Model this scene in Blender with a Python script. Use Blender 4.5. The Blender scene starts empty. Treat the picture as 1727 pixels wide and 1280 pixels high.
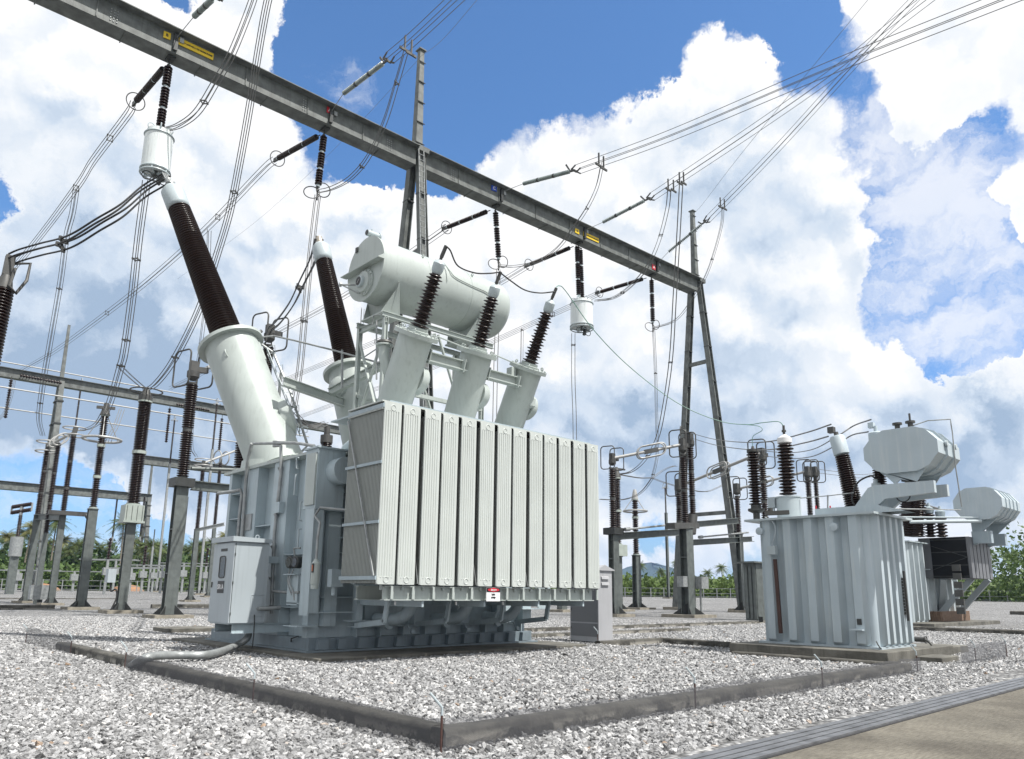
import bpy, math, random
from mathutils import Vector, Matrix
random.seed(7)
V = Vector
C = bpy.context.scene.collection
SC = bpy.context.scene

# ------------------------------------------------------------------ camera
FL, CX, CY = 1261.0, 863.5, 731.2          # focal length and optical centre, photo pixels
PITCH, ROLL, YAW = math.radians(12.05), math.radians(.675), math.radians(47.15)
EYE = V((0, 0, 1.45))
def _cam():
    cp, sp = math.cos(PITCH), math.sin(PITCH)
    fw = V((0, cp, sp)); up = V((0, -sp, cp)); rt = V((1, 0, 0))
    cr, sr = math.cos(ROLL), math.sin(ROLL)
    r2 = rt*cr + up*sr; u2 = -rt*sr + up*cr
    ca, sa = math.cos(YAW), math.sin(YAW)
    # yard axes: +X runs along the front of the transformers, +Y away across the yard
    toy = lambda v: V((v.x*sa + v.y*ca, -v.x*ca + v.y*sa, v.z))
    return toy(r2), toy(u2), toy(fw)
RT, UP, FW = _cam()
def at(x, y, X=None, Y=None, Z=None):
    """position taken from image pixels: the point of the yard seen at photo pixel x, y on the plane X=, Y= or Z="""
    d = RT*((x-CX)/FL) - UP*((y-CY)/FL) + FW
    if X is not None: t = X/d.x
    elif Y is not None: t = Y/d.y
    else: t = (Z-EYE.z)/d.z
    return EYE + d*t
def hz(x, y, P):
    d = RT*((x-CX)/FL) - UP*((y-CY)/FL) + FW
    return EYE.z + d.z*(P[0]*d.x+P[1]*d.y)/(d.x*d.x+d.y*d.y)
cam = bpy.data.objects.new('camera', bpy.data.cameras.new('camera')); C.objects.link(cam)
cam.matrix_world = Matrix.Translation(EYE) @ Matrix((RT, UP, -FW)).transposed().to_4x4()
cam.data.sensor_width = 36; cam.data.lens = FL/1727*36
cam.data.shift_x = 0; cam.data.shift_y = (CY-640)/1727
cam.data.clip_end = 20000; cam.data.clip_start = .05
SC.camera = cam

# ------------------------------------------------------------------ materials
def mat(name, col, rough=.5, metal=0, var=.12, scale=3, streak=0, bump=0, bscale=40, spec=.5, dirt=None, coat=0):
    m = bpy.data.materials.new(name); m.use_nodes = True
    nt = m.node_tree; N = nt.nodes; L = nt.links
    b = N['Principled BSDF']
    b.inputs['Roughness'].default_value = rough; b.inputs['Metallic'].default_value = metal
    b.inputs['Specular IOR Level'].default_value = spec
    if coat: b.inputs['Coat Weight'].default_value = coat
    tc = N.new('ShaderNodeTexCoord')
    no = N.new('ShaderNodeTexNoise'); no.inputs['Scale'].default_value = scale; no.inputs['Detail'].default_value = 6
    L.new(tc.outputs['Object'], no.inputs['Vector'])
    r = N.new('ShaderNodeValToRGB')
    r.color_ramp.elements[0].position = .3; r.color_ramp.elements[1].position = .7
    r.color_ramp.elements[0].color = tuple(c*(1-var) for c in col)+(1,)
    r.color_ramp.elements[1].color = tuple(min(1, c*(1+var*.7)) for c in col)+(1,)
    L.new(no.outputs['Fac'], r.inputs['Fac'])
    out = r.outputs['Color']
    if streak:
        mp = N.new('ShaderNodeMapping'); mp.inputs['Scale'].default_value = (9, 9, .45)
        n2 = N.new('ShaderNodeTexNoise'); n2.inputs['Scale'].default_value = 1.6; n2.inputs['Detail'].default_value = 5
        L.new(tc.outputs['Object'], mp.inputs['Vector']); L.new(mp.outputs['Vector'], n2.inputs['Vector'])
        r2 = N.new('ShaderNodeValToRGB'); r2.color_ramp.elements[0].position = .52; r2.color_ramp.elements[1].position = .78
        L.new(n2.outputs['Fac'], r2.inputs['Fac'])
        mx = N.new('ShaderNodeMix'); mx.data_type = 'RGBA'
        mm = N.new('ShaderNodeMath'); mm.operation = 'MULTIPLY'; mm.inputs[1].default_value = streak
        L.new(r2.outputs['Color'], mm.inputs[0]); L.new(mm.outputs[0], mx.inputs['Factor'])
        L.new(out, mx.inputs['A']); mx.inputs['B'].default_value = (dirt or tuple(c*.55 for c in col))+(1,)
        out = mx.outputs['Result']
    L.new(out, b.inputs['Base Color'])
    if bump:
        n3 = N.new('ShaderNodeTexNoise'); n3.inputs['Scale'].default_value = bscale; n3.inputs['Detail'].default_value = 4
        L.new(tc.outputs['Object'], n3.inputs['Vector'])
        bp = N.new('ShaderNodeBump'); bp.inputs['Strength'].default_value = bump; bp.inputs['Distance'].default_value = .02
        L.new(n3.outputs['Fac'], bp.inputs['Height']); L.new(bp.outputs['Normal'], b.inputs['Normal'])
    return m
M = {
 'paint':   mat('pale_green_grey_paint', (.385, .425, .405), .40, var=.10, scale=1.1, streak=.45, dirt=(.26,.285,.27)),
 'paintb':  mat('blue_grey_paint', (.30, .365, .40), .42, var=.10, scale=1.5, streak=.55, dirt=(.42, .47, .47)),
 'cub2':    mat('light_grey_cubicle_paint', (.36, .365, .38), .45, var=.06, scale=1, streak=.25),
 'skid':    mat('dark_blue_grey_skid_paint', (.17, .21, .235), .5, var=.15, scale=3, streak=.5, dirt=(.11, .13, .14)),
 'blueg':   mat('shunt_tank_paint', (.40, .465, .50), .42, var=.08, scale=1.2, streak=.75, dirt=(.50, .54, .54)),
 'tankp':   mat('grey_tank_paint', (.385, .455, .485), .42, var=.13, scale=1.7, streak=.6, dirt=(.27, .315, .33)),
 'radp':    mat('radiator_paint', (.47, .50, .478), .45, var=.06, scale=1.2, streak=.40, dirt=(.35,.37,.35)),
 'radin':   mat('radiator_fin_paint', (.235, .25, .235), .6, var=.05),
 'white':   mat('white_paint', (.40, .455, .475), .4, var=.06),
 'galv':    mat('galvanised_steel', (.30, .315, .315), .45, .35, var=.25, scale=6, streak=.4),
 'gpost':   mat('weathered_grey_steel', (.115, .13, .125), .5, .15, var=.25, scale=3, streak=.5, dirt=(.06, .065, .062)),
 'dark':    mat('dark_grey_steel', (.045, .048, .047), .5, .3, var=.2, scale=4),
 'beam':    mat('girder_steel', (.13, .14, .135), .6, .0, var=.42, scale=1.6, streak=.75, dirt=(.07, .075, .072)),
 'porc':    mat('brown_porcelain', (.016, .0065, .005), .28, var=.2, scale=5, spec=.45),
 'glass':   mat('grey_green_glass_insulator', (.22, .255, .25), .2, var=.1, spec=.6),
 'wire':    mat('aluminium_conductor', (.13, .128, .125), .55, .2, var=.1),
 'black':   mat('black_cable', (.018, .018, .018), .5, var=.1),
 'green':   mat('green_grey_wire', (.10, .22, .17), .5, var=.1),
 'alu':     mat('aluminium_tube', (.36, .36, .35), .5, .2, var=.12),
 'fit':     mat('dark_cast_fitting', (.075, .075, .072), .55, .3, var=.2),
 'conc':    mat('weathered_concrete', (.125, .12, .104), .9, var=.45, scale=2.2, streak=.7, dirt=(.055, .052, .043), bump=.5, bscale=25),
 'kerb':    mat('stained_kerb_concrete', (.072, .069, .060), .92, var=.6, scale=3.2, streak=.6, dirt=(.125,.12,.105), bump=1.0, bscale=16),
 'foot':    mat('footing_concrete', (.24, .22, .18), .9, var=.35, scale=3, bump=.4),
 'yellow':  mat('yellow_sign', (.72, .50, .02), .5, var=.03),
 'red':     mat('red_sign', (.50, .015, .03), .5, var=.03),
 'blue':    mat('blue_sign', (.02, .07, .42), .5, var=.03),
 'black_p': mat('black_plate', (.012, .012, .013), .4, var=.02),
 'white_p': mat('white_lettering', (.68, .68, .68), .5, var=.02),
 'pane':    mat('dark_window_glass', (.02, .022, .02), .08, var=.02, spec=.8),
 'rust':    mat('rusty_rod', (.07, .034, .028), .8, var=.3, scale=20),
 'cubg':    mat('grey_cubicle_paint', (.37, .415, .44), .45, var=.06, scale=1, streak=.3),
 'cubd':    mat('grey_cubicle_door_paint', (.14, .145, .155), .5, var=.06, scale=1),
 'cream':   mat('cream_box_paint', (.33, .37, .34), .5, var=.1),
 'drad':    mat('dark_radiator_paint', (.016, .017, .019), .8, var=.1, spec=.15),
 'wood':    mat('wooden_slats', (.27, .19, .14), .8, var=.25, scale=8),
 'steelg':  mat('drain_steel', (.17, .175, .185), .45, .4, var=.35, scale=5),
 'slot':    mat('drain_slot_dark', (.03, .03, .032), .8, var=.1),
 'brownd':  mat('brown_terminal_strip', (.06, .03, .025), .6, var=.2),
 'amber':   mat('amber_silica_gel', (.35, .08, .01), .3, var=.2),
 'orange':  mat('orange_soil', (.24, .13, .07), .9, var=.3, scale=.2),
}
def kerbmat():
    m = M['kerb']; nt = m.node_tree; N = nt.nodes; L = nt.links; b = N['Principled BSDF']; tc = N.new('ShaderNodeTexCoord')
    n = N.new('ShaderNodeTexNoise'); n.inputs['Scale'].default_value = 1.7; n.inputs['Detail'].default_value = 9; n.inputs['Roughness'].default_value = .68; L.new(tc.outputs['Object'], n.inputs['Vector'])
    r = N.new('ShaderNodeValToRGB'); e = r.color_ramp.elements; e[0].position = .49; e[0].color = (0,0,0,1); e[1].position = .53; e[1].color = (1,1,1,1); L.new(n.outputs['Fac'], r.inputs['Fac'])
    sp = N.new('ShaderNodeSeparateXYZ'); L.new(tc.outputs['Object'], sp.inputs[0]); q = N.new('ShaderNodeMapRange'); q.inputs['From Min'].default_value = .13; q.inputs['From Max'].default_value = .07; L.new(sp.outputs[2], q.inputs['Value'])
    mu = N.new('ShaderNodeMath'); mu.operation = 'MULTIPLY'; L.new(r.outputs['Color'], mu.inputs[0]); L.new(q.outputs[0], mu.inputs[1])
    mx = N.new('ShaderNodeMix'); mx.data_type = 'RGBA'; L.new(mu.outputs[0], mx.inputs['Factor']); L.new(b.inputs['Base Color'].links[0].from_socket, mx.inputs['A']); mx.inputs['B'].default_value = (.23,.22,.195,1)
    L.new(mx.outputs['Result'], b.inputs['Base Color'])
kerbmat()
def ng_road():
    m = mat('brown_concrete_road', (.155, .143, .118), .9, var=.22, scale=.9, bump=.35, bscale=60)
    nt = m.node_tree; N = nt.nodes; L = nt.links; b = N['Principled BSDF']
    tc = N.new('ShaderNodeTexCoord'); mp = N.new('ShaderNodeMapping'); mp.inputs['Scale'].default_value = (1.2, 7, 1)
    L.new(tc.outputs['Object'], mp.inputs['Vector'])
    n = N.new('ShaderNodeTexNoise'); n.inputs['Scale'].default_value = 6; n.inputs['Detail'].default_value = 7
    L.new(mp.outputs['Vector'], n.inputs['Vector'])
    mx = N.new('ShaderNodeMix'); mx.data_type = 'RGBA'; mx.blend_type = 'MULTIPLY'; mx.inputs['Factor'].default_value = .7
    r = N.new('ShaderNodeValToRGB'); r.color_ramp.elements[0].position = .35; r.color_ramp.elements[1].position = .65
    r.color_ramp.elements[0].color = (.55, .54, .52, 1); r.color_ramp.elements[1].color = (1.1, 1.1, 1.1, 1)
    L.new(n.outputs['Fac'], r.inputs['Fac'])
    old = b.inputs['Base Color'].links[0].from_socket
    L.new(old, mx.inputs['A']); L.new(r.outputs['Color'], mx.inputs['B']); L.new(mx.outputs['Result'], b.inputs['Base Color'])
    vo = N.new('ShaderNodeTexNoise'); vo.inputs['Scale'].default_value = .55; vo.inputs['Detail'].default_value = 8; vo.inputs['Roughness'].default_value = .7; L.new(tc.outputs['Object'], vo.inputs['Vector'])
    r3 = N.new('ShaderNodeValToRGB'); r3.color_ramp.elements[0].position = .40; r3.color_ramp.elements[0].color = (.62,.60,.58,1); r3.color_ramp.elements[1].position = .62; r3.color_ramp.elements[1].color = (1.12,1.12,1.10,1); L.new(vo.outputs['Fac'], r3.inputs['Fac'])
    m2 = N.new('ShaderNodeMix'); m2.data_type = 'RGBA'; m2.blend_type = 'MULTIPLY'; m2.inputs['Factor'].default_value = 1; L.new(mx.outputs['Result'], m2.inputs['A']); L.new(r3.outputs['Color'], m2.inputs['B']); L.new(m2.outputs['Result'], b.inputs['Base Color'])
    return m
M['road'] = ng_road()

# ------------------------------------------------------------------ mesh builder
class MB:
    def __init__(s): s.v = []; s.f = []; s.g = []
    def mark(s): s.g.append((len(s.v), len(s.f)))
    def add(s, vs, fs):
        s.mark(); o = len(s.v); s.v += [tuple(p) for p in vs]; s.f += [tuple(i+o for i in f) for f in fs]; return s
    def box(s, x0, x1, y0, y1, z0, z1):
        return s.add([(x0,y0,z0),(x1,y0,z0),(x1,y1,z0),(x0,y1,z0),(x0,y0,z1),(x1,y0,z1),(x1,y1,z1),(x0,y1,z1)],
            [(0,3,2,1),(4,5,6,7),(0,1,5,4),(1,2,6,5),(2,3,7,6),(3,0,4,7)])
    def bar(s, a, b, w, h=None, up=(0,0,1), w1=None, h1=None):
        a = V(a); b = V(b); h = w if h is None else h; w1 = w if w1 is None else w1; h1 = h if h1 is None else h1
        d = (b-a).normalized(); u = V(up)
        if abs(d.dot(u)) > .98: u = V((0,1,0))
        sd = d.cross(u).normalized(); u = sd.cross(d)
        vs = []
        for p, ww, hh in ((a, w, h), (b, w1, h1)):
            for i, j in ((-1,-1),(1,-1),(1,1),(-1,1)): vs.append(p+sd*(i*ww/2)+u*(j*hh/2))
        return s.add(vs, [(0,3,2,1),(4,5,6,7),(0,1,5,4),(1,2,6,5),(2,3,7,6),(3,0,4,7)][:0] + [(0,1,2,3),(7,6,5,4),(0,4,5,1),(1,5,6,2),(2,6,7,3),(3,7,4,0)])
    def ibeam(s, a, b, w, h, t=.03, up=(0,0,1)):
        a = V(a); b = V(b); d = (b-a).normalized(); u = V(up)
        if abs(d.dot(u)) > .98: u = V((0,1,0))
        sd = d.cross(u).normalized(); u = sd.cross(d)
        s.bar(a+u*(h/2-t/2), b+u*(h/2-t/2), w, t, up); s.bar(a-u*(h/2-t/2), b-u*(h/2-t/2), w, t, up)
        return s.bar(a, b, t, h-2*t, up)
    def lathe(s, a, d, prof, n=24, cap=True):
        a = V(a); d = V(d).normalized(); u = V((0,0,1)) if abs(d.z) < .9 else V((1,0,0))
        e = d.cross(u).normalized(); g = d.cross(e)
        s.mark(); o = len(s.v); cs = [(math.cos(2*math.pi*i/n), math.sin(2*math.pi*i/n)) for i in range(n)]
        for (t, r) in prof:
            for c, q in cs: s.v.append(tuple(a+d*t+e*(r*c)+g*(r*q)))
        for k in range(len(prof)-1):
            for i in range(n):
                j = (i+1) % n; s.f.append((o+k*n+i, o+k*n+j, o+(k+1)*n+j, o+(k+1)*n+i))
        if cap:
            if prof[0][1] > 1e-4: s.f.append(tuple(o+i for i in range(n))[::-1])
            if prof[-1][1] > 1e-4: s.f.append(tuple(o+(len(prof)-1)*n+i for i in range(n)))
        return s
    def cyl(s, a, b, r, r1=None, n=20):
        a = V(a); b = V(b); return s.lathe(a, b-a, [(0, r), ((b-a).length, r if r1 is None else r1)], n)
    def tube(s, pts, r, n=8, closed=False):
        s.mark(); pts = [V(p) for p in pts]; o = len(s.v); m = len(pts); ref = None
        for i, p in enumerate(pts):
            q0 = pts[(i-1) % m] if (closed or i > 0) else p; q1 = pts[(i+1) % m] if (closed or i < m-1) else p
            d = (q1-q0).normalized()
            if ref is None:
                ref = d.orthogonal().normalized()
            ref = (ref - d*ref.dot(d)).normalized(); g = d.cross(ref)
            for k in range(n):
                c = 2*math.pi*k/n; s.v.append(tuple(p+ref*(r*math.cos(c))+g*(r*math.sin(c))))
        for i in range(m if closed else m-1):
            for k in range(n):
                j = (k+1) % n; a0 = o+i*n; b0 = o+((i+1) % m)*n
                s.f.append((a0+k, a0+j, b0+j, b0+k))
        if not closed:
            s.f.append(tuple(o+k for k in range(n))[::-1]); s.f.append(tuple(o+(m-1)*n+k for k in range(n)))
        return s
    def ring(s, c, ax, R, r, n=28, m=6, sx=1, sy=1, e=None):
        c = V(c); ax = V(ax).normalized(); e = ax.orthogonal().normalized() if e is None else V(e).normalized(); g = ax.cross(e)
        return s.tube([c+e*(R*sx*math.cos(2*math.pi*i/n))+g*(R*sy*math.sin(2*math.pi*i/n)) for i in range(n)], r, m, True)
    def rrect(s, c, e, g, w, h, r, t=.03, m=6):
        """rounded rectangular loop (corona frame)"""
        c = V(c); e = V(e).normalized(); g = V(g).normalized(); pts = []
        for (sx, sy, a0) in ((1,1,0),(-1,1,90),(-1,-1,180),(1,-1,270)):
            for k in range(5):
                a = math.radians(a0+k*22.5)
                pts.append(c+e*(sx*(w/2-r)+r*math.cos(a))+g*(sy*(h/2-r)+r*math.sin(a)))
        return s.tube(pts, t, m, True)
    def poly(s, pts, ext):
        """flat polygon thickened by vector ext"""
        s.mark(); pts = [V(p) for p in pts]; ext = V(ext); n = len(pts); o = len(s.v)
        nr = (pts[1]-pts[0]).cross(pts[2]-pts[1])
        if nr.dot(ext) > 0: pts = pts[::-1]
        s.v += [tuple(p) for p in pts]+[tuple(p+ext) for p in pts]
        s.f.append(tuple(o+i for i in range(n))); s.f.append(tuple(o+n+i for i in range(n))[::-1])
        for i in range(n):
            j = (i+1) % n; s.f.append((o+i, o+n+i, o+n+j, o+j))
        return s
    def insul(s, a, b, rc, rs, n=24, pitch=.09, rs2=None, m=None, rc1=None, rs1=None):
        """porcelain with sheds from a to b (tapering to rc1/rs1)"""
        a = V(a); b = V(b); Lg = (b-a).length; k = m or max(3, int(Lg/pitch)); prof = []
        rc1 = rc if rc1 is None else rc1; rs1 = rs if rs1 is None else rs1; st = Lg/k
        for i in range(k):
            t = i/k; c = rc+(rc1-rc)*t; q = rs+(rs1-rs)*t
            if rs2 and i % 2: q = q*rs2
            prof += [(i*st+st*.02, c), (i*st+st*.30, q*.985), (i*st+st*.42, q), (i*st+st*.55, q*.98), (i*st+st*.80, c)]
        prof.append((Lg, rc1))
        return s.lathe(a, b-a, prof, n)
    SPLIT = {'radiator_strap','stiffener_plate','header_tube','jacking_bracket','joint_flange','ladder_rung','lifting_lug','round_boss','nameplate','louvre','diaphragm','splice_plate','red_vent_cap','vent_plug','gauge_hose','top_pipe','wooden_slats_','box_seam','hinge','gauge_bracket_'}
    def build(s, name, m, parent=None, smooth=True, label=None, angle=38, mesh_only=False):
        if name in s.SPLIT and len(s.g) > 1:
            out = None; g = s.g+[(len(s.v), len(s.f))]
            for (v0, f0), (v1, f1) in zip(g, g[1:]):
                q = MB(); q.v = s.v[v0:v1]; q.f = [tuple(i-v0 for i in f) for f in s.f[f0:f1]]
                o = q.build(name, m, parent, smooth, label, angle); out = out or o
            return out
        me = bpy.data.meshes.new(name)
        off = V(parent['org']) if parent is not None and 'org' in parent else V((0,0,0))
        me.from_pydata([tuple(V(p)-off) for p in s.v], [], s.f); me.update()
        if isinstance(m, (list, tuple)):
            for q in m: me.materials.append(q)
        else: me.materials.append(m)
        if smooth and len(me.polygons):
            me.polygons.foreach_set('use_smooth', [True]*len(me.polygons)); me.set_sharp_from_angle(angle=math.radians(angle))
        o = bpy.data.objects.new(name, me); C.objects.link(o)
        if parent is not None:
            o.parent = parent; o['org'] = tuple(off)
        if label: o['label'] = label
        return o
def sub(o):   # children of a part share the thing's origin
    return o
def tag(o, label, cat, group=None):
    o['label'] = label; o['category'] = cat
    if group: o['group'] = group
    return o
def thing(name, loc, label, cat, group=None):
    o = bpy.data.objects.new(name, None); C.objects.link(o); o.empty_display_size = .3
    o.location = loc; o['org'] = tuple(loc); return tag(o, label, cat, group)
def one(mb, name, m, label, cat, group=None, loc=None, **k):
    """a thing that is a single mesh with its origin at loc"""
    loc = V(loc) if loc is not None else V(mb.v[0]); mb.v = [tuple(V(p)-loc) for p in mb.v]
    o = mb.build(name, m, None, **k); o.location = loc; return tag(o, label, cat, group)
def struct(mb, name, m, kind='structure', **k):
    o = mb.build(name, m, None, **k); o['kind'] = kind; return o
def text(s, m, parent, o, e, u, size, name='lettering', thick=.004, align='CENTER'):
    """lettering laid on a sign: o centre, e reading direction, u up"""
    cu = bpy.data.curves.new(name, 'FONT'); cu.body = s; cu.size = size; cu.extrude = thick; cu.align_x = align; cu.align_y = 'CENTER'; cu.offset = size*.025
    t = bpy.data.objects.new(name, cu); C.objects.link(t)
    e = V(e).normalized(); u = V(u).normalized(); n = e.cross(u)
    off = V(parent['org']) if 'org' in parent else V((0,0,0))
    t.matrix_world = Matrix.Translation(V(o)-off) @ Matrix((e, u, n)).transposed().to_4x4()
    cu.materials.append(m); t.parent = parent; return t
def arc(p0, p1, p2, n=12):
    p0, p1, p2 = V(p0), V(p1), V(p2)
    return [p0*(1-t)**2+p1*(2*t*(1-t))+p2*t*t for t in [i/n for i in range(n+1)]]
def crom(pts, n=8):
    """smooth curve through points"""
    P = [V(p) for p in pts]; P = [P[0]*2-P[1]]+P+[P[-1]*2-P[-2]]; out = []
    for i in range(1, len(P)-2):
        for k in range(n):
            t = k/n; a, b, c, d = P[i-1], P[i], P[i+1], P[i+2]
            out.append((b*2+(c-a)*t+(a*2-b*5+c*4-d)*t*t+(-a+b*3-c*3+d)*t**3)*.5)
    out.append(P[-2]); return out
# ------------------------------------------------------------------ ground
def gz(x, y):
    r = math.hypot(x, y); t = min(1, max(0, (r-70)/85)); return 1.0*t*t*(3-2*t)
def gravel_mat(name, stones=False):
    m = bpy.data.materials.new(name); m.use_nodes = True; nt = m.node_tree; N = nt.nodes; L = nt.links; b = N['Principled BSDF']
    b.inputs['Roughness'].default_value = .85; b.inputs['Specular IOR Level'].default_value = .3
    r = N.new('ShaderNodeValToRGB'); cr = r.color_ramp; cr.interpolation = 'LINEAR'
    cols = [(0, (.075,.075,.076)), (.08, (.15,.15,.15)), (.33, (.235,.236,.236)), (.66, (.325,.326,.327)), (.90, (.445,.446,.447)), (.989, (.60,.595,.58)), (.998, (.27,.19,.13))]
    cr.elements[0].position = cols[0][0]; cr.elements[0].color = cols[0][1]+(1,)
    cr.elements[1].position = cols[-1][0]; cr.elements[1].color = cols[-1][1]+(1,)
    for p, c in cols[1:-1]:
        e = cr.elements.new(p); e.color = c+(1,)
    tc = N.new('ShaderNodeTexCoord')
    if stones:
        oi = N.new('ShaderNodeObjectInfo'); L.new(oi.outputs['Random'], r.inputs['Fac'])
        n = N.new('ShaderNodeTexNoise'); n.inputs['Scale'].default_value = 2.6; n.inputs['Detail'].default_value = 6
        L.new(tc.outputs['Object'], n.inputs['Vector'])
        mx = N.new('ShaderNodeMix'); mx.data_type = 'RGBA'; mx.blend_type = 'MULTIPLY'; mx.inputs['Factor'].default_value = 1
        r2 = N.new('ShaderNodeValToRGB'); r2.color_ramp.elements[0].position = .36; r2.color_ramp.elements[0].color = (.80,.80,.81,1)
        r2.color_ramp.elements[1].position = .6; r2.color_ramp.elements[1].color = (1,1,1,1)
        L.new(n.outputs['Fac'], r2.inputs['Fac']); L.new(r.outputs['Color'], mx.inputs['A']); L.new(r2.outputs['Color'], mx.inputs['B'])
        L.new(mx.outputs['Result'], b.inputs['Base Color'])
        bp = N.new('ShaderNodeBump'); bp.inputs['Strength'].default_value = .2; bp.inputs['Distance'].default_value = .1
        L.new(n.outputs['Fac'], bp.inputs['Height']); L.new(bp.outputs['Normal'], b.inputs['Normal'])
    else:
        vo = N.new('ShaderNodeTexVoronoi'); vo.inputs['Scale'].default_value = 13; L.new(tc.outputs['Object'], vo.inputs['Vector'])
        sp = N.new('ShaderNodeSeparateColor'); L.new(vo.outputs['Color'], sp.inputs['Color']); L.new(sp.outputs['Red'], r.inputs['Fac'])
        mr = N.new('ShaderNodeMapRange'); mr.inputs['From Min'].default_value = .25; mr.inputs['From Max'].default_value = .75
        mr.inputs['To Min'].default_value = 1.0; mr.inputs['To Max'].default_value = .35
        L.new(vo.outputs['Distance'], mr.inputs['Value'])
        n = N.new('ShaderNodeTexNoise'); n.inputs['Scale'].default_value = .25; n.inputs['Detail'].default_value = 5
        L.new(tc.outputs['Object'], n.inputs['Vector'])
        mr2 = N.new('ShaderNodeMapRange'); mr2.inputs['From Min'].default_value = .3; mr2.inputs['From Max'].default_value = .7
        mr2.inputs['To Min'].default_value = .82; mr2.inputs['To Max'].default_value = 1.1
        L.new(n.outputs['Fac'], mr2.inputs['Value'])
        mu = N.new('ShaderNodeMath'); mu.operation = 'MULTIPLY'; L.new(mr.outputs[0], mu.inputs[0]); L.new(mr2.outputs[0], mu.inputs[1])
        mx = N.new('ShaderNodeMix'); mx.data_type = 'RGBA'; mx.blend_type = 'MULTIPLY'; mx.inputs['Factor'].default_value = 1
        L.new(r.outputs['Color'], mx.inputs['A']); L.new(mu.outputs[0], mx.inputs['B']); L.new(mx.outputs['Result'], b.inputs['Base Color'])
        bp = N.new('ShaderNodeBump'); bp.inputs['Strength'].default_value = 1; bp.inputs['Distance'].default_value = .05; bp.invert = True
        L.new(vo.outputs['Distance'], bp.inputs['Height']); L.new(bp.outputs['Normal'], b.inputs['Normal'])
    return m
M['gravel'] = gravel_mat('gravel_bed'); M['stone'] = gravel_mat('crushed_stone', True)
M['grass'] = mat('rough_grass', (.10, .13, .035), .95, var=.5, scale=.12, bump=.5, bscale=2)
g = MB(); rs = [0, 12, 30, 50, 70, 80, 90, 100, 110, 120, 130, 140, 150, 160, 166, 175, 260, 600, 1500, 3000, 5000]; na = 72
for r in rs[1:]:
    for i in range(na):
        a = 2*math.pi*i/na; x, y = r*math.cos(a), r*math.sin(a); g.v.append((x, y, gz(x, y)))
g.v.append((0,0,0)); c0 = len(g.v)-1
for i in range(na): g.f.append((c0, i, (i+1) % na))
for k in range(len(rs)-2):
    for i in range(na):
        j = (i+1) % na; g.f.append((k*na+i, (k+1)*na+i, (k+1)*na+j, k*na+j))
gr = struct(g, 'ground', [M['gravel'], M['grass']], smooth=False)
for i, p in enumerate(gr.data.polygons):
    if i >= na*(1+13): p.material_index = 1

# road along the drain
rd = MB().box(-30, 70, -16, 3.72, -.2, .004); struct(rd, 'road', M['road'])
# steel covered drain
t = thing('drain_channel', (12, 3.95, 0), 'long steel slotted drain channel between the gravel and the brown concrete road', 'drain')
MB().box(-30, 70, 3.72, 4.20, -.1, .012).build('channel_frame', M['slot'], t)
for k in range(4):
    y = 3.745+k*.113
    b = MB(); xx = -30
    b.box(-30, 70, y, y+.088, .013, .032)
    b.build('grate_bar', M['steelg'], t)
KZ = .18
def kerb(x0, x1, y0, y1, label, z=KZ, m='kerb'):
    """cast kerb with a rough rounded top edge"""
    b = MB(); lx = x1-x0; ly = y1-y0; n = max(2, int(max(lx, ly)/.16)); alx = lx > ly; w = min(lx, ly)
    rnd = random.Random(int(x0*7+y0*13)); sec = [(-.0,-.15),(0,.78),(.09,.95),(.2,1),(.8,1),(.93,.94),(1,.75),(1,-.15)]; rows = []
    for i in range(n+1):
        t = i/n; row = []
        for (u, h) in sec:
            ww = u*w+(rnd.uniform(-.006,.006) if h > 0 else 0); zz = z*h+(rnd.uniform(-.006,.005) if h > 0 else -.05)
            row.append((x0+lx*t, y0+ww, zz) if alx else (x0+ww, y0+ly*t, zz))
        rows.append(row)
    m_ = len(sec)
    for r_ in rows: b.v += r_
    for i in range(n):
        for k in range(m_-1):
            a = i*m_+k; f = (a, a+1, a+m_+1, a+m_)
            b.f.append(f if not alx else f)
    b.f.append(tuple(range(m_))); b.f.append(tuple(n*m_+k for k in range(m_))[::-1])
    return one(b, 'concrete_kerb', M[m], label, 'kerb', 'concrete kerbs round the gravel beds', loc=((x0+x1)/2, (y0+y1)/2, 0), angle=50)
kerb(4.68, 16.42, 5.92, 6.16, 'stained concrete kerb nearest the road, in front of the big transformer')
kerb(4.68, 4.92, 6.165, 21.0, 'long low concrete kerb running back from the near corner under the grey hose')
kerb(16.18, 16.42, 6.165, 9.8, 'short concrete kerb running back beside the front plinth of the blue grey transformer')
kerb(16.42, 19.3, 14.0, 14.22, 'low concrete kerb to the right of the grey cubicle foot')
kerb(19.31, 19.53, 11.8, 14.22, 'low concrete kerb behind the left end of the blue grey transformer plinth')
kerb(18.6, 44, 21.0, 21.25, 'pale kerb crossing the gravel behind the grey cubicle', .16)
kerb(17, 27, 18.2, 18.42, 'kerb just behind the right end of the big transformer', .14)
kerb(-14, 13, 60, 60.4, 'distant kerb in front of the leftmost disconnector posts', .3)
kerb(20, 45, 62, 62.4, 'distant kerb behind the control cabinet of the big transformer', .3)
kerb(12.2, 27, 95, 95.5, 'far thin kerb crossing the gravel between the left posts', .35)
a = at(1545, 1056, Z=.2); b_ = at(1727, 1064, Z=.2)
kerb(a.x-.2, a.x+.2, b_.y-3, a.y+1, 'dark kerb behind the blue grey transformer running to the right', .2)
a = at(1703, 1034, Z=.2); kerb(a.x, a.x+.5, a.y-12, a.y, 'far dark kerb at the right edge in front of the bushes', .4)
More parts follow.
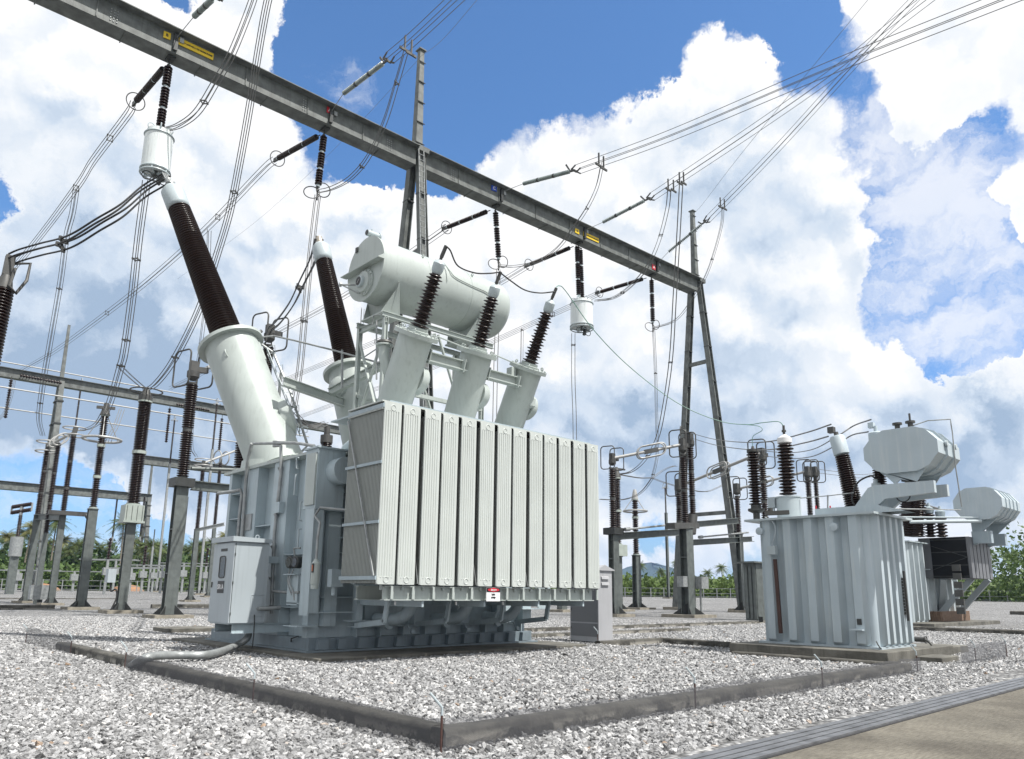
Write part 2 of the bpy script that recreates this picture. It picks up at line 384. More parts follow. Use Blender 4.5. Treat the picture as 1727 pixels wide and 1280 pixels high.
# plinths
def slab(x0, x1, y0, y1, z, label, name='concrete_plinth'):
    b = MB().box(x0, x1, y0, y1, -.15, z); o = one(b, name, M['conc'], label, 'plinth', loc=((x0+x1)/2, (y0+y1)/2, 0))
    bv = o.modifiers.new('b', 'BEVEL'); bv.width = .018; bv.segments = 2; return o
slab(7.35, 14.95, 13.2, 21.0, .198, 'shaded concrete plinth under the big pale green transformer')
slab(17.67, 21.9, 6.84, 10.75, .27, 'weathered concrete plinth under the blue grey transformer')
a = at(1590, 1119.6, Z=0); c_ = at(1644, 1117, Z=0); e_ = at(1537, 1106.5, Z=hz(1590, 1109.6, a))
slab(a.x, c_.x, a.y, min(e_.y, 6.8), hz(1590, 1109.6, a), 'flat stained concrete step in front of the blue grey transformer plinth', 'concrete_step')
slab(21.95, 23.6, 7.0, 8.2, .2, 'small pale concrete step right of the blue grey transformer plinth', 'concrete_step')
slab(9.2, 10.9, 26.6, 28.2, .16, 'small dark concrete slab in the gravel behind the control cabinet', 'concrete_slab')

# loose stones, near the camera
def inside(x, y, R, pad=0): return R[0]-pad < x < R[1]+pad and R[2]-pad < y < R[3]+pad
HOLES = [(7.35,14.95,13.2,21.0),(17.67,21.9,6.84,10.75),(16.9,19.2,5.9,6.8),(21.95,23.6,7.0,8.2),(9.2,10.9,26.6,28.2)]
def patch(name, cell, rmin, rmax, dens, s0, s1, label, seed):
    b = MB(); n = int(rmax/cell)+1
    f2 = V((FW.x, FW.y)).normalized()
    for i in range(-n, n):
        for j in range(-n, n):
            x, y = (i+.5)*cell, (j+.5)*cell; r = math.hypot(x, y)
            if r < rmin or r >= rmax: continue
            c = (x*f2.x+y*f2.y)/r
            if c < .80: continue
            if y < 4.22+cell*.5: continue
            if any(inside(x, y, H, -cell*.4) for H in HOLES): continue
            inb = 4.9 < x < 16.2 and 6.15 < y < 21
            z = .115 if inb else .0
            z += gz(x, y)
            h = cell/2; b.add([(x-h,y-h,z),(x+h,y-h,z),(x+h,y+h,z),(x-h,y+h,z)], [(0,1,2,3)])
    o = b.build(name, M['stone'], None, smooth=False); o['kind'] = 'stuff'; o['label'] = label; o['category'] = 'gravel'
    ng = bpy.data.node_groups.new('scatter_stones', 'GeometryNodeTree'); N = ng.nodes; L = ng.links
    ng.interface.new_socket('Geometry', in_out='INPUT', socket_type='NodeSocketGeometry')
    ng.interface.new_socket('Geometry', in_out='OUTPUT', socket_type='NodeSocketGeometry')
    gi = N.new('NodeGroupInput'); go = N.new('NodeGroupOutput')
    di = N.new('GeometryNodeDistributePointsOnFaces'); di.inputs['Density'].default_value = dens; di.inputs['Seed'].default_value = seed
    L.new(gi.outputs[0], di.inputs['Mesh'])
    jo = N.new('GeometryNodeJoinGeometry')
    for k in range(7):
        ico = N.new('GeometryNodeMeshIcoSphere'); ico.inputs['Radius'].default_value = 1; ico.inputs['Subdivisions'].default_value = 2 if cell < .6 else 1
        sp = N.new('GeometryNodeSetPosition'); no = N.new('ShaderNodeTexNoise'); no.noise_dimensions = '3D'
        no.inputs['Scale'].default_value = .9; no.inputs['Detail'].default_value = 2
        po = N.new('GeometryNodeInputPosition'); ad = N.new('ShaderNodeVectorMath'); ad.inputs[1].default_value = (k*7.3, k*3.1, k*5.7)
        L.new(po.outputs[0], ad.inputs[0]); L.new(ad.outputs[0], no.inputs['Vector'])
        sb = N.new('ShaderNodeVectorMath'); sb.operation = 'SUBTRACT'; sb.inputs[1].default_value = (.5,.5,.5)
        L.new(no.outputs['Color'], sb.inputs[0])
        sc = N.new('ShaderNodeVectorMath'); sc.operation = 'SCALE'; sc.inputs['Scale'].default_value = 2.3
        L.new(sb.outputs[0], sc.inputs[0]); L.new(ico.outputs['Mesh'], sp.inputs['Geometry']); L.new(sc.outputs[0], sp.inputs['Offset'])
        tr = N.new('GeometryNodeTransform'); tr.inputs['Scale'].default_value = (1, .62+.09*(k % 4), .42+.06*(k % 5))
        L.new(sp.outputs[0], tr.inputs['Geometry'])
        g2 = N.new('GeometryNodeGeometryToInstance'); L.new(tr.outputs[0], g2.inputs[0]); L.new(g2.outputs[0], jo.inputs[0])
    ip = N.new('GeometryNodeInstanceOnPoints'); ip.inputs['Pick Instance'].default_value = True
    L.new(di.outputs['Points'], ip.inputs['Points']); L.new(jo.outputs[0], ip.inputs['Instance'])
    rv = N.new('FunctionNodeRandomValue'); rv.data_type = 'FLOAT_VECTOR'
    rv.inputs[0].default_value = (-.9,-.9,0); rv.inputs[1].default_value = (.9,.9,6.28)
    L.new(rv.outputs[0], ip.inputs['Rotation'])
    r2 = N.new('FunctionNodeRandomValue'); r2.inputs[2].default_value = s0; r2.inputs[3].default_value = s1; r2.inputs['Seed'].default_value = 5
    L.new(r2.outputs[1], ip.inputs['Scale'])
    sm = N.new('GeometryNodeSetMaterial'); sm.inputs['Material'].default_value = M['stone']; L.new(ip.outputs[0], sm.inputs[0])
    L.new(sm.outputs[0], go.inputs[0])
    md = o.modifiers.new('stones', 'NODES'); md.node_group = ng
    return o
patch('gravel_stones', .4, 3.2, 17, 470, .020, .046, 'loose white and grey crushed stone in the foreground', 1)
patch('gravel_stones', .8, 17, 46, 260, .028, .060, 'loose crushed stone further back between the transformers', 2)
# ------------------------------------------------------------------ the big transformer
X0, X1, Y0, Y1, ZB, ZT = 7.9, 14.35, 14.6, 19.75, .2, 4.5
T1 = thing('power_transformer', (11, 17, .2), 'big pale green transformer with thirteen radiators, five bushings and a round oil tank', 'transformer')
# base frame: a plinth plate with jacking pads
b = MB(); b.box(X0-.12, X1+.1, Y0-.12, Y1+.1, .2, .24)
b.box(X0-.02, X1, Y0+.02, Y1, .24, .48)
base = b.build('base_frame', M['skid'], T1)
for i in range(13):
    b = MB(); x = X0+.12+i*.49; wd = .2 if i % 2 else .27
    b.add([(x, Y0-.10, .25), (x+wd, Y0-.10, .25), (x+wd-.02, Y0-.10, .46), (x+.02, Y0-.10, .46), (x, Y0+.02, .25), (x+wd, Y0+.02, .25), (x+wd-.02, Y0+.02, .46), (x+.02, Y0+.02, .46)],
          [(0,1,2,3),(0,4,5,1),(1,5,6,2),(2,6,7,3),(3,7,4,0)])
    b.build('jacking_pad', M['skid'], base)
# tank body with ribs
b = MB(); ix = .26
b.box(X0+ix, X1-ix, Y0+.24, Y1-.1, .48, ZT-.06)
tank = b.build('tank', M['tankp'], T1)
b = MB().box(X0-.05, X1+.05, Y0-.02, Y1+.05, ZT-.06, ZT); 
b.box(X0+.02, X0+.95, Y0+1.6, Y1-.2, ZT, ZT+.05)
b.build('cover_plate', M['paint'], tank)
def yx(x, z=850): return at(x, z, X=X0).y
# ribs on the end face (-X): boxes between recesses
ribs = [(384, 388), (415, 432), (459, 484), (524, 532)]
for a, c in ribs:
    ya, yc = yx(a), yx(c)
    MB().box(X0, X0+ix-.002, min(ya, yc), max(ya, yc), .48, ZT-.061).build('end_rib', M['tankp'], tank)
sh = MB()
def shelf(xa, xb, z): sh.box(X0+.02, X0+ix, min(yx(xa), yx(xb)), max(yx(xa), yx(xb)), z-.02, z)
for xa, xb, zz in [(388,415,(3.9,3.25,2.55,1.4)), (432,459,(2.98,2.55,1.95,1.2)), (484,524,(2.25,1.1))]:
    for z in zz: shelf(xa, xb, z)
sh.build('stiffener_plate', M['tankp'], tank)
# long side (-Y): ribs, shelves
for x in (X0+ix+.01, X0+1.28, X0+2.62, X0+3.9, X0+5.2, X1-.34):
    MB().box(x, x+.30, Y0+.002, Y0+.24, .722, ZT-.061).build('side_rib', M['tankp'], tank)
MB().box(X1-.259, X1, Y0+.3, Y0+.6, .48, ZT-.061).build('side_rib', M['tankp'], tank)
sh = MB()
for z, xa, xb in [(.70, X0+1.1, X1-.3), (3.05, X0+.3, X1-.3), (2.28, X0+.3, X0+1.3), (1.33, X0+.2, X0+1.3)]:
    sh.box(xa, xb, Y0+.005, Y0+.24, z-.02, z)
for x in [X0+1.1+.62*i for i in range(9)]: sh.box(x, x+.02, Y0+.01, Y0+.24, .48, .68)
sh.box(X1-.5, X1+.55, Y0-.15, Y0+.3, 1.04, 1.06); sh.box(X1-.1, X1+.45, Y0-.1, Y0+.2, 1.5, 1.52); sh.box(X1+.1, X1+.55, Y0-.14, Y0-.10, 1.07, 1.9)
sh.build('stiffener_plate', M['tankp'], tank)
for z in (1.75, 2.6, 3.6):
    MB().box(X0+.55, X0+1.15, Y0-.03, Y0+.22, z-.02, z).build('stiffener_plate', M['tankp'], tank)
for k in range(9):
    y = Y0+.35+k*.56; MB().lathe((X0-.02, y, ZT+.002), (0,0,1), [(0,.022),(.03,.022),(.035,.012)], 6).build('cover_bolt', M['galv'], tank)
MB().box(X0-.03, X0-.002, 17.9, 18.25, 2.9, 3.3).build('rating_plate', M['galv'], tank)
MB().box(X0-.14, X0-.002, 16.2, 16.45, 3.2, 3.45).build('terminal_box', M['tankp'], tank)
# near corner: boxed corner column with jacking brackets and the round boss
b = MB(); zc = 3.15
b.box(X0-.16, X0+.5, Y0-.14, Y0+.42, zc+.03, ZT-.02)
b.box(X0-.2, X0+.54, Y0-.18, Y0+.46, ZT-.02, ZT+.02)
b.box(X0-.16, X0+.6, Y0-.14, Y0+.3, zc, zc+.028)
cb = b.build('corner_box', M['tankp'], T1)
c = at(563, 787, Y=Y0-.14)
MB().cyl((c.x+.1, Y0-.14, 4.0), (c.x+.1, Y0-.50, 4.0), .29, .29, 36).build('round_boss', M['tankp'], cb)
b = MB().box(X0-.20, X0-.162, Y0-.10, Y0+.30, zc+.1, ZT-.12); b.build('front_plate', M['paint'], cb)
# bent plate column below it
b = MB(); b.box(X0-.22, X0-.19, Y0-.22, Y0+.16, .95, zc); b.box(X0-.19, X0+.02, Y0-.21, Y0-.18, 1.0, zc-.02)
b.build('bracket_plate', M['tankp'], T1)
b = MB(); b.box(X0-.1, X0+.9, Y0-.16, Y0, 1.0, 1.02); b.box(X0+.75, X0+1.45, Y0-.32, Y0, .82, .84); b.box(X0-.35, X0+.12, Y0-.05, Y0+.55, .72, .74); b.box(X0+.95, X0+1.1, Y0-.2, Y0-.02, .84, 1.6)
b.box(X0-.2, X0+.1, Y0+.15, Y0+.8, 1.18, 1.2)
b.build('jacking_bracket', M['tankp'], T1)

# radiators
XR, YR, ZR0, ZR1, PW, PP = 7.76, 12.0, 1.585, 5.07, .41, .4925
XS = [7.76, 8.22, 8.735, 9.20, 9.695, 10.215, 10.72, 11.19, 11.705, 12.175, 12.67, 13.175, 13.675]
depth = 1.30; ypan = .050; npan = 26
def radiator(i):
    x = XS[i]; b = MB()
    # front panel: embossed plate with vertical flutes and rounded ends
    n = 6; z0, z1 = ZR0+.16, ZR1-.20; fl = (PW-.07)/n
    def profile(k):  # across the width, returns list (dx, dy)
        pr = [(0, .022), (.008, .006), (.03, 0)]
        for q in range(n):
            a = .035+q*fl; pr += [(a, 0), (a+fl*.14, .017), (a+fl*.30, .0), (a+fl*.82, .0)]
        pr += [(PW-.03, 0), (PW-.008, .006), (PW, .022)]; return pr
    pr = profile(0); rows = []
    for z, f in ((ZR0, 0), (ZR0+.02, 0), (z0-.03, 0), (z0, 1), (z1, 1), (z1+.03, 0), (ZR1-.02, 0), (ZR1, 0)):
        inset = .018 if z in (ZR0, ZR1) else 0
        rows.append([(x+inset+(dx)*(PW-2*inset)/PW, YR+(dy*f if .03 < dx < PW-.03 else dy), z) for dx, dy in pr])
    o = len(b.v)
    for r_ in rows: b.v += r_
    m_ = len(pr)
    for r_ in range(len(rows)-1):
        for k in range(m_-1): b.f.append((o+r_*m_+k, o+r_*m_+k+1, o+(r_+1)*m_+k+1, o+(r_+1)*m_+k))
    b.box(x, x+PW, YR+.0225, YR+.03, ZR0, ZR1)
    for z in (ZR0+.085, ZR1-.10):      # round header ends embossed on the plate
        b.ring((x+PW/2, YR, z), (0,1,0), .055, .010, 20, 5)
    for dx in (-.12,-.06,.06,.12):
        for z in (ZR0+.13, ZR1-.16): b.lathe((x+PW/2+dx, YR+.002, z), (0,-1,0), [(0,.014),(.010,.009)], 8)
    r = b.build('radiator', M['radp'], T1)
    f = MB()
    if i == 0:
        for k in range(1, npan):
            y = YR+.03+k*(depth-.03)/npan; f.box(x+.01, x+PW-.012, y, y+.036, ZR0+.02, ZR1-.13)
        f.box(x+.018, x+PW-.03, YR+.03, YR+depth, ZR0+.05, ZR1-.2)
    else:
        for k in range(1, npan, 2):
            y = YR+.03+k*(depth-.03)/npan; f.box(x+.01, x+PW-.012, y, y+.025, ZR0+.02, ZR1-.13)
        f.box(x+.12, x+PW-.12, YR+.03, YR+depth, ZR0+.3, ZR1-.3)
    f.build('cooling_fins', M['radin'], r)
    h = MB()
    for z in (ZR0+.085, ZR1-.10):
        h.cyl((x+PW/2, YR+.03, z), (x+PW/2, YR+depth+.25, z), .05, n=12)
    h.cyl((x+PW/2, YR+.45, ZR1-.02), (x+PW/2, YR+.45, ZR1+.03), .02, n=8)
    h.build('header_tube', M['paint'], r)
    return r
for i in range(13): radiator(i)
XE = XS[-1]+PW
b = MB()
b.box(XR-.03, XR-.004, YR-.0, YR+depth, ZR1-.115, ZR1-.035); 
for z in (2.74, 3.88): b.box(XR-.03, XR-.004, YR-.002, YR+depth, z-.028, z+.028)
b.box(XR-.035, XR-.004, YR, YR+depth, ZR0+.08, ZR0+.15)
for i in range(12):
    for z in (2.74, 3.88): MB().box(XS[i]+PW+.001, XS[i+1]-.001, YR+.16, YR+.20, z-.022, z+.022).build('spacer_bar', M['tankp'], T1)
b.box(XR+.3, XE+.02, YR+.28, YR+.31, ZR1-.01, ZR1+.13)
b.build('radiator_strap', M['paintb'], T1)
MB().box(XR-.045, XE+.02, YR+.02, YR+depth, ZR1+.002, ZR1+.028).build('radiator_top_plate', M['radp'], T1)
for zc_, rc_ in ((4.80, .20), (1.78, .19)): MB().cyl((XR+.55, YR+depth+.42, zc_), (XE-.1, YR+depth+.42, zc_), rc_, n=24).build('collector_pipe', M['tankp'], T1)
for x in (XR+.9, XR+2.9, XR+4.9): MB().tube([(x, YR+depth+.42, 4.8), (x, Y0-.1, 4.75), (x, Y0+.3, 4.62)], .13, 14).build('elbow_pipe', M['tankp'], T1)
MB().box(XR+.1, XE-.1, YR+depth+.05, YR+depth+.95, 5.02, 5.05).build('shade_plate', M['tankp'], T1)  # unseen plate, added to shade the tank side behind the radiators
b = MB()
for k in range(28): y = YR+.03+k*.046; b.box(XR-.03, XR-.004, y, y+.026, ZR1-.15, ZR1-.117)
b.build('edge_comb', M['radp'], T1)
b = MB()
b.bar((XR-.04, YR+depth-.02, ZR1-.2), (XR-.04, YR+.05, ZR0+.15), .02, .035)
for i in (2, 5, 8, 11): b.bar((XR+i*PP-.04, YR+.25, 2.6), (XR+i*PP-.035, YR+.03, ZR0+.02), .012, .03)
b.build('diagonal_tie', M['galv'], T1)
# support rail under the radiators
b = MB(); b.ibeam((XR+.26, YR+.18, ZR0-.16), (XE-.1, YR+.18, ZR0-.16), .14, .27, .02); b.ibeam((XR+.26, YR+1.1, ZR0-.16), (XE-.1, YR+1.1, ZR0-.16), .14, .27, .02)
for i in range(13): b.box(XR+i*PP+.39, XR+i*PP+.45, YR+.09, YR+.12, ZR0-.27, ZR0-.03); b.cyl((XR+i*PP+.2, YR+.15, ZR0-.1), (XR+i*PP+.2, YR+.15, ZR0), .03, n=10)
rail = b.build('support_rail', M['paint'], T1)
b = MB()
for x in (X0+.9, X0+2.5, X0+4.1, X0+5.6):
    b.box(x+.12, x+.17, YR+.15, Y0+.0, ZR0-.42, ZR0-.301)
    b.bar((x, YR+1.15, ZR0-.30), (x, YR+1.25, ZR0-.75), .11, .05, up=(1,0,0)); b.bar((x, YR+1.25, ZR0-.74), (x, Y0-.25, .73), .11, .05, up=(1,0,0))
    pass
    b.box(x-.02, x+.12, Y0-.35, Y0, .70, .72)
b.build('support_bracket', M['tankp'], rail)
for i, x in enumerate((X0+1.75, X0+3.35, X0+4.95)):
    b = MB(); x -= .2; p = crom([(x+.40,13.8,1.62),(x+.40,13.8,1.25),(x+.35,13.85,1.02),(x+.22,13.98,.88),(x+.06,14.2,.85),(x,14.55,.86)], 5)
    b.tube(p, .135, 20); b.lathe((x+.06,14.1,.84), (-.3,.9,0), [(0,.19),(.05,.19)], 20); b.build('oil_pipe', M['tankp'], T1)
    b = MB(); b.cyl((x+.55, Y0-.5, .75), (x+.60, Y0-.52, .63), .018, n=8); b.lathe((x+.62, Y0-.55, .60), (0,-1,0), [(0,.05),(.05,.05)], 12); b.build('drain_valve', M['paintb'], T1)
# light lamps below the rail
b = MB()
for x in (X0+.5, X0+2.0, X0+3.3): b.cyl((x, YR+.3, 1.20), (x, YR+.3, 1.27), .02, n=8)
b.build('vent_plug', M['white_p'], rail)
# warning sign on the rail
o = at(832, 994, Y=YR-.02); s0 = at(820, 992, Y=YR-.02).x; s1 = at(843, 992, Y=YR-.02).x; zt = at(832, 991, Y=YR-.02).z; zb = at(832, 1014, Y=YR-.02).z
sg = MB().box(s0, s1, YR-.03, YR-.02, zb, zt).build('warning_sign', M['white_p'], T1); w = s1-s0; hh = zt-zb
MB().box(s0+.002, s1-.002, YR-.034, YR-.0305, zt-hh*.33, zt-.003).build('sign_header', M['black_p'], sg)
MB().lathe((s0+w/2, YR-.0345, zt-hh*.17), (0,-1,0), [(0, hh*.0), (.0, w*.12), (.003, w*.12)], 24).build('sign_oval', M['red'], sg)
e = MB(); o_ = len(e.v)
e.poly([(s0+w*.5+w*.42*math.cos(a), YR-.036, zt-hh*.17+hh*.12*math.sin(a)) for a in [2*math.pi*k/28 for k in range(28)]], (0,-.003,0)); e.build('sign_oval', M['red'], sg)
text('อันตราย', M['white_p'], sg, (s0+w/2, YR-.040, zt-hh*.175), (1,0,0), (0,0,1), hh*.17)
text('ไฟฟ้า', M['black_p'], sg, (s0+w/2, YR-.034, zt-hh*.52), (1,0,0), (0,0,1), hh*.16)
text('แรงสูง', M['black_p'], sg, (s0+w/2, YR-.034, zt-hh*.72), (1,0,0), (0,0,1), hh*.16)

# turrets and bushings
def u(v): return V(v).normalized()
def turret(name_lbl, P0, d, L, r, rf, ext, hatch=None):
    d = u(d); P0 = V(P0)-d*ext; L += ext
    b = MB(); b.lathe(P0, d, [(0, r), (L-.10, r), (L-.10, rf), (L-.055, rf), (L-.05, rf*1.0), (L, rf)], 48)
    t = b.build('turret', M['paint'], T1, angle=30)
    b = MB(); e = d.orthogonal().normalized(); g_ = d.cross(e); n = 36 if r > .5 else 20
    for k in range(n):
        a = 2*math.pi*k/n; q = P0+d*L+(e*math.cos(a)+g_*math.sin(a))*(rf-.05); b.lathe(q, d, [(0,.018),(.025,.018),(.03,.01)], 6)
    b.build('flange_bolts', M['paint'], t)
    return t, P0, P0+d*L, d
def bushing(A, d, Lp, r0, r1, s0, s1, Lh, rh, pitch, sealed=None, seam=True):
    b = MB(); b.lathe(A, d, [(0, s0*1.02), (.10, s0*1.02), (.12, r0*1.05), (.2, r0*1.05)], 32)
    bs = MB(); base_ = A+d*.12
    bs.insul(base_, base_+d*Lp, r0, s0, 36, pitch, rs2=sealed, rc1=r1, rs1=s1)
    p = bs.build('bushing', M['porc'], T1, angle=60)
    b.build('mounting_flange', M['paint'], p)
    T = base_+d*Lp
    h = MB(); h.lathe(T, d, [(0, rh*.72), (.04, rh*.9), (.10, rh), (Lh*.72, rh), (Lh*.80, rh*.98), (Lh, rh*.55), (Lh+.02, rh*.3)], 32)
    h.build('expansion_cap', M['white'], p, angle=30)
    return p, T+d*(Lh)
# 500 kV bushing leaning to the left
B1 = [at(460, 768, X=8.72)]
def tiltdir(az, t): az = math.radians(az); t = math.radians(t); return V((math.cos(az)*math.sin(t), math.sin(az)*math.sin(t), math.cos(t)))
d1 = tiltdir(120, 27.2)
t1, a1, f1, d1 = turret('', B1[0], d1, 3.68, .735, .90, .42)
p1_, top1 = bushing(f1, d1, 4.98, .38, .27, .445, .33, .89, .34, .085)
d2 = tiltdir(105, 19.5); P2 = at(612, 735, X=11.3)
t2, a2, f2, d2 = turret('', P2, d2, 2.2, .62, .76, 1.3)
p2_, top2 = bushing(f2, d2, 4.0, .30, .215, .36, .265, .70, .29, .075)
hd = MB(); hd.cyl(top1-d1*.02, top1+d1*.32, .10, n=16); hd.lathe(top1+d1*.1, V((.3,.2,.9)), [(0,.14),(.1,.14)], 16)
for k in range(4): hd.cyl(top1+d1*.1+V((-.05+.05*k, 0, 0)), top1+d1*.55+V((-.1+.06*k, .02, .03)), .022, n=8)
hd.build('terminal', M['galv'], p1_)
MB().cyl(top2-d2*.02, top2+d2*.26, .11, n=16).build('terminal', mat('brass_terminal', (.42,.38,.32), .4, .6), p2_)
# little welded ring and hatch, ladder on turret one
b = MB(); g1 = u(V((-1,-1,0))-d1*V((-1,-1,0)).dot(d1)); q = f1-d1*.55
b.tube(arc(q+g1*.70, q+g1*.86-d1*.12, q+g1*.70-d1*.28, 8), .022, 8); b.build('lifting_lug', M['paint'], t1)
side = u(V((1,-.55,0))-d1*V((1,-.55,0)).dot(d1)); tan = d1.cross(side)
lad = MB()
for s_ in (-.16, .16):
    lad.tube([f1-d1*(3.3-k*.4)+side*.88+tan*s_ for k in range(8)], .014, 6)
for k in range(9):
    q = f1-d1*(.5+k*.34)+side*.88; lad.cyl(q-tan*.16, q+tan*.16, .013, n=6)
    if k % 2 == 0: lad.tube([q-tan*.16, q-tan*.2+side*.22, q+tan*.2+side*.22, q+tan*.16], .009, 6)
lad.build('ladder', M['white'], t1)
b = MB(); b.tube([f1-d1*(.25)+side*.80, f1-d1*.6+side*1.02, f1-d1*2.0+side*1.05, f1-d1*3.7+side*.95, f1-d1*3.9+side*.6], .035, 8); b.build('cable_conduit', M['galv'], t1)
b = MB(); q = f1-d1*.45+side*.62; b.lathe(q-d1*.35, d1, [(0,.16),(.7,.16)], 20); b.build('terminal_box', M['paint'], t1)
b = MB(); q = f1-d1*2.75+side*.5; b.lathe(q, side, [(0,.56),(.24,.56),(.30,.50),(.36,.32),(.38,0)], 32); b.build('domed_hatch', M['paint'], t1)
q = a1+d1*.42
b = MB(); b.lathe((q.x, q.y, ZT), (0,0,1), [(0,.84),(.05,.84),(.05,.79),(.26,.77)], 40); b.build('turret_collar', M['paint'], t1)
b = MB(); sd2 = V((-1,-.2,0)).normalized(); b.lathe(f2-d2*.75+sd2*.45, sd2, [(0,.34),(.2,.34),(.26,.28),(.30,0)], 28); b.build('domed_hatch', M['paint'], t2)
# three smaller bushings leaning over the radiators
tops = []
for k, (x, pb, pf, pt) in enumerate([(9.5, (668,672), (706,562), (745,432)), (11.5, (778,690), (800,592), (838,475)), (13.5, (860,712), (888,618), (932,500))]):
    A = at(*pb, X=x); F = at(*pf, X=x); Tt = at(*pt, X=x); d = u(Tt-A)
    L = (F-A).length
    t3, a3, f3, d = turret('', A, d, L, .40, .52, 1.45)
    b = MB(); sx = V((.95,0.1,-.1)).normalized(); b.lathe(f3-d*1.02+sx*.30, sx, [(0,.36),(.19,.36),(.25,.31),(.30,.18),(.32,0)], 28)
    b.build('domed_hatch', M['paint'], t3)
    b = MB(); b.lathe(f3, d, [(0,.26),(.05,.26),(.07,.2),(.13,.19)], 24); b.build('mounting_flange', M['paint'], t3)
    tot = (Tt-F).length; Lp = tot*.76
    p, tp = bushing(f3+d*.02, d, Lp-.12, .125, .10, .225, .19, tot*.17, .135, .078, sealed=.80)
    b = MB(); b.cyl(tp, tp+d*.14, .035, n=10); b.bar(tp+d*.08, tp+d*.36+V((.03,0,0)), .075, .05); b.build('terminal', M['fit'], p)
    tops.append(tp+d*.34)
    # small junction boxes, lugs
    b = MB()
    for a in range(6):
        an = a*1.05; e_ = d.orthogonal().normalized(); g_ = d.cross(e_); q = f3+(e_*math.cos(an)+g_*math.sin(an))*.42
        b.ring(q+d*.06, (e_*math.sin(an)-g_*math.cos(an)), .035, .011, 10, 5)
    b.box(f3.x-.62, f3.x-.46, f3.y+.0, f3.y+.2, f3.z-.35, f3.z-.12) if k == 2 else None
    b.build('lifting_eyes', M['paint'], t3)
    if k < 2:
        q = f3-d*.48
        b = MB(); b.ibeam((x+.36, q.y, q.z), (x+1.62, q.y, q.z), .2, .24, .018)
        b.bar((x+.46, q.y-.12, q.z+.15), (x+.46, q.y-.02, q.z-.15), .03, .16); b.bar((x+1.5, q.y-.12, q.z+.15), (x+1.5, q.y-.02, q.z-.15), .03, .16)
        b.build('tie_beam', M['paint'], T1)
    if k < 2: MB().tube([f3+V((.45,0,.02)), f3+V((.6,0,.05)), f3+V((1.4,.02,-.02)), f3+V((1.55,0,-.02))], .018, 6).build('thin_pipe', M['paint'], T1)
b = MB(); f_ = at(655, 590, X=9.2); b.tube([f_+V((-.05,.1,.1)), f_+V((-.05,.1,-.15)), f_+V((.05,.05,-.5)), f_+V((.2,-.05,-.62)), f_+V((.4,-.15,-.58))], .13, 16)
b.lathe(f_+V((-.05,.1,.1)), (0,0,1), [(0,.2),(.04,.2)], 20); b.build('elbow_pipe', M['paint'], T1)
b = MB(); b.lathe(f_+V((-.05,.1,.17)), (0,0,1), [(0,.19),(.05,.17),(.07,.1)], 20); b.build('relief_valve', M['fit'], T1)
b = MB(); q = V((13.75, 14.1, 6.6)); b.cyl(q, q+V((0,0,.5)), .10, n=14); b.ring(q+V((.1,0,.45)), (0,1,0), .14, .012, 16, 5); b.lathe(q+V((-.02,0,-.25)), (0,0,1), [(0,.02),(.05,.14),(.25,.16)], 16); b.build('pressure_device', M['paint'], T1)

# conservator
CX0, CX1, CYc, CZ, CR = 9.72, 14.1, 16.25, 9.83, .86
b = MB(); b.lathe((CX0, CYc, CZ), (1,0,0), [(0, CR), (CX1-CX0, CR), (CX1-CX0+.10, CR*.93), (CX1-CX0+.2, CR*.6), (CX1-CX0+.25, 0)], 64)
cons = b.build('conservator', M['paint'], T1, angle=30)
for x in (11.2, 12.7): MB().ring((x, CYc, CZ), (1,0,0), CR, .008, 64, 5).build('weld_seam', M['paint'], cons)
b = MB(); b.lathe((CX0-.025, CYc, CZ), (1,0,0), [(0, CR+.03), (.04, CR+.03)], 64); ep = b.build('end_plate', M['paint'], cons, angle=30)
b = MB(); b.box(CX0-.22, CX0-.026, CYc-.92, CYc+.95, CZ-.02, CZ+.0); b.poly([(CX0-.026, CYc-.9, CZ+.01), (CX0-.2, CYc-.9, CZ+.01), (CX0-.026, CYc-.9, CZ+.14)], (0,.015,0)); b.build('end_shelf', M['paint'], cons)
gq = V((CX0-.026, CYc-.08, CZ-.42))
b = MB(); b.lathe(gq, (-1,0,0), [(0,.36),(.05,.36),(.055,.30),(.12,.28)], 36)
for k in range(14): a = k*.449; b.lathe(gq+V((-.05, .33*math.cos(a), .33*math.sin(a))), (-1,0,0), [(0,.018),(.03,.018)], 6)
gg = b.build('gauge_cover', M['paint'], cons)
b = MB(); b.lathe(gq+V((-.12,.05,0)), (-1,0,0), [(0,.15),(.08,.15),(.09,.13)], 28); b.build('oil_level_gauge', M['white'], cons)
b = MB(); b.lathe(gq+V((-.211,.05,0)), (-1,0,0), [(0,.12),(.004,.12)], 28); b.build('gauge_face', M['black_p'], cons)
b = MB(); b.bar(gq+V((-.218,.02,.03)), gq+V((-.218,.09,-.05)), .012, .004); b.build('gauge_needle', M['white_p'], cons)
b = MB(); b.tube([gq+V((-.05,.2,-.02)), gq+V((-.45,.48,-.05))], .025, 6); b.tube([gq+V((-.05,.25,-.25)), gq+V((-.45,.48,-.05))], .02, 6); b.lathe(gq+V((-.45,.48,-.05)), (-1,.3,0), [(0,.06),(.06,.06)], 10); b.build('gauge_bracket', M['galv'], cons)
b = MB(); q = V((CX0+.12, CYc, CZ+CR)); b.cyl(q, q+V((0,0,.10)), .07, n=14); b.cyl(q+V((-.16,0,.18)), q+V((.2,0,.18)), .085, n=18); b.lathe(q+V((.2,0,.18)), (1,0,0), [(0,.11),(.04,.11)], 18); b.cyl(q+V((0,0,.2)), q+V((0,0,.32)), .03, n=8); b.build('vent_valve', M['white'], cons)
MB().lathe(V((CX0-.05, CYc, CZ+CR+.18)), (-1,0,0), [(0,.07),(.004,.07)], 16).build('dark_cap', M['black_p'], cons)
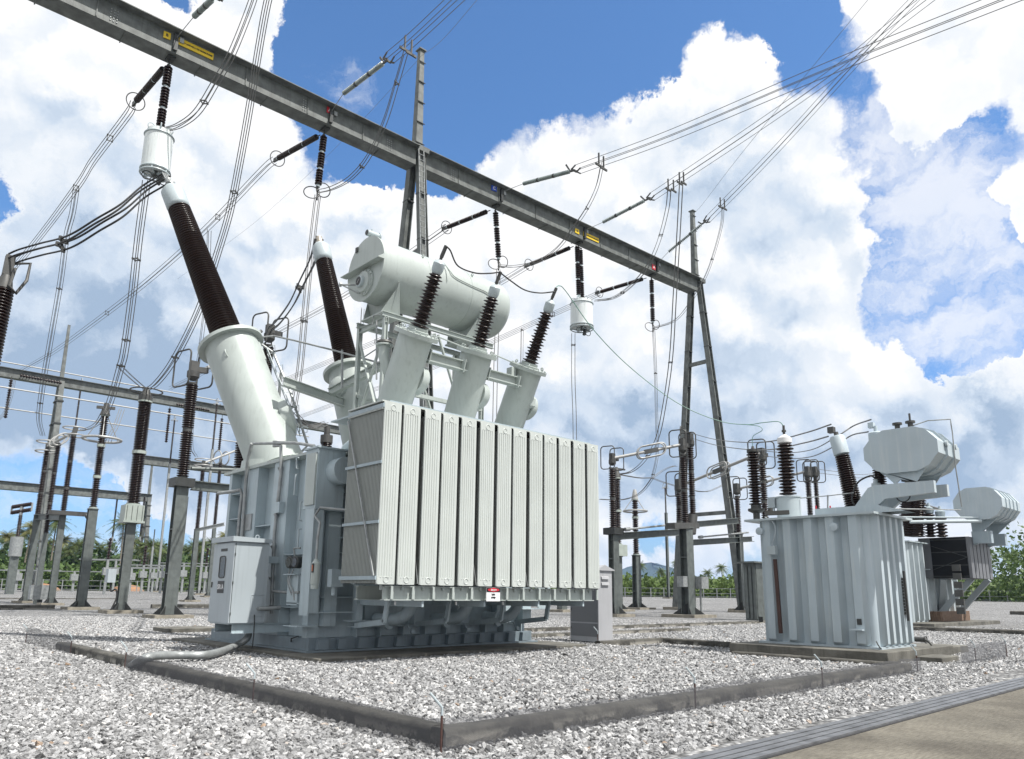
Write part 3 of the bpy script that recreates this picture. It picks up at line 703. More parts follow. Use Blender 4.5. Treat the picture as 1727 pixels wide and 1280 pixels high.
b = MB().box(CX0-.06, CX0-.03, CYc+.42, CYc+.52, CZ+.62, CZ+.76); b.build('small_bracket', M['dark'], cons)
b = MB()
for x in (11.05, 12.8):
    a = math.radians(40); q = V((x, CYc-CR*math.cos(a), CZ+CR*math.sin(a))); b.ring(q+V((0,-.03,.02)), (1,0,0), .045, .012, 12, 5); b.box(x-.01, x+.01, q.y-.04, q.y+.02, q.z-.08, q.z)
b.build('lifting_lug', M['paint'], cons)
def onc(x, deg, r=CR+.03): a = math.radians(deg); return V((x, CYc-r*math.cos(a), CZ+r*math.sin(a)))
b = MB(); b.tube(crom([onc(11.8, 75), onc(11.85, 55), onc(11.9, 25), onc(12.05, 14), onc(12.6, 9), onc(13.2, 6), onc(13.5, -5)], 5), .016, 6)
b.tube([onc(11.72, 60), onc(11.74, 40), onc(11.75, 20), onc(11.76, 0)], .01, 6); b.build('thin_pipe', M['paint'], cons)
# saddles
for x in (10.25, 13.1):
    b = MB(); w = .9
    b.poly([(x, CYc-.80, CZ-.45), (x, CYc+.80, CZ-.45), (x, CYc+.42, CZ-1.25), (x, CYc-.42, CZ-1.25)], (.03,0,0))
    for y in (-.42, .42): b.poly([(x-.28, CYc+y, CZ-1.25), (x+.32, CYc+y, CZ-1.25), (x+.05, CYc+y*1.8, CZ-.5)], (0,.02,0))
    b.box(x-.3, x+.34, CYc-.5, CYc+.5, CZ-1.29, CZ-1.25)
    b.build('saddle', M['paint'], cons)
# steel frame carrying it
b = MB(); zt = CZ-1.30
for y in (CYc-.62, CYc+.62):
    b.ibeam((9.9, y, zt-.07), (13.7, y, zt-.07), .10, .13, .012)
for x in (10.0, 13.3):
    b.ibeam((x, CYc-.66, zt-.22), (x, CYc+.66, zt-.22), .10, .14, .012)
    for y in (CYc-.62, CYc+.62):
        b.ibeam((x, y, ZT), (x, y, zt-.14), .11, .11, .012, up=(1,0,0))
for y in (CYc-.62, CYc+.62):
    b.bar((10.1, y, ZT+.3), (11.6, y, zt-.2), .075, .04); b.bar((13.2, y, ZT+.3), (11.7, y, zt-.2), .075, .04)
    b.bar((10.0, y, 6.5), (13.3, y, 6.5), .1, .1)
for x in (10.0, 13.3): b.bar((x, CYc-.6, ZT+1), (x, CYc+.6, zt-.5), .07, .04); b.bar((x, CYc+.6, ZT+1), (x, CYc-.6, zt-.5), .07, .04)
b.build('support_frame', M['paint'], T1)
# braces, rails and pipes above the tank
b = MB()
q0 = at(478, 643, X=8.6); q1 = at(590, 683, X=10.9)
b.ibeam(q0, q1, .16, .24, .02); q2 = at(556, 662, X=10.2); q3 = at(655, 610, X=10.4)
b.ibeam(q2, q3, .14, .22, .02)
b.build('brace_beam', M['paint'], T1)
b = MB()
b.tube([f1+side*.80, f1+side*1.0+V((.2,-.1,.02)), at(500, 575, X=9.0), at(560, 590, X=9.9), at(640, 612, X=10.3)], .026, 8)
b.bar(at(577, 590, X=10.1), at(577, 655, X=10.1), .05, .05); b.tube([at(613, 603, X=10.2), at(640, 585, X=10.1)], .018, 6)
b.tube([at(635, 540, X=9.9), at(635, 640, X=9.9)], .022, 6); b.tube([at(628, 548, X=9.9), at(630, 532, X=9.9), at(645, 530, X=9.9)], .018, 6)
b.build('top_rail', M['galv'], T1)
# galvanised conduits on the end face
def onf(x, y, o=.06): return at(x, y, X=X0-o)
b = MB(); b.tube([onf(462,752,.1), onf(474,752,.1), onf(474,800), onf(467,860), onf(463,900), onf(461,940), onf(459,985), onf(458,1035)], .040, 12)
b.tube([onf(462,745,.1), onf(505,748,.1), onf(530,752,.1)], .036, 10)
for p in ((474,790),(467,868),(462,922),(459,975)): b.cyl(onf(*p,.02)+V((0,0,-.035)), onf(*p,.02)+V((-.04,0,.035)), .052, n=12)
b.build('cable_conduit', M['galv'], T1)
b = MB(); b.tube([onf(425,748,.15), onf(418,775,.1), onf(412,850), onf(408,908)], .045, 12); b.tube([onf(500,747,.1), onf(428,748,.1)], .04, 10); b.build('cable_conduit', M['galv'], T1)
b = MB(); b.tube([onf(368,832,.25), onf(392,829,.2), onf(406,826,.1), onf(408,834), onf(404,870), onf(401,910)], .042, 12); b.build('cable_conduit', M['galv'], T1)
b = MB(); b.tube([onf(425,1028,.3), onf(452,1028,.12), onf(458,1020,.08), onf(459,995)], .040, 10); b.tube([onf(460,997,.12), onf(484,999,.15), onf(505,999,.2)], .03, 8); b.build('cable_conduit', M['galv'], T1)
b = MB()
for (xa, ya, xb, yb) in ((500,772,500,790),(499,800,496,835),(507,846,505,878),(504,892,502,925)):
    b.tube([onf(xa+4,ya,.08), onf(xa,ya,.14), onf(xb,yb,.14), onf(xb+4,yb,.08)], .018, 6)
b.build('ladder_rung', M['white'], T1)
# dial gauges on a bracket
gp = onf(492, 948, .25)
b = MB(); b.box(X0-.30, X0-.0, gp.y-.26, gp.y+.24, gp.z-.27, gp.z-.25); b.box(X0-.2, X0-.17, gp.y-.25, gp.y+.22, gp.z-.9, gp.z-.27)
gb = b.build('gauge_bracket', M['tankp'], T1)
for dy in (.14, -.12):
    b = MB(); b.lathe((X0-.12, gp.y+dy, gp.z), (-1,-.15,0), [(0,.13),(.13,.13),(.15,.11)], 24); b.build('dial_gauge', M['dark'], gb)
    MB().lathe((X0-.272, gp.y+dy-.022, gp.z), (-1,-.15,0), [(0,.095),(.004,.095)], 24).build('gauge_face', M['pane'], gb)
b = MB(); b.tube(crom([(X0-.2,gp.y,gp.z-.15),(X0-.25,gp.y+.05,gp.z-.4),(X0-.22,gp.y-.08,gp.z-.6),(X0-.2,gp.y-.15,gp.z-.8)],6), .018, 6); b.tube(crom([(X0-.2,gp.y+.15,gp.z-.1),(X0-.26,gp.y+.1,gp.z-.4),(X0-.2,gp.y,gp.z-.7)],6), .012, 6)
b.tube([(X0-.15,gp.y-.15,gp.z+.3),(X0-.15,gp.y+.15,gp.z+.3),(X0-.1,gp.y+.15,gp.z+.1)], .02, 6); b.build('gauge_hose', M['galv'], T1)
# breather with pipe
bp_ = at(532, 965, X=X0-.35)
b = MB(); b.lathe(bp_+V((0,0,-.24)), (0,0,1), [(0,.085),(.02,.09),(.42,.09),(.44,.07),(.48,.045),(.5,.045)], 24); br = b.build('breather', M['paint'], T1)
b = MB(); b.lathe(bp_+V((0,0,-.33)), (0,0,1), [(0,.075),(.085,.08)], 16); b.build('breather_foot', M['paint'], br)
MB().bar(bp_+V((-.088,-.03,.02)), bp_+V((-.088,-.03,.14)), .05, .014, up=(1,0,0)).build('sight_glass', M['amber'], br)
MB().bar(bp_+V((-.083,-.03,-.01)), bp_+V((-.083,-.03,.17)), .07, .014, up=(1,0,0)).build('sight_frame', M['black_p'], br)
b = MB(); b.tube([bp_+V((0,0,.24)), bp_+V((0,0,.7)), bp_+V((.03,0,1.0)), at(531, 870, X=X0-.3), at(540, 856, X=X0-.25), at(583, 860, X=X0+.1)], .026, 8); b.build('breather_pipe', M['galv'], br)
b = MB(); q = at(563, 975, Y=Y0-.5); b.box(q.x-.12, q.x+.16, Y0-.62, Y0-.45, q.z-.18, q.z+.18); b.cyl((q.x, Y0-.53, q.z-.35), (q.x, Y0-.53, q.z-.18), .05, n=10); b.build('small_cabinet', M['tankp'], T1)
b = MB(); q = at(400, 975, X=X0-.02)
# control cabinet hung on the end of the tank
cx0, cx1, cy0, cy1, cz0, cz1 = 6.72, 7.52, 16.0, 17.1, .76, 2.46
b = MB().box(cx0+.03, cx1, cy0, cy1, cz0, cz1); cab = b.build('control_cabinet', M['cubg'], T1)
b = MB(); b.add([(cx0-.06,cy0-.05,cz1+.02),(cx1+.03,cy0-.05,cz1+.02),(cx1+.03,cy1+.05,cz1+.02),(cx0-.06,cy1+.05,cz1+.02),(cx0-.06,cy0-.05,cz1+.13),(cx1+.03,cy0-.05,cz1+.10),(cx1+.03,cy1+.05,cz1+.10),(cx0-.06,cy1+.05,cz1+.13)], [(0,3,2,1),(4,5,6,7),(0,1,5,4),(1,2,6,5),(2,3,7,6),(3,0,4,7)])
b.box(cx0+.05, cx1-.02, cy0+.02, cy1-.02, cz1, cz1+.02)
b.build('cabinet_roof', M['cubg'], cab)
b = MB().box(cx0, cx0+.022, cy0+.0, cy1, cz0, cz1-.01); dr = b.build('door', M['cubg'], cab)
b = MB().box(cx0-.006, cx0, cy0+.40, cy0+.70, 1.72, 2.16); b.build('window', M['pane'], cab)
b = MB().rrect((cx0-.006, cy0+.55, 1.94), (0,1,0), (0,0,1), .31, .46, .06, .012); b.build('window_frame', M['fit'], cab)
pl = MB().box(cx0-.008, cx0, cy0+.38, cy0+.72, 1.38, 1.64).build('number_plate', M['black_p'], cab)
text('SR1A', M['white_p'], cab, (cx0-.009, cy0+.55, 1.51), (0,-1,0), (0,0,1), .145, thick=.002)
MB().box(cx0-.006, cx0, cy0+.36, cy0+.70, 2.28, 2.34).build('maker_plate', M['dark'], cab)
MB().box(cx0-.02, cx0, cy1-.08, cy1-.05, 1.5, 1.62).build('handle', M['fit'], cab)
b = MB(); 
for z in (.95, 1.6, 2.2): b.cyl((cx0+.027, cy0-.008, z-.03), (cx0+.027, cy0-.008, z+.03), .012, n=8)
b.box(cx0+.024, cx0+.034, cy0-.003, cy0, cz0, cz1-.01); b.build('hinge', M['dark'], cab)
b = MB(); b.rrect((7.33, cy0-.004, 1.12), (1,0,0), (0,0,1), .30, .46, .02, .006); b.rrect((7.34, cy0-.006, 1.14), (1,0,0), (0,0,1), .18, .30, .02, .006); b.box(7.22, 7.46, cy0-.010, cy0, .97, 1.30); b.build('gland_plate', M['cubg'], cab)
b = MB(); b.tube([(7.36, cy0-.01, 1.06), (7.36, cy0-.10, 1.06), (7.52, cy0-.14, 1.06), (7.8, cy0-.14, 1.08)], .045, 12); b.build('conduit_stub', M['galv'], cab)
b = MB(); b.ibeam((6.85, cy0+.1, cz0-.12), (8.16, cy0+.1, cz0-.12), .1, .2, .012); b.ibeam((6.85, cy1-.1, cz0-.12), (8.16, cy1-.1, cz0-.12), .1, .2, .012); b.box(6.75, 7.5, cy0+.05, cy1-.05, cz0-.03, cz0-.001)
b.box(7.5, 7.98, cy0+.3, cy0+.34, 2.05, 2.2); b.build('cabinet_bracket', M['tankp'], cab)
b = MB(); b.ring((7.35, cy0+.3, cz1+.16), (0,1,0), .04, .01, 14, 5); b.build('lifting_eye', M['cubg'], cab)
b = MB(); b.tube([(7.28,cy0-.02,.93),(7.28,cy0-.05,.8),(7.30,cy0-.02,.5),(7.3,cy0,.25)], .012, 6); b.build('earth_wire', M['dark'], cab)
# hose from the cabinet to the ground, a thing that lies across the kerb
h0 = V((7.35, 16.4, .62))
pts = [h0, V((7.3,16.3,.42)), at(390, 1092, Z=.25), at(350, 1104, Z=.24), at(300, 1105, Z=.25), at(262, 1106, Z=.27), at(240, 1112, Z=.22), at(222, 1122, Z=.05)]
b = MB().tube(crom(pts, 8), .074, 14); one(b, 'cable_duct', M['galv'], 'thick grey ducting hose lying from the control cabinet across the kerb', 'hose')
b = MB(); b.tube([at(491, 1103, Z=.02), at(491, 1077, X=X0-.15), at(503, 1073, X=X0-.05)], .014, 6); b.build('earth_strap', M['black'], T1)
# ------------------------------------------------------------------ the blue grey transformer
TX0, TX1, TY0, TY1, TZ0, TZ1 = 18.40, 20.66, 7.21, 10.42, .27, 3.42  # transformer placed nearer by scaling its coordinates about the camera, baked into the numbers
T2 = thing('shunt_transformer', (19.5, 8.8, .27), 'blue grey ribbed transformer under an eight-sided oil tank, nearest on the right', 'transformer')
def ribtank(T, x0, x1, y0, y1, z0, z1, m, nl=5, ns=5, dep=.20, top=.09):
    b = MB(); rnd = .18
    b.box(x0+dep, x1-dep, y0+dep, y1-dep, z0, z1-.02)
    tk = b.build('tank', M[m], T)
    r = MB()
    def wave(p0, p1, nrm, n, w):
        p0, p1 = V(p0), V(p1); Lg = (p1-p0).length; d = (p1-p0)/Lg; st = Lg/n
        prof = [(0, 0)]
        for k in range(n):
            s_ = k*st+st*.5; prof += [(s_-w/2-.10, 0), (s_-w/2, 1), (s_+w/2, 1), (s_+w/2+.10, 0)]
        prof.append((Lg, 0)); o = len(r.v); m2 = len(prof)
        for z in (z0+.02, z0+.12, z1-.10, z1-.02):
            for (s_, q) in prof:
                qq = q*(.1 if z == z0+.02 else 1); r.v.append(tuple(p0+d*s_+V(nrm)*(dep*qq-dep*.02)+V((0,0,z))))
        for i in range(3):
            for k in range(m2-1): r.f.append((o+i*m2+k, o+i*m2+k+1, o+(i+1)*m2+k+1, o+(i+1)*m2+k))
    wave((x0+dep, y1-dep, 0), (x0+dep, y0+dep, 0), (-1,0,0), nl, .20)
    wave((x0+dep, y0+dep, 0), (x1-dep, y0+dep, 0), (0,-1,0), ns, .14)
    # rounded near corner
    r.lathe((x0+dep+.10, y0+dep+.10, z0), (0,0,1), [(0,.16),(z1-z0-.02,.16)], 24)
    r.build('tank_ribs', M[m], tk, angle=50)
    c = MB().box(x0-top, x1+top, y0-top, y1+top, z1-.02, z1+.035); c.build('cover_plate', M['white'], tk)
    return tk
tk = ribtank(T2, TX0, TX1, TY0, TY1, TZ0, TZ1, 'blueg', 5, 5)
b = MB().box(TX0+.06, TX1-.06, TY0+.06, TY1-.06, TZ0, TZ0+.05); b.build('base_frame', M['blueg'], T2)
def onl(x, y, o=.0): return at(x, y, X=TX0-o)
b = MB()
for q in ((1283, 896), (1408, 889)): b.lathe(onl(*q), (-1,0,0), [(0,.10),(.09,.10),(.10,.085)], 24)
b.build('round_boss', M['blueg'], tk)
b = MB(); b.bar(onl(1307,943,.03), onl(1317,1068,.03), .09, .045, up=(1,0,0)); b.build('terminal_strip', M['brownd'], T2)
b = MB(); q = onl(1303, 928, .05); b.box(q.x-.08, q.x+.06, q.y-.11, q.y+.11, q.z-.11, q.z+.11); bx = b.build('junction_box', M['white'], T2)
b = MB(); b.tube(crom([onl(1290,872,.04), onl(1303,880,.05), onl(1308,895,.06), onl(1302,920,.08)], 6), .014, 6); b.build('cable', M['cubg'], T2)
b = MB()
for (xa, ya) in ((1283,1044),(1449,1048)): q = onl(xa, ya, .02); b.box(q.x-.01, q.x+.02, q.y-.05, q.y+.05, q.z-.08, q.z+.06)
b.build('nameplate', M['dark'], T2)
b = MB(); q = onl(1446, 1061, .0); b.box(q.x-.12, q.x+.15, q.y-.16, q.y+.14, q.z-.03, q.z); b.build('jacking_lug', M['blueg'], T2)
b = MB()
for k in range(12): b.box(TX0+1.45+.0, TX0+1.60, TY0-.05, TY0-.0, 1.05+.075*k, 1.11+.075*k)
b.bar((TX0+1.52, TY0-.06, .9), (TX0+1.50, TY0-.06, 2.1), .05, .05)
b.build('terminal_ladder', M['fit'], T2)
b = MB(); q = V((TX1-.25, TY0-.1, TZ0+.18)); b.cyl(q+V((0,.15,0)), q+V((0,-.12,0)), .06, n=12); b.ring(q+V((0,-.14,0)), (0,1,0), .08, .014, 14, 5); b.tube([q+V((0,-.1,0)), q+V((-.1,-.25,-.05)), q+V((-.1,-.3,-.12))], .03, 8); b.build('drain_valve', M['fit'], T2)
b = MB(); b.tube(crom([onl(1478, 1082, .02), onl(1484, 1092, .05), at(1492, 1098, Z=.17), at(1505, 1101, Z=.16)], 5), .014, 6); b.build('earth_wire', M['fit'], T2)
# top deck, white turret, bushings
zt = TZ1+.035
def topz(x, y, z=zt): return at(x, y, Z=z)
def post_bushing(x, y0, y1, X, rc, rs, name, T, foot=None, cap='white', capr=.16, caph=.28, pitch=.075, rs2=.85):
    A = at(x, y0, X=X); h1 = hz(x, y1, A); Bp = V((A.x, A.y, h1)); b = MB().insul(A, Bp, rc, rs, 28, pitch, rs2=rs2); p = b.build(name, M['porc'], T, angle=60)
    return A, Bp, p
# leftmost dark bushing
A, Bq, p = post_bushing(1275, 852, 764, 18.977, .085, .185, 'bushing', T2)
b = MB(); b.lathe(A-V((0,0,.22)), (0,0,1), [(0,.10),(.06,.22),(.12,.22),(.13,.14),(.22,.14)], 24); b.cyl(A-V((0,0,.45)), A-V((0,0,.2)), .09, n=14); b.build('mounting_flange', M['fit'], p)
b = MB(); b.lathe(Bq, (0,0,1), [(0,.12),(.02,.17),(.10,.17),(.12,.05),(.2,.03)], 20); b.build('expansion_cap', M['fit'], p)
tp2a = Bq+V((0,0,.2))
# tall white turret with the brown bushing
A = at(1331, 864, X=19.068); A.z = zt; zt_ = hz(1331, 838, A); F2 = V((A.x, A.y, zt_)); b = MB(); b.lathe(A, (0,0,1), [(0,.31),(zt_-zt-.03,.31),(zt_-zt-.03,.33),(zt_-zt,.33)], 36); wt = b.build('turret', M['white'], T2)
zq = hz(1322, 749, F2); b = MB().insul(F2+V((0,0,.05)), V((F2.x, F2.y, zq)), .115, .225, 28, .085, rs2=.86); p = b.build('bushing', M['porc'], T2, angle=60)
b = MB(); b.lathe(V((F2.x, F2.y, zq)), (0,0,1), [(0,.15),(.03,.19),(.16,.19),(.22,.10),(.26,.05)], 24); b.build('expansion_cap', M['white_p'], p)
b = MB(); b.cyl(V((F2.x, F2.y, zq+.26)), V((F2.x, F2.y, zq+.52)), .035, n=8); b.lathe(V((F2.x,F2.y,zq+.34)), (0,0,1), [(0,.06),(.05,.06)], 10); b.build('terminal', M['fit'], p); tp2b = V((F2.x, F2.y, zq+.52))
b = MB(); q = F2+V((-.0,.42,-.10)); b.box(q.x-.1, q.x+.1, q.y-.08, q.y+.13, q.z-.17, q.z+.12); b.cyl(q+V((0,.0,-.3)), q+V((0,.0,-.1)), .02, n=6); b.cyl(q+V((0,.05,-.3)), q+V((0,.05,-.1)), .02, n=6); b.build('terminal_box', M['cubg'], T2)
b = MB(); q = topz(1290, 866, zt+.05); b.bar(q, q+V((.3,-.5,.02)), .16, .10); b.lathe(q+V((.1,-.1,.0)), (0,0,1), [(0,.06),(.14,.06)], 12); b.build('valve_block', M['fit'], T2)
# leaning 500 kV bushing (grey cylinder cap)
d5 = u(at(1412, 742, X=19.885)-at(1440, 846, X=19.885)); A = at(1438, 846, X=19.885)-d5*.3
b = MB().insul(A, at(1420, 768, X=19.885), .16, .235, 32, .06, rc1=.12, rs1=.185); p = b.build('bushing', M['porc'], T2, angle=60)
q = at(1420, 768, X=19.885); b = MB(); b.lathe(q, d5, [(0,.15),(.03,.20),(.50,.20),(.54,.17)], 32); b.build('expansion_cap', M['blueg'], p)
b = MB(); b.cyl(q+d5*.5, q+d5*.66, .06, n=12); b.box(*sum([[c_-.08, c_+.08] for c_ in (q+d5*.74+V((0,.1,0)))], [])); b.build('terminal', M['fit'], p); tp5 = q+d5*.74+V((0,.1,0))
A = at(1487, 850, X=20.339); Bq = at(1478, 740, X=20.339); d6 = u(Bq-A)
b = MB().insul(A, Bq-d6*.25, .12, .18, 28, .06, rc1=.1, rs1=.15); p = b.build('bushing', M['porc'], T2, angle=60)
b = MB(); b.lathe(Bq-d6*.25, d6, [(0,.12),(.03,.19),(.40,.19),(.43,.15)], 32); b.cyl(Bq+d6*.15, Bq+d6*.35, .05, n=10); b.box(*sum([[c_-.07, c_+.07] for c_ in (Bq+d6*.38+V((0,.1,0)))], [])); b.build('expansion_cap', M['blueg'], p); tp6 = Bq+d6*.38+V((0,.1,0))
b = MB(); q = at(1477, 815, X=19.340); b.cyl(q-V((0,0,.25)), q, .12, .10, n=18); b.cyl(q, q+V((0,0,.1)), .05, n=10); b.build('small_bushing', M['white'], T2)
b = MB(); b.tube(crom([q+V((0,0,.12)), q+V((0,.12,.20)), q+V((0,.45,.05)), q+V((0,.62,-.35)), q+V((0,.5,-.6))], 6), .022, 6); b.build('loop_cable', M['black'], T2)
# long turret box and goosenecks carrying the conservator
b = MB(); q = at(1378, 858, X=18.977); q2 = at(1476, 848, X=18.977)
b.box(18.841, 19.386, q2.y-.05, q.y, zt, zt+.21); b.add([(18.796,q2.y-.05,zt+.21),(19.431,q2.y-.05,zt+.21),(19.431,q2.y-.75,zt+.006),(18.796,q2.y-.75,zt+.006),(18.796,q2.y-.05,zt+.006),(19.431,q2.y-.05,zt)], [(0,3,2,1),(0,4,3),(1,2,5),(0,1,5,4)])
b.build('conservator_foot', M['blueg'], T2)
for x, w in ((18.86, .14), (19.749, .14)):
    a0 = at(1444, 848, X=18.841); yb, ze = a0.y, hz(1475, 826, at(1475, 826, X=18.841)); ye = at(1574, 812, X=18.841).y; zb0 = zt+.12
    yk = at(1470, 820, X=18.841).y; z1_ = at(1470, 822, X=18.841).z; z0_ = z1_-.32; yo = .0
    b = MB(); b.poly([(x, yb+.12, zb0), (x, yk+.1, z1_+.0), (x, yk-.1, z1_+.05), (x, ye, z1_+.04), (x, ye-.0, z0_+.08), (x, yk-.28, z0_+.02), (x, yb-.42, zb0)], (w, 0, 0))
    b.build('gooseneck_beam', M['blueg'], T2)
ZG = z1_+.04
P = [at(a_, c_, X=18.932) for a_, c_ in ((1457,757),(1469,739),(1490,728),(1543,722),(1570,731),(1582,758),(1577,779),(1535,790),(1512,796),(1490,791),(1470,778))]
# eight-sided end
yc = (P[0].y+P[5].y)/2; hw = abs(P[0].y-P[5].y)/2; 
zc_ = (at(1520, 722, X=18.932).z + at(1512, 797, X=18.932).z)/2; hh2 = (at(1520, 722, X=18.932).z - at(1512, 797, X=18.932).z)/2
oc = [(-1,-.28),(-1,.28),(-.72,.80),(-.42,1),(.42,1),(.72,.80),(1,.28),(1,-.28),(.72,-.80),(.42,-1),(-.42,-1),(-.72,-.80)]
def octa(x0, x1, T, yc, zc, hw, hh, name='conservator', m='blueg', ribs=2):
    b = MB(); pts = [(x0, yc+hw*a, zc+hh*c) for a, c in oc]; b.poly(pts, (x1-x0, 0, 0)); cv = b.build(name, M[m], T, angle=20)
    r = MB()
    for k in range(ribs):
        x = x0+(x1-x0)*(k+1)/(ribs+1)
        r.poly([(x, yc+(hw+.05)*a, zc+(hh+.05)*c) for a, c in oc], (.04, 0, 0))
    r.poly([(x0-.02, yc+(hw+.0)*a*1.01, zc+(hh+.0)*c*1.01) for a, c in oc], (.018, 0, 0))
    r.build('stiffener_band', M[m], cv, angle=20); return cv
cv = octa(18.932, 20.475, T2, yc, zc_, hw, hh2)
for x in (19.023, 20.158):
    b = MB(); b.poly([(x, yc+hw*.62, zc_-hh2*.85), (x, yc-hw*.62, zc_-hh2*.85), (x, yc-hw*.30, ZG), (x, yc-hw*.42, ZG), (x, yc+hw*.1, ZG+.12), (x, yc+hw*.25, ZG)], (.04,0,0)); b.build('saddle', M['blueg'], cv)
b = MB(); b.lathe((19.431, yc, zc_-hh2-.16), (0,0,1), [(0,.2),(.2,.2)], 24); b.build('flange_drum', M['fit'], cv)
for yy, xx in ((.05, 19.068), (-.25, 19.068)):
    b = MB(); q = V((xx, yc+yy, zc_+hh2)); b.cyl(q, q+V((0,0,.12)), .06, n=12); b.lathe(q+V((0,0,.12)), (0,0,1), [(0,.11),(.05,.11)], 16)
    if yy < 0: b.cyl(q+V((0,0,.15)), q+V((0,0,.36)), .025, n=8)
    b.build('vent_valve', M['fit'], cv)
b = MB()
for x in (19.431, 20.067): b.lathe((x, yc-hw-.02, zc_+.12), (0,-1,0), [(0,.07),(.05,.07)], 12)
b.build('lifting_lug', M['white'], cv)
b = MB(); q = V((19.113, yc-.25, zc_+hh2+.05)); b.tube([q, q+V((.1,-.35,.10)), q+V((.4,-.75,.12)), at(1604, 716, X=19.613), at(1606, 728, X=19.613), at(1612, 790, X=19.704), at(1622, 855, X=19.794)], .014, 6); b.build('thin_pipe', M['galv'], cv)
b = MB(); q = at(1523, 835, X=18.977); b.ring(q+V((0,.0,0)), (1,0,0), .16, .015, 18, 5); b.build('cable_loop', M['black'], T2)
b = MB(); b.tube([F2+V((.0,-.34,-.06)), at(1398, 836, X=19.250), at(1440, 831, X=19.250)], .013, 6)
b.tube([at(1396, 862, X=19.250), at(1396, 835, X=19.250)], .02, 6); b.build('top_rail', M['galv'], T2)
b = MB()
for xx in (1376, 1400): q = at(xx, 853, X=19.068); b.cyl(q-V((0,0,.08)), q+V((0,0,.0)), .02, n=8)
b.build('red_vent_cap', M['red'], T2)
b = MB(); b.tube([topz(1496, 874), topz(1496, 874)+V((0,0,.25)), at(1620, 860, Y=(TY0+.3))], .018, 6); b.build('side_rail', M['galv'], T2)

# ------------------------------------------------------------------ third transformer, behind
a = at(1545, 1050, Z=.2); S0x, S0y = a.x, a.y
T3 = thing('power_transformer', (S0x+2, S0y+1, .2), 'furthest transformer at the right, with dark radiators and a smaller eight-sided oil tank', 'transformer')
ex = at(1524, 1040, X=S0x).y; ztk = at(1548, 912, X=S0x).z
xe = at(1640, 1046, Y=S0y).x
ribtank(T3, S0x, S0x+2.6, S0y, S0y+4.2, .2, ztk, 'white', 4, 3, .2)
xr = S0x+3.0
ribtank(T3, xr+.2, xr+5.5, S0y+.2, S0y+4, .2, at(1590, 960, X=xr).z, 'white', 4, 5, .2)
b = MB().box(xr+.3, xr+5.0, S0y-.2, S0y+4.2, .2, .72)
b.build('wooden_skirt', M['wood'], T3)
b = MB()
for k in range(40): b.box(xr+.26, xr+.298, S0y-.18+k*.11, S0y-.18+k*.11+.06, .21, .75)
for k in range(42): b.box(xr+.32+k*.11, xr+.32+k*.11+.06, S0y-.24, S0y-.202, .21, .75)
b.build('wooden_slats', M['wood'], T3)
b = MB(); 
ra = at(1575, 975, X=S0x+3.2); rb = at(1636, 975, X=S0x+3.2); rt = at(1575, 907, X=S0x+3.2).z; rz = ra.z
b.box(ra.x-.02, ra.x+.5, rb.y+.005, ra.y, rz+.01, rt-.01)
rad = b.build('radiator', M['drad'], T3)
b = MB(); 
for z in (.03, .3, .62, .93): b.box(ra.x-.03, ra.x-.002, rb.y, ra.y, rz+(rt-rz)*z, rz+(rt-rz)*z+.05)
b.bar((ra.x-.03, ra.y, rz+(rt-rz)*.8), (ra.x-.03, rb.y, rz+(rt-rz)*.5), .05, .03); b.bar((ra.x-.03, ra.y, rz+(rt-rz)*.2), (ra.x-.03, rb.y, rz+(rt-rz)*.5), .05, .03)
b.build('radiator_strap', M['dark'], rad)
xq = at(1672, 980, Y=rb.y).x; n = 6; w = (xq-ra.x)/n
for i in range(n):
    b = MB().box(ra.x+w*i, ra.x+w*i+w*.8, rb.y-.15, rb.y+2.4, rz, rt); b.build('radiator', M['cubd'], T3)
b = MB()
for x in (ra.x+1, ra.x+4): b.bar((x, rb.y+.2, rz), (x, S0y+.2, rz-2.0), .2, .3); 
b.bar((ra.x+.2, ra.y-.4, rz), (ra.x+1.6, S0y+.3, rz-1.8), .3, .3)
b.build('support_bracket', M['cubg'], T3)
P0_ = at(1608, 850, X=S0x+3.5); P1_ = at(1690, 850, X=S0x+3.5); zt3 = at(1650, 822, X=S0x+3.5).z; zb3 = at(1650, 876, X=S0x+3.5).z
xf = at(1716, 850, Y=P1_.y).x
cv3 = octa(S0x+3.5, max(xf, S0x+7), T3, (P0_.y+P1_.y)/2, (zt3+zb3)/2, abs(P0_.y-P1_.y)/2, (zt3-zb3)/2, m='blueg', ribs=4)
b = MB()
for x in (S0x+4, S0x+6.6):
    y0_, y1_ = P1_.y+.2, P0_.y-.6; b.poly([(x, y1_, zb3+.3), (x, y0_, zb3+.3), (x, y0_+1.0, zb3-.62), (x, y0_+1.5, zb3-.62)], (.15,0,0))
    b.box(x-.1, x+.3, y0_+.6, y1_, zb3-1.25, zb3-.60)
    b.bar((x+.1, y0_+1.3, zb3-1.1), (x+.1, S0y+1.4, rt-1.6), .26, .3); b.bar((x+.1, y0_+2.4, zb3-1.1), (x+.1, S0y+2.2, rt-.2), .2, .24)
b.build('gooseneck_beam', M['paintb'], T3)
b = MB(); q = at(1575, 905, X=S0x+2)
for i, xx in enumerate((1549, 1570, 1589)):
    A = at(xx, 906, X=S0x+3); Bq = at(xx-3, 860+i*6, X=S0x+3); p = MB().insul(A, Bq, .16, .30, 20, .16).build('bushing', M['porc'], T3, angle=60)
    MB().lathe(Bq, u(Bq-A), [(0,.22),(.3,.26),(.4,.1),(.6,.05)], 16).build('expansion_cap', M['paintb'], p)
b = MB(); b.tube([at(1546, 852, X=S0x+3), at(1556, 850, X=S0x+3), at(1575, 856, X=S0x+3), at(1586, 859, X=S0x+3)], .06, 6); b.build('bus_link', M['wire'], T3)
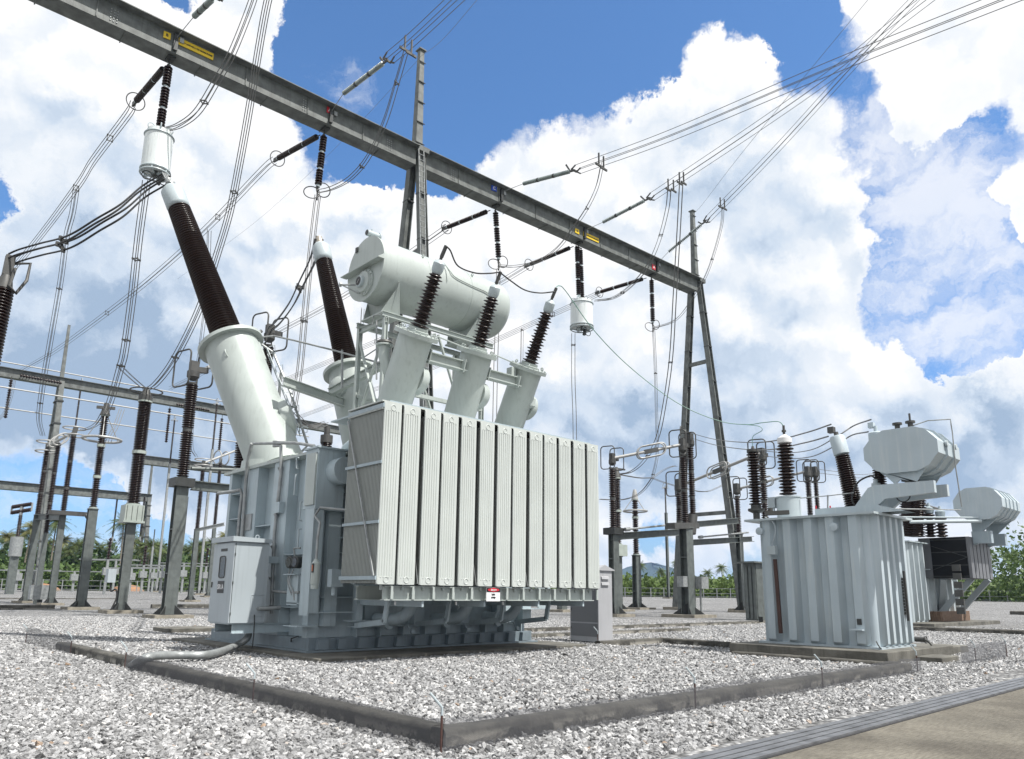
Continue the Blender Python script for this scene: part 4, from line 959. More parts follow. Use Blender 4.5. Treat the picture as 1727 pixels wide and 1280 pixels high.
for xx, w_ in ((1531, .36), (1547, .30)):
    A = at(xx-1, 905, X=S0x+2.2); Bq = at(xx+2, 838, X=S0x+2.2); MB().insul(A, Bq, w_, w_+.12, 24, .12).build('bushing', M['porc'], T3, angle=60)
b = MB(); b.cyl(at(1500, 872, X=S0x+1), at(1650, 873, X=S0x+3.4), .05, n=8); b.cyl(at(1535, 880, X=S0x+1), at(1655, 879, X=S0x+3.4), .09, n=8); b.build('top_pipe', M['white'], T3)
b = MB(); q = at(1616, 1000, X=xr); 
for k in range(6): b.box(q.x-.25, q.x-.1, q.y-.3, q.y+.1, q.z-1.1+.45*k, q.z-.75+.45*k)
b.build('terminal_ladder', M['fit'], T3)
slab(S0x-1, S0x+10, S0y-1.2, S0y+5, .199, 'far concrete plinth under the third transformer')
# oil cabinet partly hidden left of the blue grey tank
a = at(1262, 1046, Z=0)
b = MB().box(a.x, a.x+1.0, a.y-.7, a.y+.15, 0, hz(1262, 950, a)); t = thing('equipment_cabinet', (a.x, a.y, 0), 'narrow grey ribbed cabinet with an overhanging roof, half hidden behind the blue grey tank', 'cabinet')
cbn = b.build('body', M['gpost'], t); h = hz(1262, 950, a)
b = MB()
for k in range(3): b.box(a.x-.08, a.x-.001, a.y-.66+k*.27, a.y-.50+k*.27, .1, h-.2)
b.build('side_rib', M['gpost'], cbn)
MB().box(a.x-.5, a.x+1.2, a.y-.9, a.y+.6, h, h+.10).build('roof', M['gpost'], t)

# ------------------------------------------------------------------ grey cubicle
t = thing('control_cubicle', (18, 15.7, 0), 'free-standing grey metal cubicle with a gabled roof behind the right end of the radiators', 'cabinet')
ux0, ux1, uy0, uy1, uh = 17.67, 18.32, 15.13, 16.28, 2.16
MB().box(ux0, ux1, uy0, uy1, .05, uh).build('body', M['cub2'], t)
b = MB(); b.box(ux0-.012, ux0, uy0+.03, uy1-.03, .62, uh-.03); b.box(ux0-.012, ux0, uy0+.03, uy1-.03, .20, .58); dd = b.build('door', M['cubd'], t)
b = MB()
for z in (.45, 1.0, 1.8): b.cyl((ux0-.02, uy1-.06, z-.03), (ux0-.02, uy1-.06, z+.03), .012, n=8)
b.build('hinge', M['fit'], dd)
b = MB(); b.poly([(ux0-.06, uy0-.05, uh), (ux1+.08, uy0-.05, uh), (ux1+.08, uy0-.05, uh+.03), ((ux0+ux1)/2-.05, uy0-.05, uh+.17), (ux0-.06, uy0-.05, uh+.03)], (0, uy1-uy0+.1, 0)); b.build('roof', M['cub2'], t)
b = MB()
for z in (1.72, 1.90):
    b.poly([(ux0+.13, uy0-.002, z), (ux0+.13, uy0-.05, z), (ux0+.13, uy0-.035, z+.07), (ux0+.13, uy0-.002, z+.09)], (.34,0,0))
b.build('louvre', M['cub2'], t)
MB().box(ux0+.01, ux1-.01, uy0+.01, uy1-.01, 0, .12).build('plinth_base', M['dark'], t)

# ------------------------------------------------------------------ stakes and netting along the kerbs
def netmat():
    m = bpy.data.materials.new('fine_dark_netting'); m.use_nodes = True; nt = m.node_tree; N = nt.nodes; L = nt.links; b = N['Principled BSDF']
    b.inputs['Base Color'].default_value = (.07,.072,.08,1); b.inputs['Roughness'].default_value = .6
    tc = N.new('ShaderNodeTexCoord'); sp = N.new('ShaderNodeSeparateXYZ'); L.new(tc.outputs['Object'], sp.inputs[0])
    ad = N.new('ShaderNodeMath'); ad.operation = 'ADD'; L.new(sp.outputs[0], ad.inputs[0]); L.new(sp.outputs[1], ad.inputs[1])
    res = []
    for sgn in (1, -1):
        q = N.new('ShaderNodeMath'); q.operation = 'MULTIPLY_ADD'; q.inputs[1].default_value = sgn; L.new(sp.outputs[2], q.inputs[0]); L.new(ad.outputs[0], q.inputs[2])
        w = N.new('ShaderNodeMath'); w.operation = 'PINGPONG'; w.inputs[1].default_value = .0085; L.new(q.outputs[0], w.inputs[0])
        c = N.new('ShaderNodeMath'); c.operation = 'LESS_THAN'; c.inputs[1].default_value = .0028; L.new(w.outputs[0], c.inputs[0]); res.append(c)
    mx = N.new('ShaderNodeMath'); mx.operation = 'MAXIMUM'; L.new(res[0].outputs[0], mx.inputs[0]); L.new(res[1].outputs[0], mx.inputs[1])
    L.new(mx.outputs[0], b.inputs['Alpha']); return m
M['net'] = netmat()
def net(pts, label, h=.30):
    b = MB(); rnd = random.Random(3)
    P = []
    for i in range(len(pts)-1):
        a_, c_ = V(pts[i]), V(pts[i+1]); n = max(1, int((c_-a_).length/.25))
        for k in range(n): P.append(a_.lerp(c_, k/n))
    P.append(V(pts[-1]))
    for p in P: b.v += [(p.x+rnd.uniform(-.01,.01), p.y+rnd.uniform(-.01,.01), .0), (p.x+rnd.uniform(-.02,.02), p.y+rnd.uniform(-.02,.02), h+rnd.uniform(-.03,.01))]
    for i in range(len(P)-1): b.f.append((2*i, 2*i+2, 2*i+3, 2*i+1))
    return one(b, 'mesh_barrier', M['net'], label, 'netting', 'low netting strung along the kerbs', loc=pts[0])
net([(4.55,15.2,0),(4.55,5.8,0),(16.6,5.8,0)], 'fine dark netting wrapped round the nearest kerb corner', .30)
net([(4.60,19.2,0),(4.60,23.9,0)], 'sagging dark netting at the far left end of the long kerb', .42)
net([(19.2,5.85,0),(22.6,5.85,0)], 'dark netting beside the flat concrete step at the right', .42)
def stake(x, y, label, h=.30, lean=(-.10,.06), low=.22):
    t = thing('barrier_stake', (x, y, 0), label, 'stake', 'rusty stakes with bent white tips along the kerbs')
    MB().cyl((x, y, 0), (x, y, h), .011, n=8).build('rod', M['rust'], t)
    MB().tube([(x, y, h), (x, y, h+.07), (x+lean[0], y+lean[1], h+.20)], .0125, 8).build('sleeve', M['white'], t)
for (x, y), lb in zip([(4.60,23.9),(4.6,19.3),(4.6,15.4),(4.58,9.9),(4.55,5.82),(8.72,5.84),(12.35,5.84),(16.5,5.84),(20.2,5.86),(22.6,5.84),(17.0,14.6),(24.8,22.2)],
    ['bent white-tipped stake at the far left end of the netting','white-tipped stake second from the left along the long kerb','white-tipped rusty stake right beside the end of the grey hose','white-tipped stake in the middle of the long left kerb','upright stake at the nearest kerb corner','rusty stake first to the right of the nearest kerb corner','rusty stake in the middle of the front kerb','white-tipped stake at the right end of the front kerb','stake in front of the flat concrete step','stake at the right end of the right hand netting','dark stake left of the grey cubicle foot','stake standing far behind the grey cubicle']):
    stake(x, y, lb, h=.33 if x > 4.7 or y < 7 else .30)
# box on post etc. near the left disconnector posts
# ------------------------------------------------------------------ gantries
def girder(name, X0_, X1_, Y_, z0, z1, label, w=1.15, h=1.25, wins=(), bolt=()):
    t = thing(name, ((X0_+X1_)/2, Y_, (z0+z1)/2), label, 'girder', None)
    b = MB(); a = (X0_, Y_, z0+h/2); c = (X1_, Y_, z1+h/2)
    def zz(x): return z0+(z1-z0)*(x-X0_)/(X1_-X0_)
    # web plates and underside, top flange overhanging
    b.add([(X0_,Y_-w/2,z0),(X1_,Y_-w/2,z1),(X1_,Y_+w/2,z1),(X0_,Y_+w/2,z0),(X0_,Y_-w/2,z0+h),(X1_,Y_-w/2,z1+h),(X1_,Y_+w/2,z1+h),(X0_,Y_+w/2,z0+h)],
          [(0,3,2,1),(4,5,6,7),(0,1,5,4),(1,2,6,5),(2,3,7,6),(3,0,4,7)])
    b.build('web', M['beam'], t)
    f = MB(); e = .52; q = .05
    f.add([(X0_,Y_-w/2-e,z0+h),(X1_,Y_-w/2-e,z1+h),(X1_,Y_+w/2+e,z1+h),(X0_,Y_+w/2+e,z0+h),(X0_,Y_-w/2-e,z0+h+q),(X1_,Y_-w/2-e,z1+h+q),(X1_,Y_+w/2+e,z1+h+q),(X0_,Y_+w/2+e,z0+h+q)],
          [(0,3,2,1),(4,5,6,7),(0,1,5,4),(1,2,6,5),(2,3,7,6),(3,0,4,7)])
    f.build('top_flange', M['beam'], t)
    s = MB(); x = X0_+3
    while x < X1_-2:
        z = zz(x); s.box(x, x+.06, Y_-w/2-.06, Y_-w/2-.002, z+.03, z+h-.03); s.box(x+1.5, x+1.56, Y_-w/2-.05, Y_+w/2+.05, z-.03, z-.002); x += 4.1
    s.build('splice_plate', M['beam'], t)
    if wins:
        s = MB()
        for x in wins:
            z = zz(x)
            for i in range(3):
                for k in range(5): s.lathe((x+i*.16, Y_-w/2-.01, z+.2+k*.17), (0,-1,0), [(0,.045),(.03,.03)], 6)
        s.build('bolt_group', M['galv'], t)
    return t, zz
YG = 41.0
g1, zz1 = girder('gantry_girder', -8.4, 27.75, YG, 31.0, 31.5, 'long steel girder crossing the top left of the sky, left of the tall mast', wins=(7.6, 18.9, 25.3))
g2, zz2 = girder('gantry_girder', 28.65, 63.6, YG, 31.5, 32.4, 'long steel girder between the tall mast and the right hand mast', wins=(31,))
def aframe(x, zt_, label, sp=3.65, mast=8.5, w=.62):
    t = thing('gantry_mast', (x, YG, 0), label, 'gantry column', None)
    for s_ in (1, -1):
        b = MB(); a = V((x, YG+s_*sp, 0)); c = V((x, YG+s_*.45, zt_))
        b.bar(a, c, w*.75, .06, up=(0,1,0)) if False else None
        d = (c-a)
        # H-section leg: two flanges and a web, with horizontal diaphragms
        for k in (-1, 1):
            b.bar(a+V((k*w*.62,0,0)), c+V((k*w*.40,0,0)), .62, .06, up=(1,0,0), w1=.5)
        b.bar(a, c, w*1.2, .08, up=(0,1,0), w1=w*.78)
        leg = b.build('leg', M['beam'], t)
        m_ = MB()
        for k in range(1, 9):
            p = a+d*(k/9); m_.box(p.x-w*.5, p.x+w*.5, p.y-.30, p.y+.30, p.z-.04, p.z+.04)
        m_.build('diaphragm', M['dark'], leg)
        MB().box(x-1.0, x+1.0, YG+s_*sp-1.0, YG+s_*sp+1.0, 0, .3).build('footing', M['foot'], leg)
    for z in (9.3, 24.8):
        k = sp+(.45-sp)*z/zt_; MB().bar((x, YG-k, z), (x, YG+k, z), .3, .35).build('cross_member', M['beam'], t)
    b = MB(); b.box(x-.5, x+.5, YG-.95, YG+.95, zt_-.35, zt_+.05); b.build('cap_plate', M['beam'], t)
    b = MB(); z0 = zt_+.1; b.bar((x, YG, zt_-1), (x, YG, zt_+mast), .62, .62, w1=.36, h1=.36); ms = b.build('mast', M['beam'], t)
    m_ = MB()
    for k in range(5): m_.box(x-.40+.03*k, x+.40-.03*k, YG-.36+.02*k, YG-.30+.02*k, zt_+.6+k*1.7, zt_+.66+k*1.7)
    m_.build('step_bolt', M['dark'], ms)
    MB().bar((x, YG, zt_+mast), (x, YG, zt_+mast+.08), .6, .6).build('mast_cap', M['beam'], ms)
    if x < 40:   # climbing ladder on the near leg
        l = MB(); a = V((x-.55, YG-sp-.1, 1)); c = V((x-.42, YG-.85, zt_-.5))
        for k in (-.22, .22): l.bar(a+V((k,-.4,0)), c+V((k,-.3,0)), .05, .05)
        for k in range(70):
            p = a.lerp(c, k/70)+V((0,-.38,0)); l.bar(p+V((-.22,0,0)), p+V((.22,0,0)), .03, .03)
        l.build('ladder', M['galv'], t)
    return t
aframe(28.2, 32.9, 'tall steel A-frame mast rising behind the round oil tank')
aframe(64.1, 33.8, 'right hand steel A-frame mast standing on the gravel behind the blue grey transformer', mast=8.0)
# signs on the girder
ZS = YG-.575
def plate(xa, ya, xb, yb, h, m, label_txt, tm='black_p', frac=.55, par=g1):
    a = at(xa, ya, Y=ZS-.06); b_ = at(xb, yb, Y=ZS-.06); b = MB()
    d = (b_-a).normalized(); upv = V((0,0,1)); n = V((0,-1,0)); p = [a+upv*(-h/2), b_+upv*(-h/2), b_+upv*(h/2), a+upv*(h/2)]
    b.poly(p, (0,.03,0)); s = b.build('sign_plate', M[m], par)
    if label_txt: 
        tx = text(label_txt, M[tm], s, (a+b_)/2+V((0,-.012,0)), d, upv, h*frac); 
        bpy.context.view_layer.update()
        L_ = (b_-a).length; 
        if tx.dimensions.x > .92*L_: tx.data.size *= .92*L_/tx.dimensions.x
    return s
plate(276, 57, 288, 62, .42, 'yellow', 'B')
plate(300, 68, 360, 96, .44, 'yellow', '500 KV LINE NO.1 TO CHOM BUNG')
s = plate(551.5, 184, 561, 188.5, .42, 'red', 'A', 'white_p', .8)
plate(829, 316, 838, 319, .45, 'blue', 'C', 'white_p', .8, g2)
plate(970, 388, 977, 391.5, .42, 'yellow', 'B', par=g2)
plate(984, 394, 1010, 406, .42, 'yellow', '500 KV LINE NO.2 TO CHOM BUNG', par=g2)
plate(1100, 449, 1106, 452, .5, 'red', 'A', 'white_p', .8, g2)
# hanging brackets over each phase
PH = [10.95, 20.85, 36.0, 45.9, 56.55]
def zb(x): return zz1(x) if x < 28 else zz2(x)
for i, x in enumerate(PH):
    par = g1 if x < 28 else g2; z = zb(x); b = MB(); b.box(x-.12, x+.12, YG-.75, YG-.58, z+.1, z+1.15); b.box(x-.2, x+.2, YG-.3, YG+.3, z-.12, z-.003); b.build('hanger_bracket', M['dark'], par)
    b = MB().box(x+.2, x+.42, YG-.72, YG-.62, z+.75, z+1.05); b.build('phase_clamp', M['galv'], par)
# far gantries
def far_gantry(x0, x1, y, z, cols, label, mast=9, w=1.2, sp=3.6):
    t = thing('far_gantry', ((x0+x1)/2, y, 0), label, 'gantry', 'gantries far behind the transformers')
    b = MB(); b.box(x0, x1, y-w/2, y+w/2, z, z+w*1.1); b.box(x0, x1, y-w/2-.4, y+w/2+.4, z+w*1.1, z+w*1.1+.08); b.build('girder', M['beam'], t)
    for c in cols:
        g0 = gz(c, y)
        for s_ in (1, -1):
            q = MB().bar((c, y+s_*sp, g0), (c, y+s_*.4, z+w), .95, .75, up=(0,1,0), w1=.7, h1=.6); lg = q.build('leg', M['beam'], t)
            k = MB()
            for i in range(1, 9): p = V((c, y+s_*sp, g0)).lerp(V((c, y+s_*.4, z+w)), i/9); k.box(p.x-.5, p.x+.5, p.y-.42, p.y+.42, p.z-.12, p.z+.12)
            k.build('splice_plate', M['dark'], lg)
        MB().bar((c, y, z), (c, y, z+w+mast), .55, .55, w1=.35, h1=.35).build('mast', M['beam'], t)
    return t
ca = at(103, 645, Y=131).x
far_gantry(-20, 88, 131, 32.2, (ca-36, ca, ca+36), 'grey gantry crossing the left background behind the first row of posts')
c3 = at(250, 843, Y=187).x
far_gantry(-25, c3+.5, 187, 21.5, (c3,), 'lowest and farthest gantry, its girder ending between the left posts', w=1.5)
c4 = at(395, 795, Y=153).x
far_gantry(at(240,772,Y=153).x, c4+30, 153, 25, (c4+20,), 'far gantry girder low behind the leaning turret', w=1.4)
# strings hanging from the far gantry
fs = []
for xp, yp in ((20, 634), (287, 683), (375, 700)):
    a = at(xp, yp, Y=130.2); t = thing('far_insulator_string', tuple(a), {20:'dark insulator string hanging from the far girder at the left edge',287:'insulator string hanging from the far girder between two tall posts',375:'insulator string hanging from the far girder beside the leaning turret'}[xp], 'insulator', None)
    MB().insul(a+V((0,0,-.6)), a+V((0,0,-6.5)), .13, .27, 10, .35).build('discs', M['porc'], t)
    MB().cyl(a, a+V((0,0,-.6)), .05, n=6).build('hanger', M['fit'], t)
    a = at(xp, yp, Y=130.0); MB().insul(a+V((1.0,0,.3)), a+V((6.5,-.5,.1)), .13, .27, 10, .35).build('side_string', M['porc'], t)

# ------------------------------------------------------------------ insulator posts standing on steel columns
def ped(base, yc_, w0, w1, t, m='gpost', foot=True, fw=None, yb=None):
    """steel pedestal: square column on a footing"""
    P = at(*base, Z=0); P.z = gz(P.x, P.y); zc = hz(*yc_, P); x, y = P.x, P.y; b = MB()
    dy = w0*.36     # H section: two flange plates facing +-Y and a web between them
    for s_ in (-1, 1): b.bar((x, y+s_*dy, P.z+.2), (x, y+s_*dy*w1/w0, zc), w0, w0*.07, up=(0,1,0), w1=w1)
    b.bar((x, y, P.z+.2), (x, y, zc), w0*.10, dy*1.9, up=(0,1,0)); b.box(x-w1*.55, x+w1*.55, y-w1*.5, y+w1*.5, zc-.06, zc)
    col = b.build('column', M[m], t)
    b = MB(); 
    for q_ in (.33, .66): zz_ = P.z+(zc-P.z)*q_; b.box(x-w0*.46, x+w0*.46, y-dy*.93, y+dy*.93, zz_-.03, zz_+.03)
    b.build('diaphragm', M[m], col)
    b = MB()
    for k in range(4):
        a_ = math.pi/2*k+math.pi/4; b.poly([(x, y, P.z+.2), (x+math.cos(a_)*w0*1.3, y+math.sin(a_)*w0*1.3, P.z+.22), (x, y, P.z+.95)], (math.sin(a_)*.04, -math.cos(a_)*.04, 0))
    b.box(x-w0*.95, x+w0*.95, y-w0*.95, y+w0*.95, P.z+.17, P.z+.21)
    b.build('base_plate', M['dark'], col)
    fw = fw or w0*1.6
    MB().box(x-fw, x+fw, y-fw, y+fw, P.z-.2, P.z+.19).build('footing', M['foot'], t)
    return P, zc, col
def stack(P, z0, z1, rc, rs, nunit, t, pitch=.14, fit='fit', rj=None, n=20):
    Lu = (z1-z0)/nunit
    for i in range(nunit):
        a = V((P.x, P.y, z0+Lu*i+.10)); c = V((P.x, P.y, z0+Lu*(i+1)-.10))
        ins = MB().insul(a, c, rc, rs, n, pitch).build('insulator', M['porc'], t, angle=60)
        j = MB(); j.lathe(V((P.x,P.y,z0+Lu*i)), (0,0,1), [(0, rj or rs*.8), (.10, rj or rs*.8)], 16); j.lathe(V((P.x,P.y,z0+Lu*(i+1)-.10)), (0,0,1), [(0, rj or rs*.8), (.10, rj or rs*.8)], 16)
        j.build('joint_flange', M[fit], ins)
GP = 'insulator posts on steel columns'
def loc_of(base): P = at(*base, Z=0); return (P.x, P.y, gz(P.x, P.y))
def frame_head(P, z, t, e, w=1.0, h=1.6, s=1.0, both=True):
    """disconnector head: terminal casting between rounded corona frames; e = blade direction"""
    e = u(e); c = V((P.x, P.y, z)); b = MB(); b.bar(c+V((0,0,-.45*s)), c+V((0,0,.35*s)), .34*s, .30*s); b.lathe(c+V((0,0,-.5*s)), (0,0,1), [(0,.12*s),(.15*s,.26*s),(.4*s,.26*s)], 14); b.bar(c, c+e*.6*s, .2*s, .24*s)
    hd = b.build('terminal_head', M['fit'], t)
    g = V((0,0,1)); side = e.cross(g)
    for k in ((-1, 1) if both else (1,)):
        b = MB().rrect(c+e*(k*.50*s), u(e*.35+side), g, w*s, h*s, .22*s, .038*s, 6); b.build('corona_frame', M['fit'], hd)
    return c
# L1: the thick disconnector post nearest, left
t = thing('disconnector_post', loc_of((283,1043)), 'thick dark disconnector post nearest on the left, its tube running behind the leaning turret', 'disconnector', GP)
P1, z1, col = ped((283,1043), (302,818), .62, .60, t, 'gpost', fw=.95)
MB().box(P1.x-.5, P1.x+.5, P1.y-.5, P1.y+.5, z1-.1, z1+.35).build('cap_box', M['dark'], t)
zt1 = hz(320, 645, P1); stack(P1, z1+.35, zt1, .20, .31, 2, t, .12, n=24)
H1 = V((P1.x, P1.y, zt1+.75)); Pn = at(455, 560, Y=P1.y)
frame_head(P1, zt1+.75, t, (1,0,.1), s=1.25)
x2 = Pn.x
# its twin hidden behind the turret
t = thing('disconnector_post', (x2, P1.y, 0), 'disconnector post mostly hidden behind the leaning turret, with a squared ring at its head', 'disconnector', GP)
MB().bar((x2, P1.y, .2), (x2, P1.y, z1), .6, .6).build('column', M['gpost'], t)
Pt = V((x2, P1.y, 0)); stack(Pt, z1+.35, Pn.z-.8, .2, .31, 2, t, .12)
H2 = Pn; frame_head(Pt, Pn.z, t, (1,0,.0), s=1.25)
b = MB(); b.cyl(H1+V((.5,0,.05)), (H1+H2)/2+V((0,0,-.15)), .10, n=12); b.cyl((H1+H2)/2+V((0,0,-.15)), H2+V((-.5,0,-.05)), .10, n=12); one(b, 'disconnector_tube', M['alu'], 'pale tubular disconnector blade joining the post head and the turret', 'disconnector blade', loc=H1)
a = V((P1.x, P1.y, z1+.15)); b = MB().ibeam(a+V((.5,0,-.1)), (x2+8, P1.y, z1+.05), .4, .5, .05); one(b, 'frame_beam', M['gpost'], 'dark horizontal frame beam running right from the thick left post', 'steel beam', loc=a)
b = MB().cyl(a+V((.3,-.3,.75)), (x2+2, P1.y-.3, z1+1.4), .09, n=8); one(b, 'drive_rod', M['gpost'], 'long drive rod above the frame beam of the thick left post', 'rod', loc=a)
# bushing of a neighbouring transformer, cut by the left edge (no tank; a column was added under it)
PL = at(17, 438, Y=27); Pb = at(-52, 760, Y=27); t = thing('transformer_bushing', tuple(Pb), 'dark leaning porcelain bushing cut by the left edge, black cables at its head', 'bushing')
dl = (PL-Pb).normalized()
MB().cyl((Pb.x, Pb.y, 0), tuple(Pb), .45, n=24).build('turret', M['paint'], t)  # column down to the ground, added as a support for the bushing
MB().insul(Pb, PL-dl*1.0, .27, .36, 28, .10, rc1=.20, rs1=.29).build('insulator', M['porc'], t, angle=60)
b = MB(); b.lathe(PL-dl*1.0, dl, [(0,.24),(.25,.20),(.45,.14)], 20); b.bar(PL-dl*.55, PL+dl*.12, .26, .22); hd = b.build('terminal_head', M['fit'], t)
b = MB(); b.tube([PL+V((.1,0,-.1)), PL+V((.55,0,.05)), PL+V((.50,-.15,-.6)), PL+V((.25,-.3,-1.15)), PL+V((.05,-.3,-.95)), PL+V((.15,-.15,-.3))], .05, 8); b.build('corona_frame', M['fit'], hd)
# L2: circuit breaker / current transformer with the pale box
t = thing('current_transformer', loc_of((203,1034)), 'tall thick brown porcelain post above a pale mechanism box, fourth column from the left', 'current transformer', GP)
P2c, z2, col = ped((203,1034), (214,882), .52, .52, t, fw=1.0)
b = MB(); b.box(P2c.x-.62, P2c.x+.62, P2c.y-.62, P2c.y+.62, z2, z2+.12); b.box(P2c.x-.55, P2c.x+.55, P2c.y-.5, P2c.y+.5, z2+.12, z2+1.1); mb_ = b.build('mechanism_box', M['cream'], t)
b = MB()
for k in (-.45, -.15, .15, .45): b.box(P2c.x+k-.012, P2c.x+k+.012, P2c.y-.52, P2c.y-.501, z2+.15, z2+1.05)
b.build('box_seam', M['fit'], mb_)
zt2 = hz(241, 668, P2c); stack(P2c, z2+1.1, zt2-.3, .27, .385, 2, t, .105, 'cream', rj=.42, n=28)
b = MB(); b.lathe((P2c.x,P2c.y,zt2-.3), (0,0,1), [(0,.42),(.35,.42),(.4,.30),(.7,.22),(.9,.10)], 20); hd = b.build('terminal_head', M['fit'], t)
MB().ring((P2c.x,P2c.y,zt2+.35), (0,0,1), .95, .05, 32, 6).build('corona_ring', M['fit'], hd)
HT2 = V((P2c.x,P2c.y,zt2+.6))
b = MB(); b.box(P2c.x-.55-.45, P2c.x-.56, P2c.y-.25, P2c.y+.25, 1.8, 2.6); bx_ = b.build('control_box', M['cubg'], t)
b = MB(); b.tube(crom([(P2c.x-.75,P2c.y,1.8),(P2c.x-.7,P2c.y-.1,1.3),(P2c.x-.5,P2c.y-.3,1.4),(P2c.x-.42,P2c.y-.35,.9),(P2c.x-.7,P2c.y-.4,.1)],6), .05, 8); b.build('cable', M['black'], bx_)
# L3
t = thing('current_transformer', loc_of((135,1028)), 'slim brown porcelain post with a wide grey ring, third column from the left', 'instrument transformer', GP)
P3, z3, col = ped((135,1028), (159,858), .60, .58, t, fw=1.0)
zt3_ = hz(177, 700, P3); stack(P3, z3, zt3_, .16, .26, 3, t, .13, 'cream', rj=.28)
b = MB(); b.lathe((P3.x,P3.y,zt3_), (0,0,1), [(0,.35),(.5,.2),(.9,.15)], 14); b.bar((P3.x-.6,P3.y,zt3_+.5), (P3.x+.6,P3.y,zt3_+.6), .2, .2); hd = b.build('terminal_head', M['fit'], t)
zr = hz(172, 741, P3); b = MB(); b.ring((P3.x,P3.y,zr), (0,0,1), 1.25, .09, 40, 8)
for k in range(3): a_ = k*2.09+.3; b.cyl((P3.x+1.25*math.cos(a_),P3.y+1.25*math.sin(a_),zr), (P3.x,P3.y,zt3_+.3), .03, n=6)
b.build('corona_ring', M['alu'], hd); HT3 = V((P3.x,P3.y,zt3_+.7))
# L4, L5 disconnector pair with ring-ended blade
def disc_post(base, ctop, itop, label, name='disconnector_post', w=.5, rc=.16, rs=.26, n=3, m='gpost', cat='disconnector'):
    t = thing(name, loc_of(base), label, cat, GP); P, z, col = ped(base, ctop, w, w*.95, t, m, fw=w*1.7)
    zt = hz(*itop, P); stack(P, z, zt, rc, rs, n, t, .15, n=16); return t, P, z, zt
t4, P4, z4, zt4 = disc_post((85,1021), (105,868), (131,735), 'disconnector post second from the left, a horizontal ring round its head')
b = MB(); b.bar((P4.x,P4.y,zt4), (P4.x+.1,P4.y,zt4+.8), .35, .35); hd = b.build('terminal_head', M['fit'], t4)
H4 = V((P4.x,P4.y,zt4+.3))
b = MB(); b.ring(H4+V((0,0,.35)), (0,0,1), .9, .06, 30, 6); b.ring(H4+V((.1,0,-.3)), (0,0,1), .9, .06, 30, 6); b.build('corona_ring', M['alu'], hd)
t5, P5, z5, zt5 = disc_post((42,1018), (62,868), (79,758), 'leftmost disconnector post carrying one end of the ringed blade', w=.55)
H5 = V((P5.x,P5.y,zt5+.3)); b = MB(); b.bar(H5+V((0,0,-.3)), H5+V((0,0,.3)), .3, .3); hd = b.build('terminal_head', M['fit'], t5)
b = MB(); b.ring(H5+V((0,0,.45)), (0,0,1), .95, .07, 30, 6); b.ring(H5+V((0,0,-.5)), (0,0,1), .95, .07, 30, 6); b.build('corona_ring', M['alu'], hd)
b = MB(); b.cyl(H5, H4, .12, n=10); bl = one(b, 'disconnector_tube', M['alu'], 'pale tubular blade with upright oval rings between the two leftmost disconnector posts', 'disconnector blade', loc=H5)
bl['org'] = tuple(H5)
mid = H5.lerp(H4, .45); e4 = u(H4-H5)
for k in (-.3, .35): MB().ring(mid+e4*k*2, e4, .75, .07, 28, 6, sx=1, sy=.55).build('corona_ring', M['alu'], bl)
t6 = thing('insulator_post', loc_of((103,1008)), 'slim brown post between the ringed blade and the ground, behind the second column', 'insulator', GP)
Pm = V((mid.x, mid.y, 0)); t6.location = (mid.x, mid.y, 0); t6['org'] = (mid.x, mid.y, 0)
MB().bar((mid.x,mid.y,0), (mid.x,mid.y,mid.z*.42), .4, .4).build('column', M['gpost'], t6); stack(Pm, mid.z*.42, mid.z-.3, .15, .25, 3, t6, .15, n=16)
a = V((P5.x,P5.y,z5-.2)); c = V((P4.x,P4.y,z4-.2)); b = MB().ibeam(a, c, .5, .5, .05); one(b, 'frame_beam', M['gpost'], 'grey frame beam joining the two leftmost columns below their insulators', 'steel beam', loc=a)
b = MB(); b.bar(c+V((-1.2,-.5,.3)), c+V((2.2,-.8,.3)), .5, .35); b.cyl(c+V((1.6,-.8,.1)), c+V((2.3,-.8,.5)), .3, n=12); one(b, 'drive_gear', M['fit'], 'dark disconnector drive gear at the top of the second column from the left', 'drive gear', loc=c)
# box on a short post
P = at(66, 1020, Z=0); t = thing('marshalling_box', (P.x, P.y, 0), 'grey box on a short post between the two leftmost columns', 'box')
MB().box(P.x-.85, P.x+.85, P.y-.4, P.y+.4, hz(66,1011,P), hz(66,987,P)).build('body', M['galv'], t); MB().cyl((P.x,P.y,0), (P.x,P.y,1), .2, n=10).build('leg', M['dark'], t)
# middle posts behind, seen between the thick post and the transformer
t7, P7, z7, zt7 = disc_post((320,1017), (326,892), (334,785), 'disconnector post just right of the thick left post, with rings on top', w=.5)
H7 = V((P7.x,P7.y,zt7+.3)); MB().bar(H7+V((0,0,-.3)), H7+V((0,0,.3)), .3, .3).build('terminal_head', M['fit'], t7)
b = MB(); b.ring(H7+V((0,0,.4)), (0,0,1), .95, .07, 26, 6); b.ring(H7+V((0,0,-.3)), (0,0,1), .95, .07, 26, 6); b.build('corona_ring', M['alu'], t7)
t8, P8, z8, zt8 = disc_post((350,1013), (359,888), (367,780), 'farther disconnector post beside the cabinet roof, with upright rings on top', w=.45)
H8 = V((P8.x,P8.y,zt8+.3)); MB().bar(H8+V((0,0,-.3)), H8+V((0,0,.3)), .3, .3).build('terminal_head', M['fit'], t8)
b = MB(); b.ring(H8+V((-.5,0,.4)), (1,.2,0), .95, .09, 26, 6); b.ring(H8+V((.6,0,.4)), (1,.2,0), .95, .09, 26, 6); b.build('corona_ring', M['alu'], t8)
b = MB(); b.cyl(H7, at(405, 757, Y=H7.y+2), .13, n=10); one(b, 'disconnector_tube', M['alu'], 'pale blade rising from the ringed posts toward the base of the leaning turret', 'disconnector blade', loc=H7)
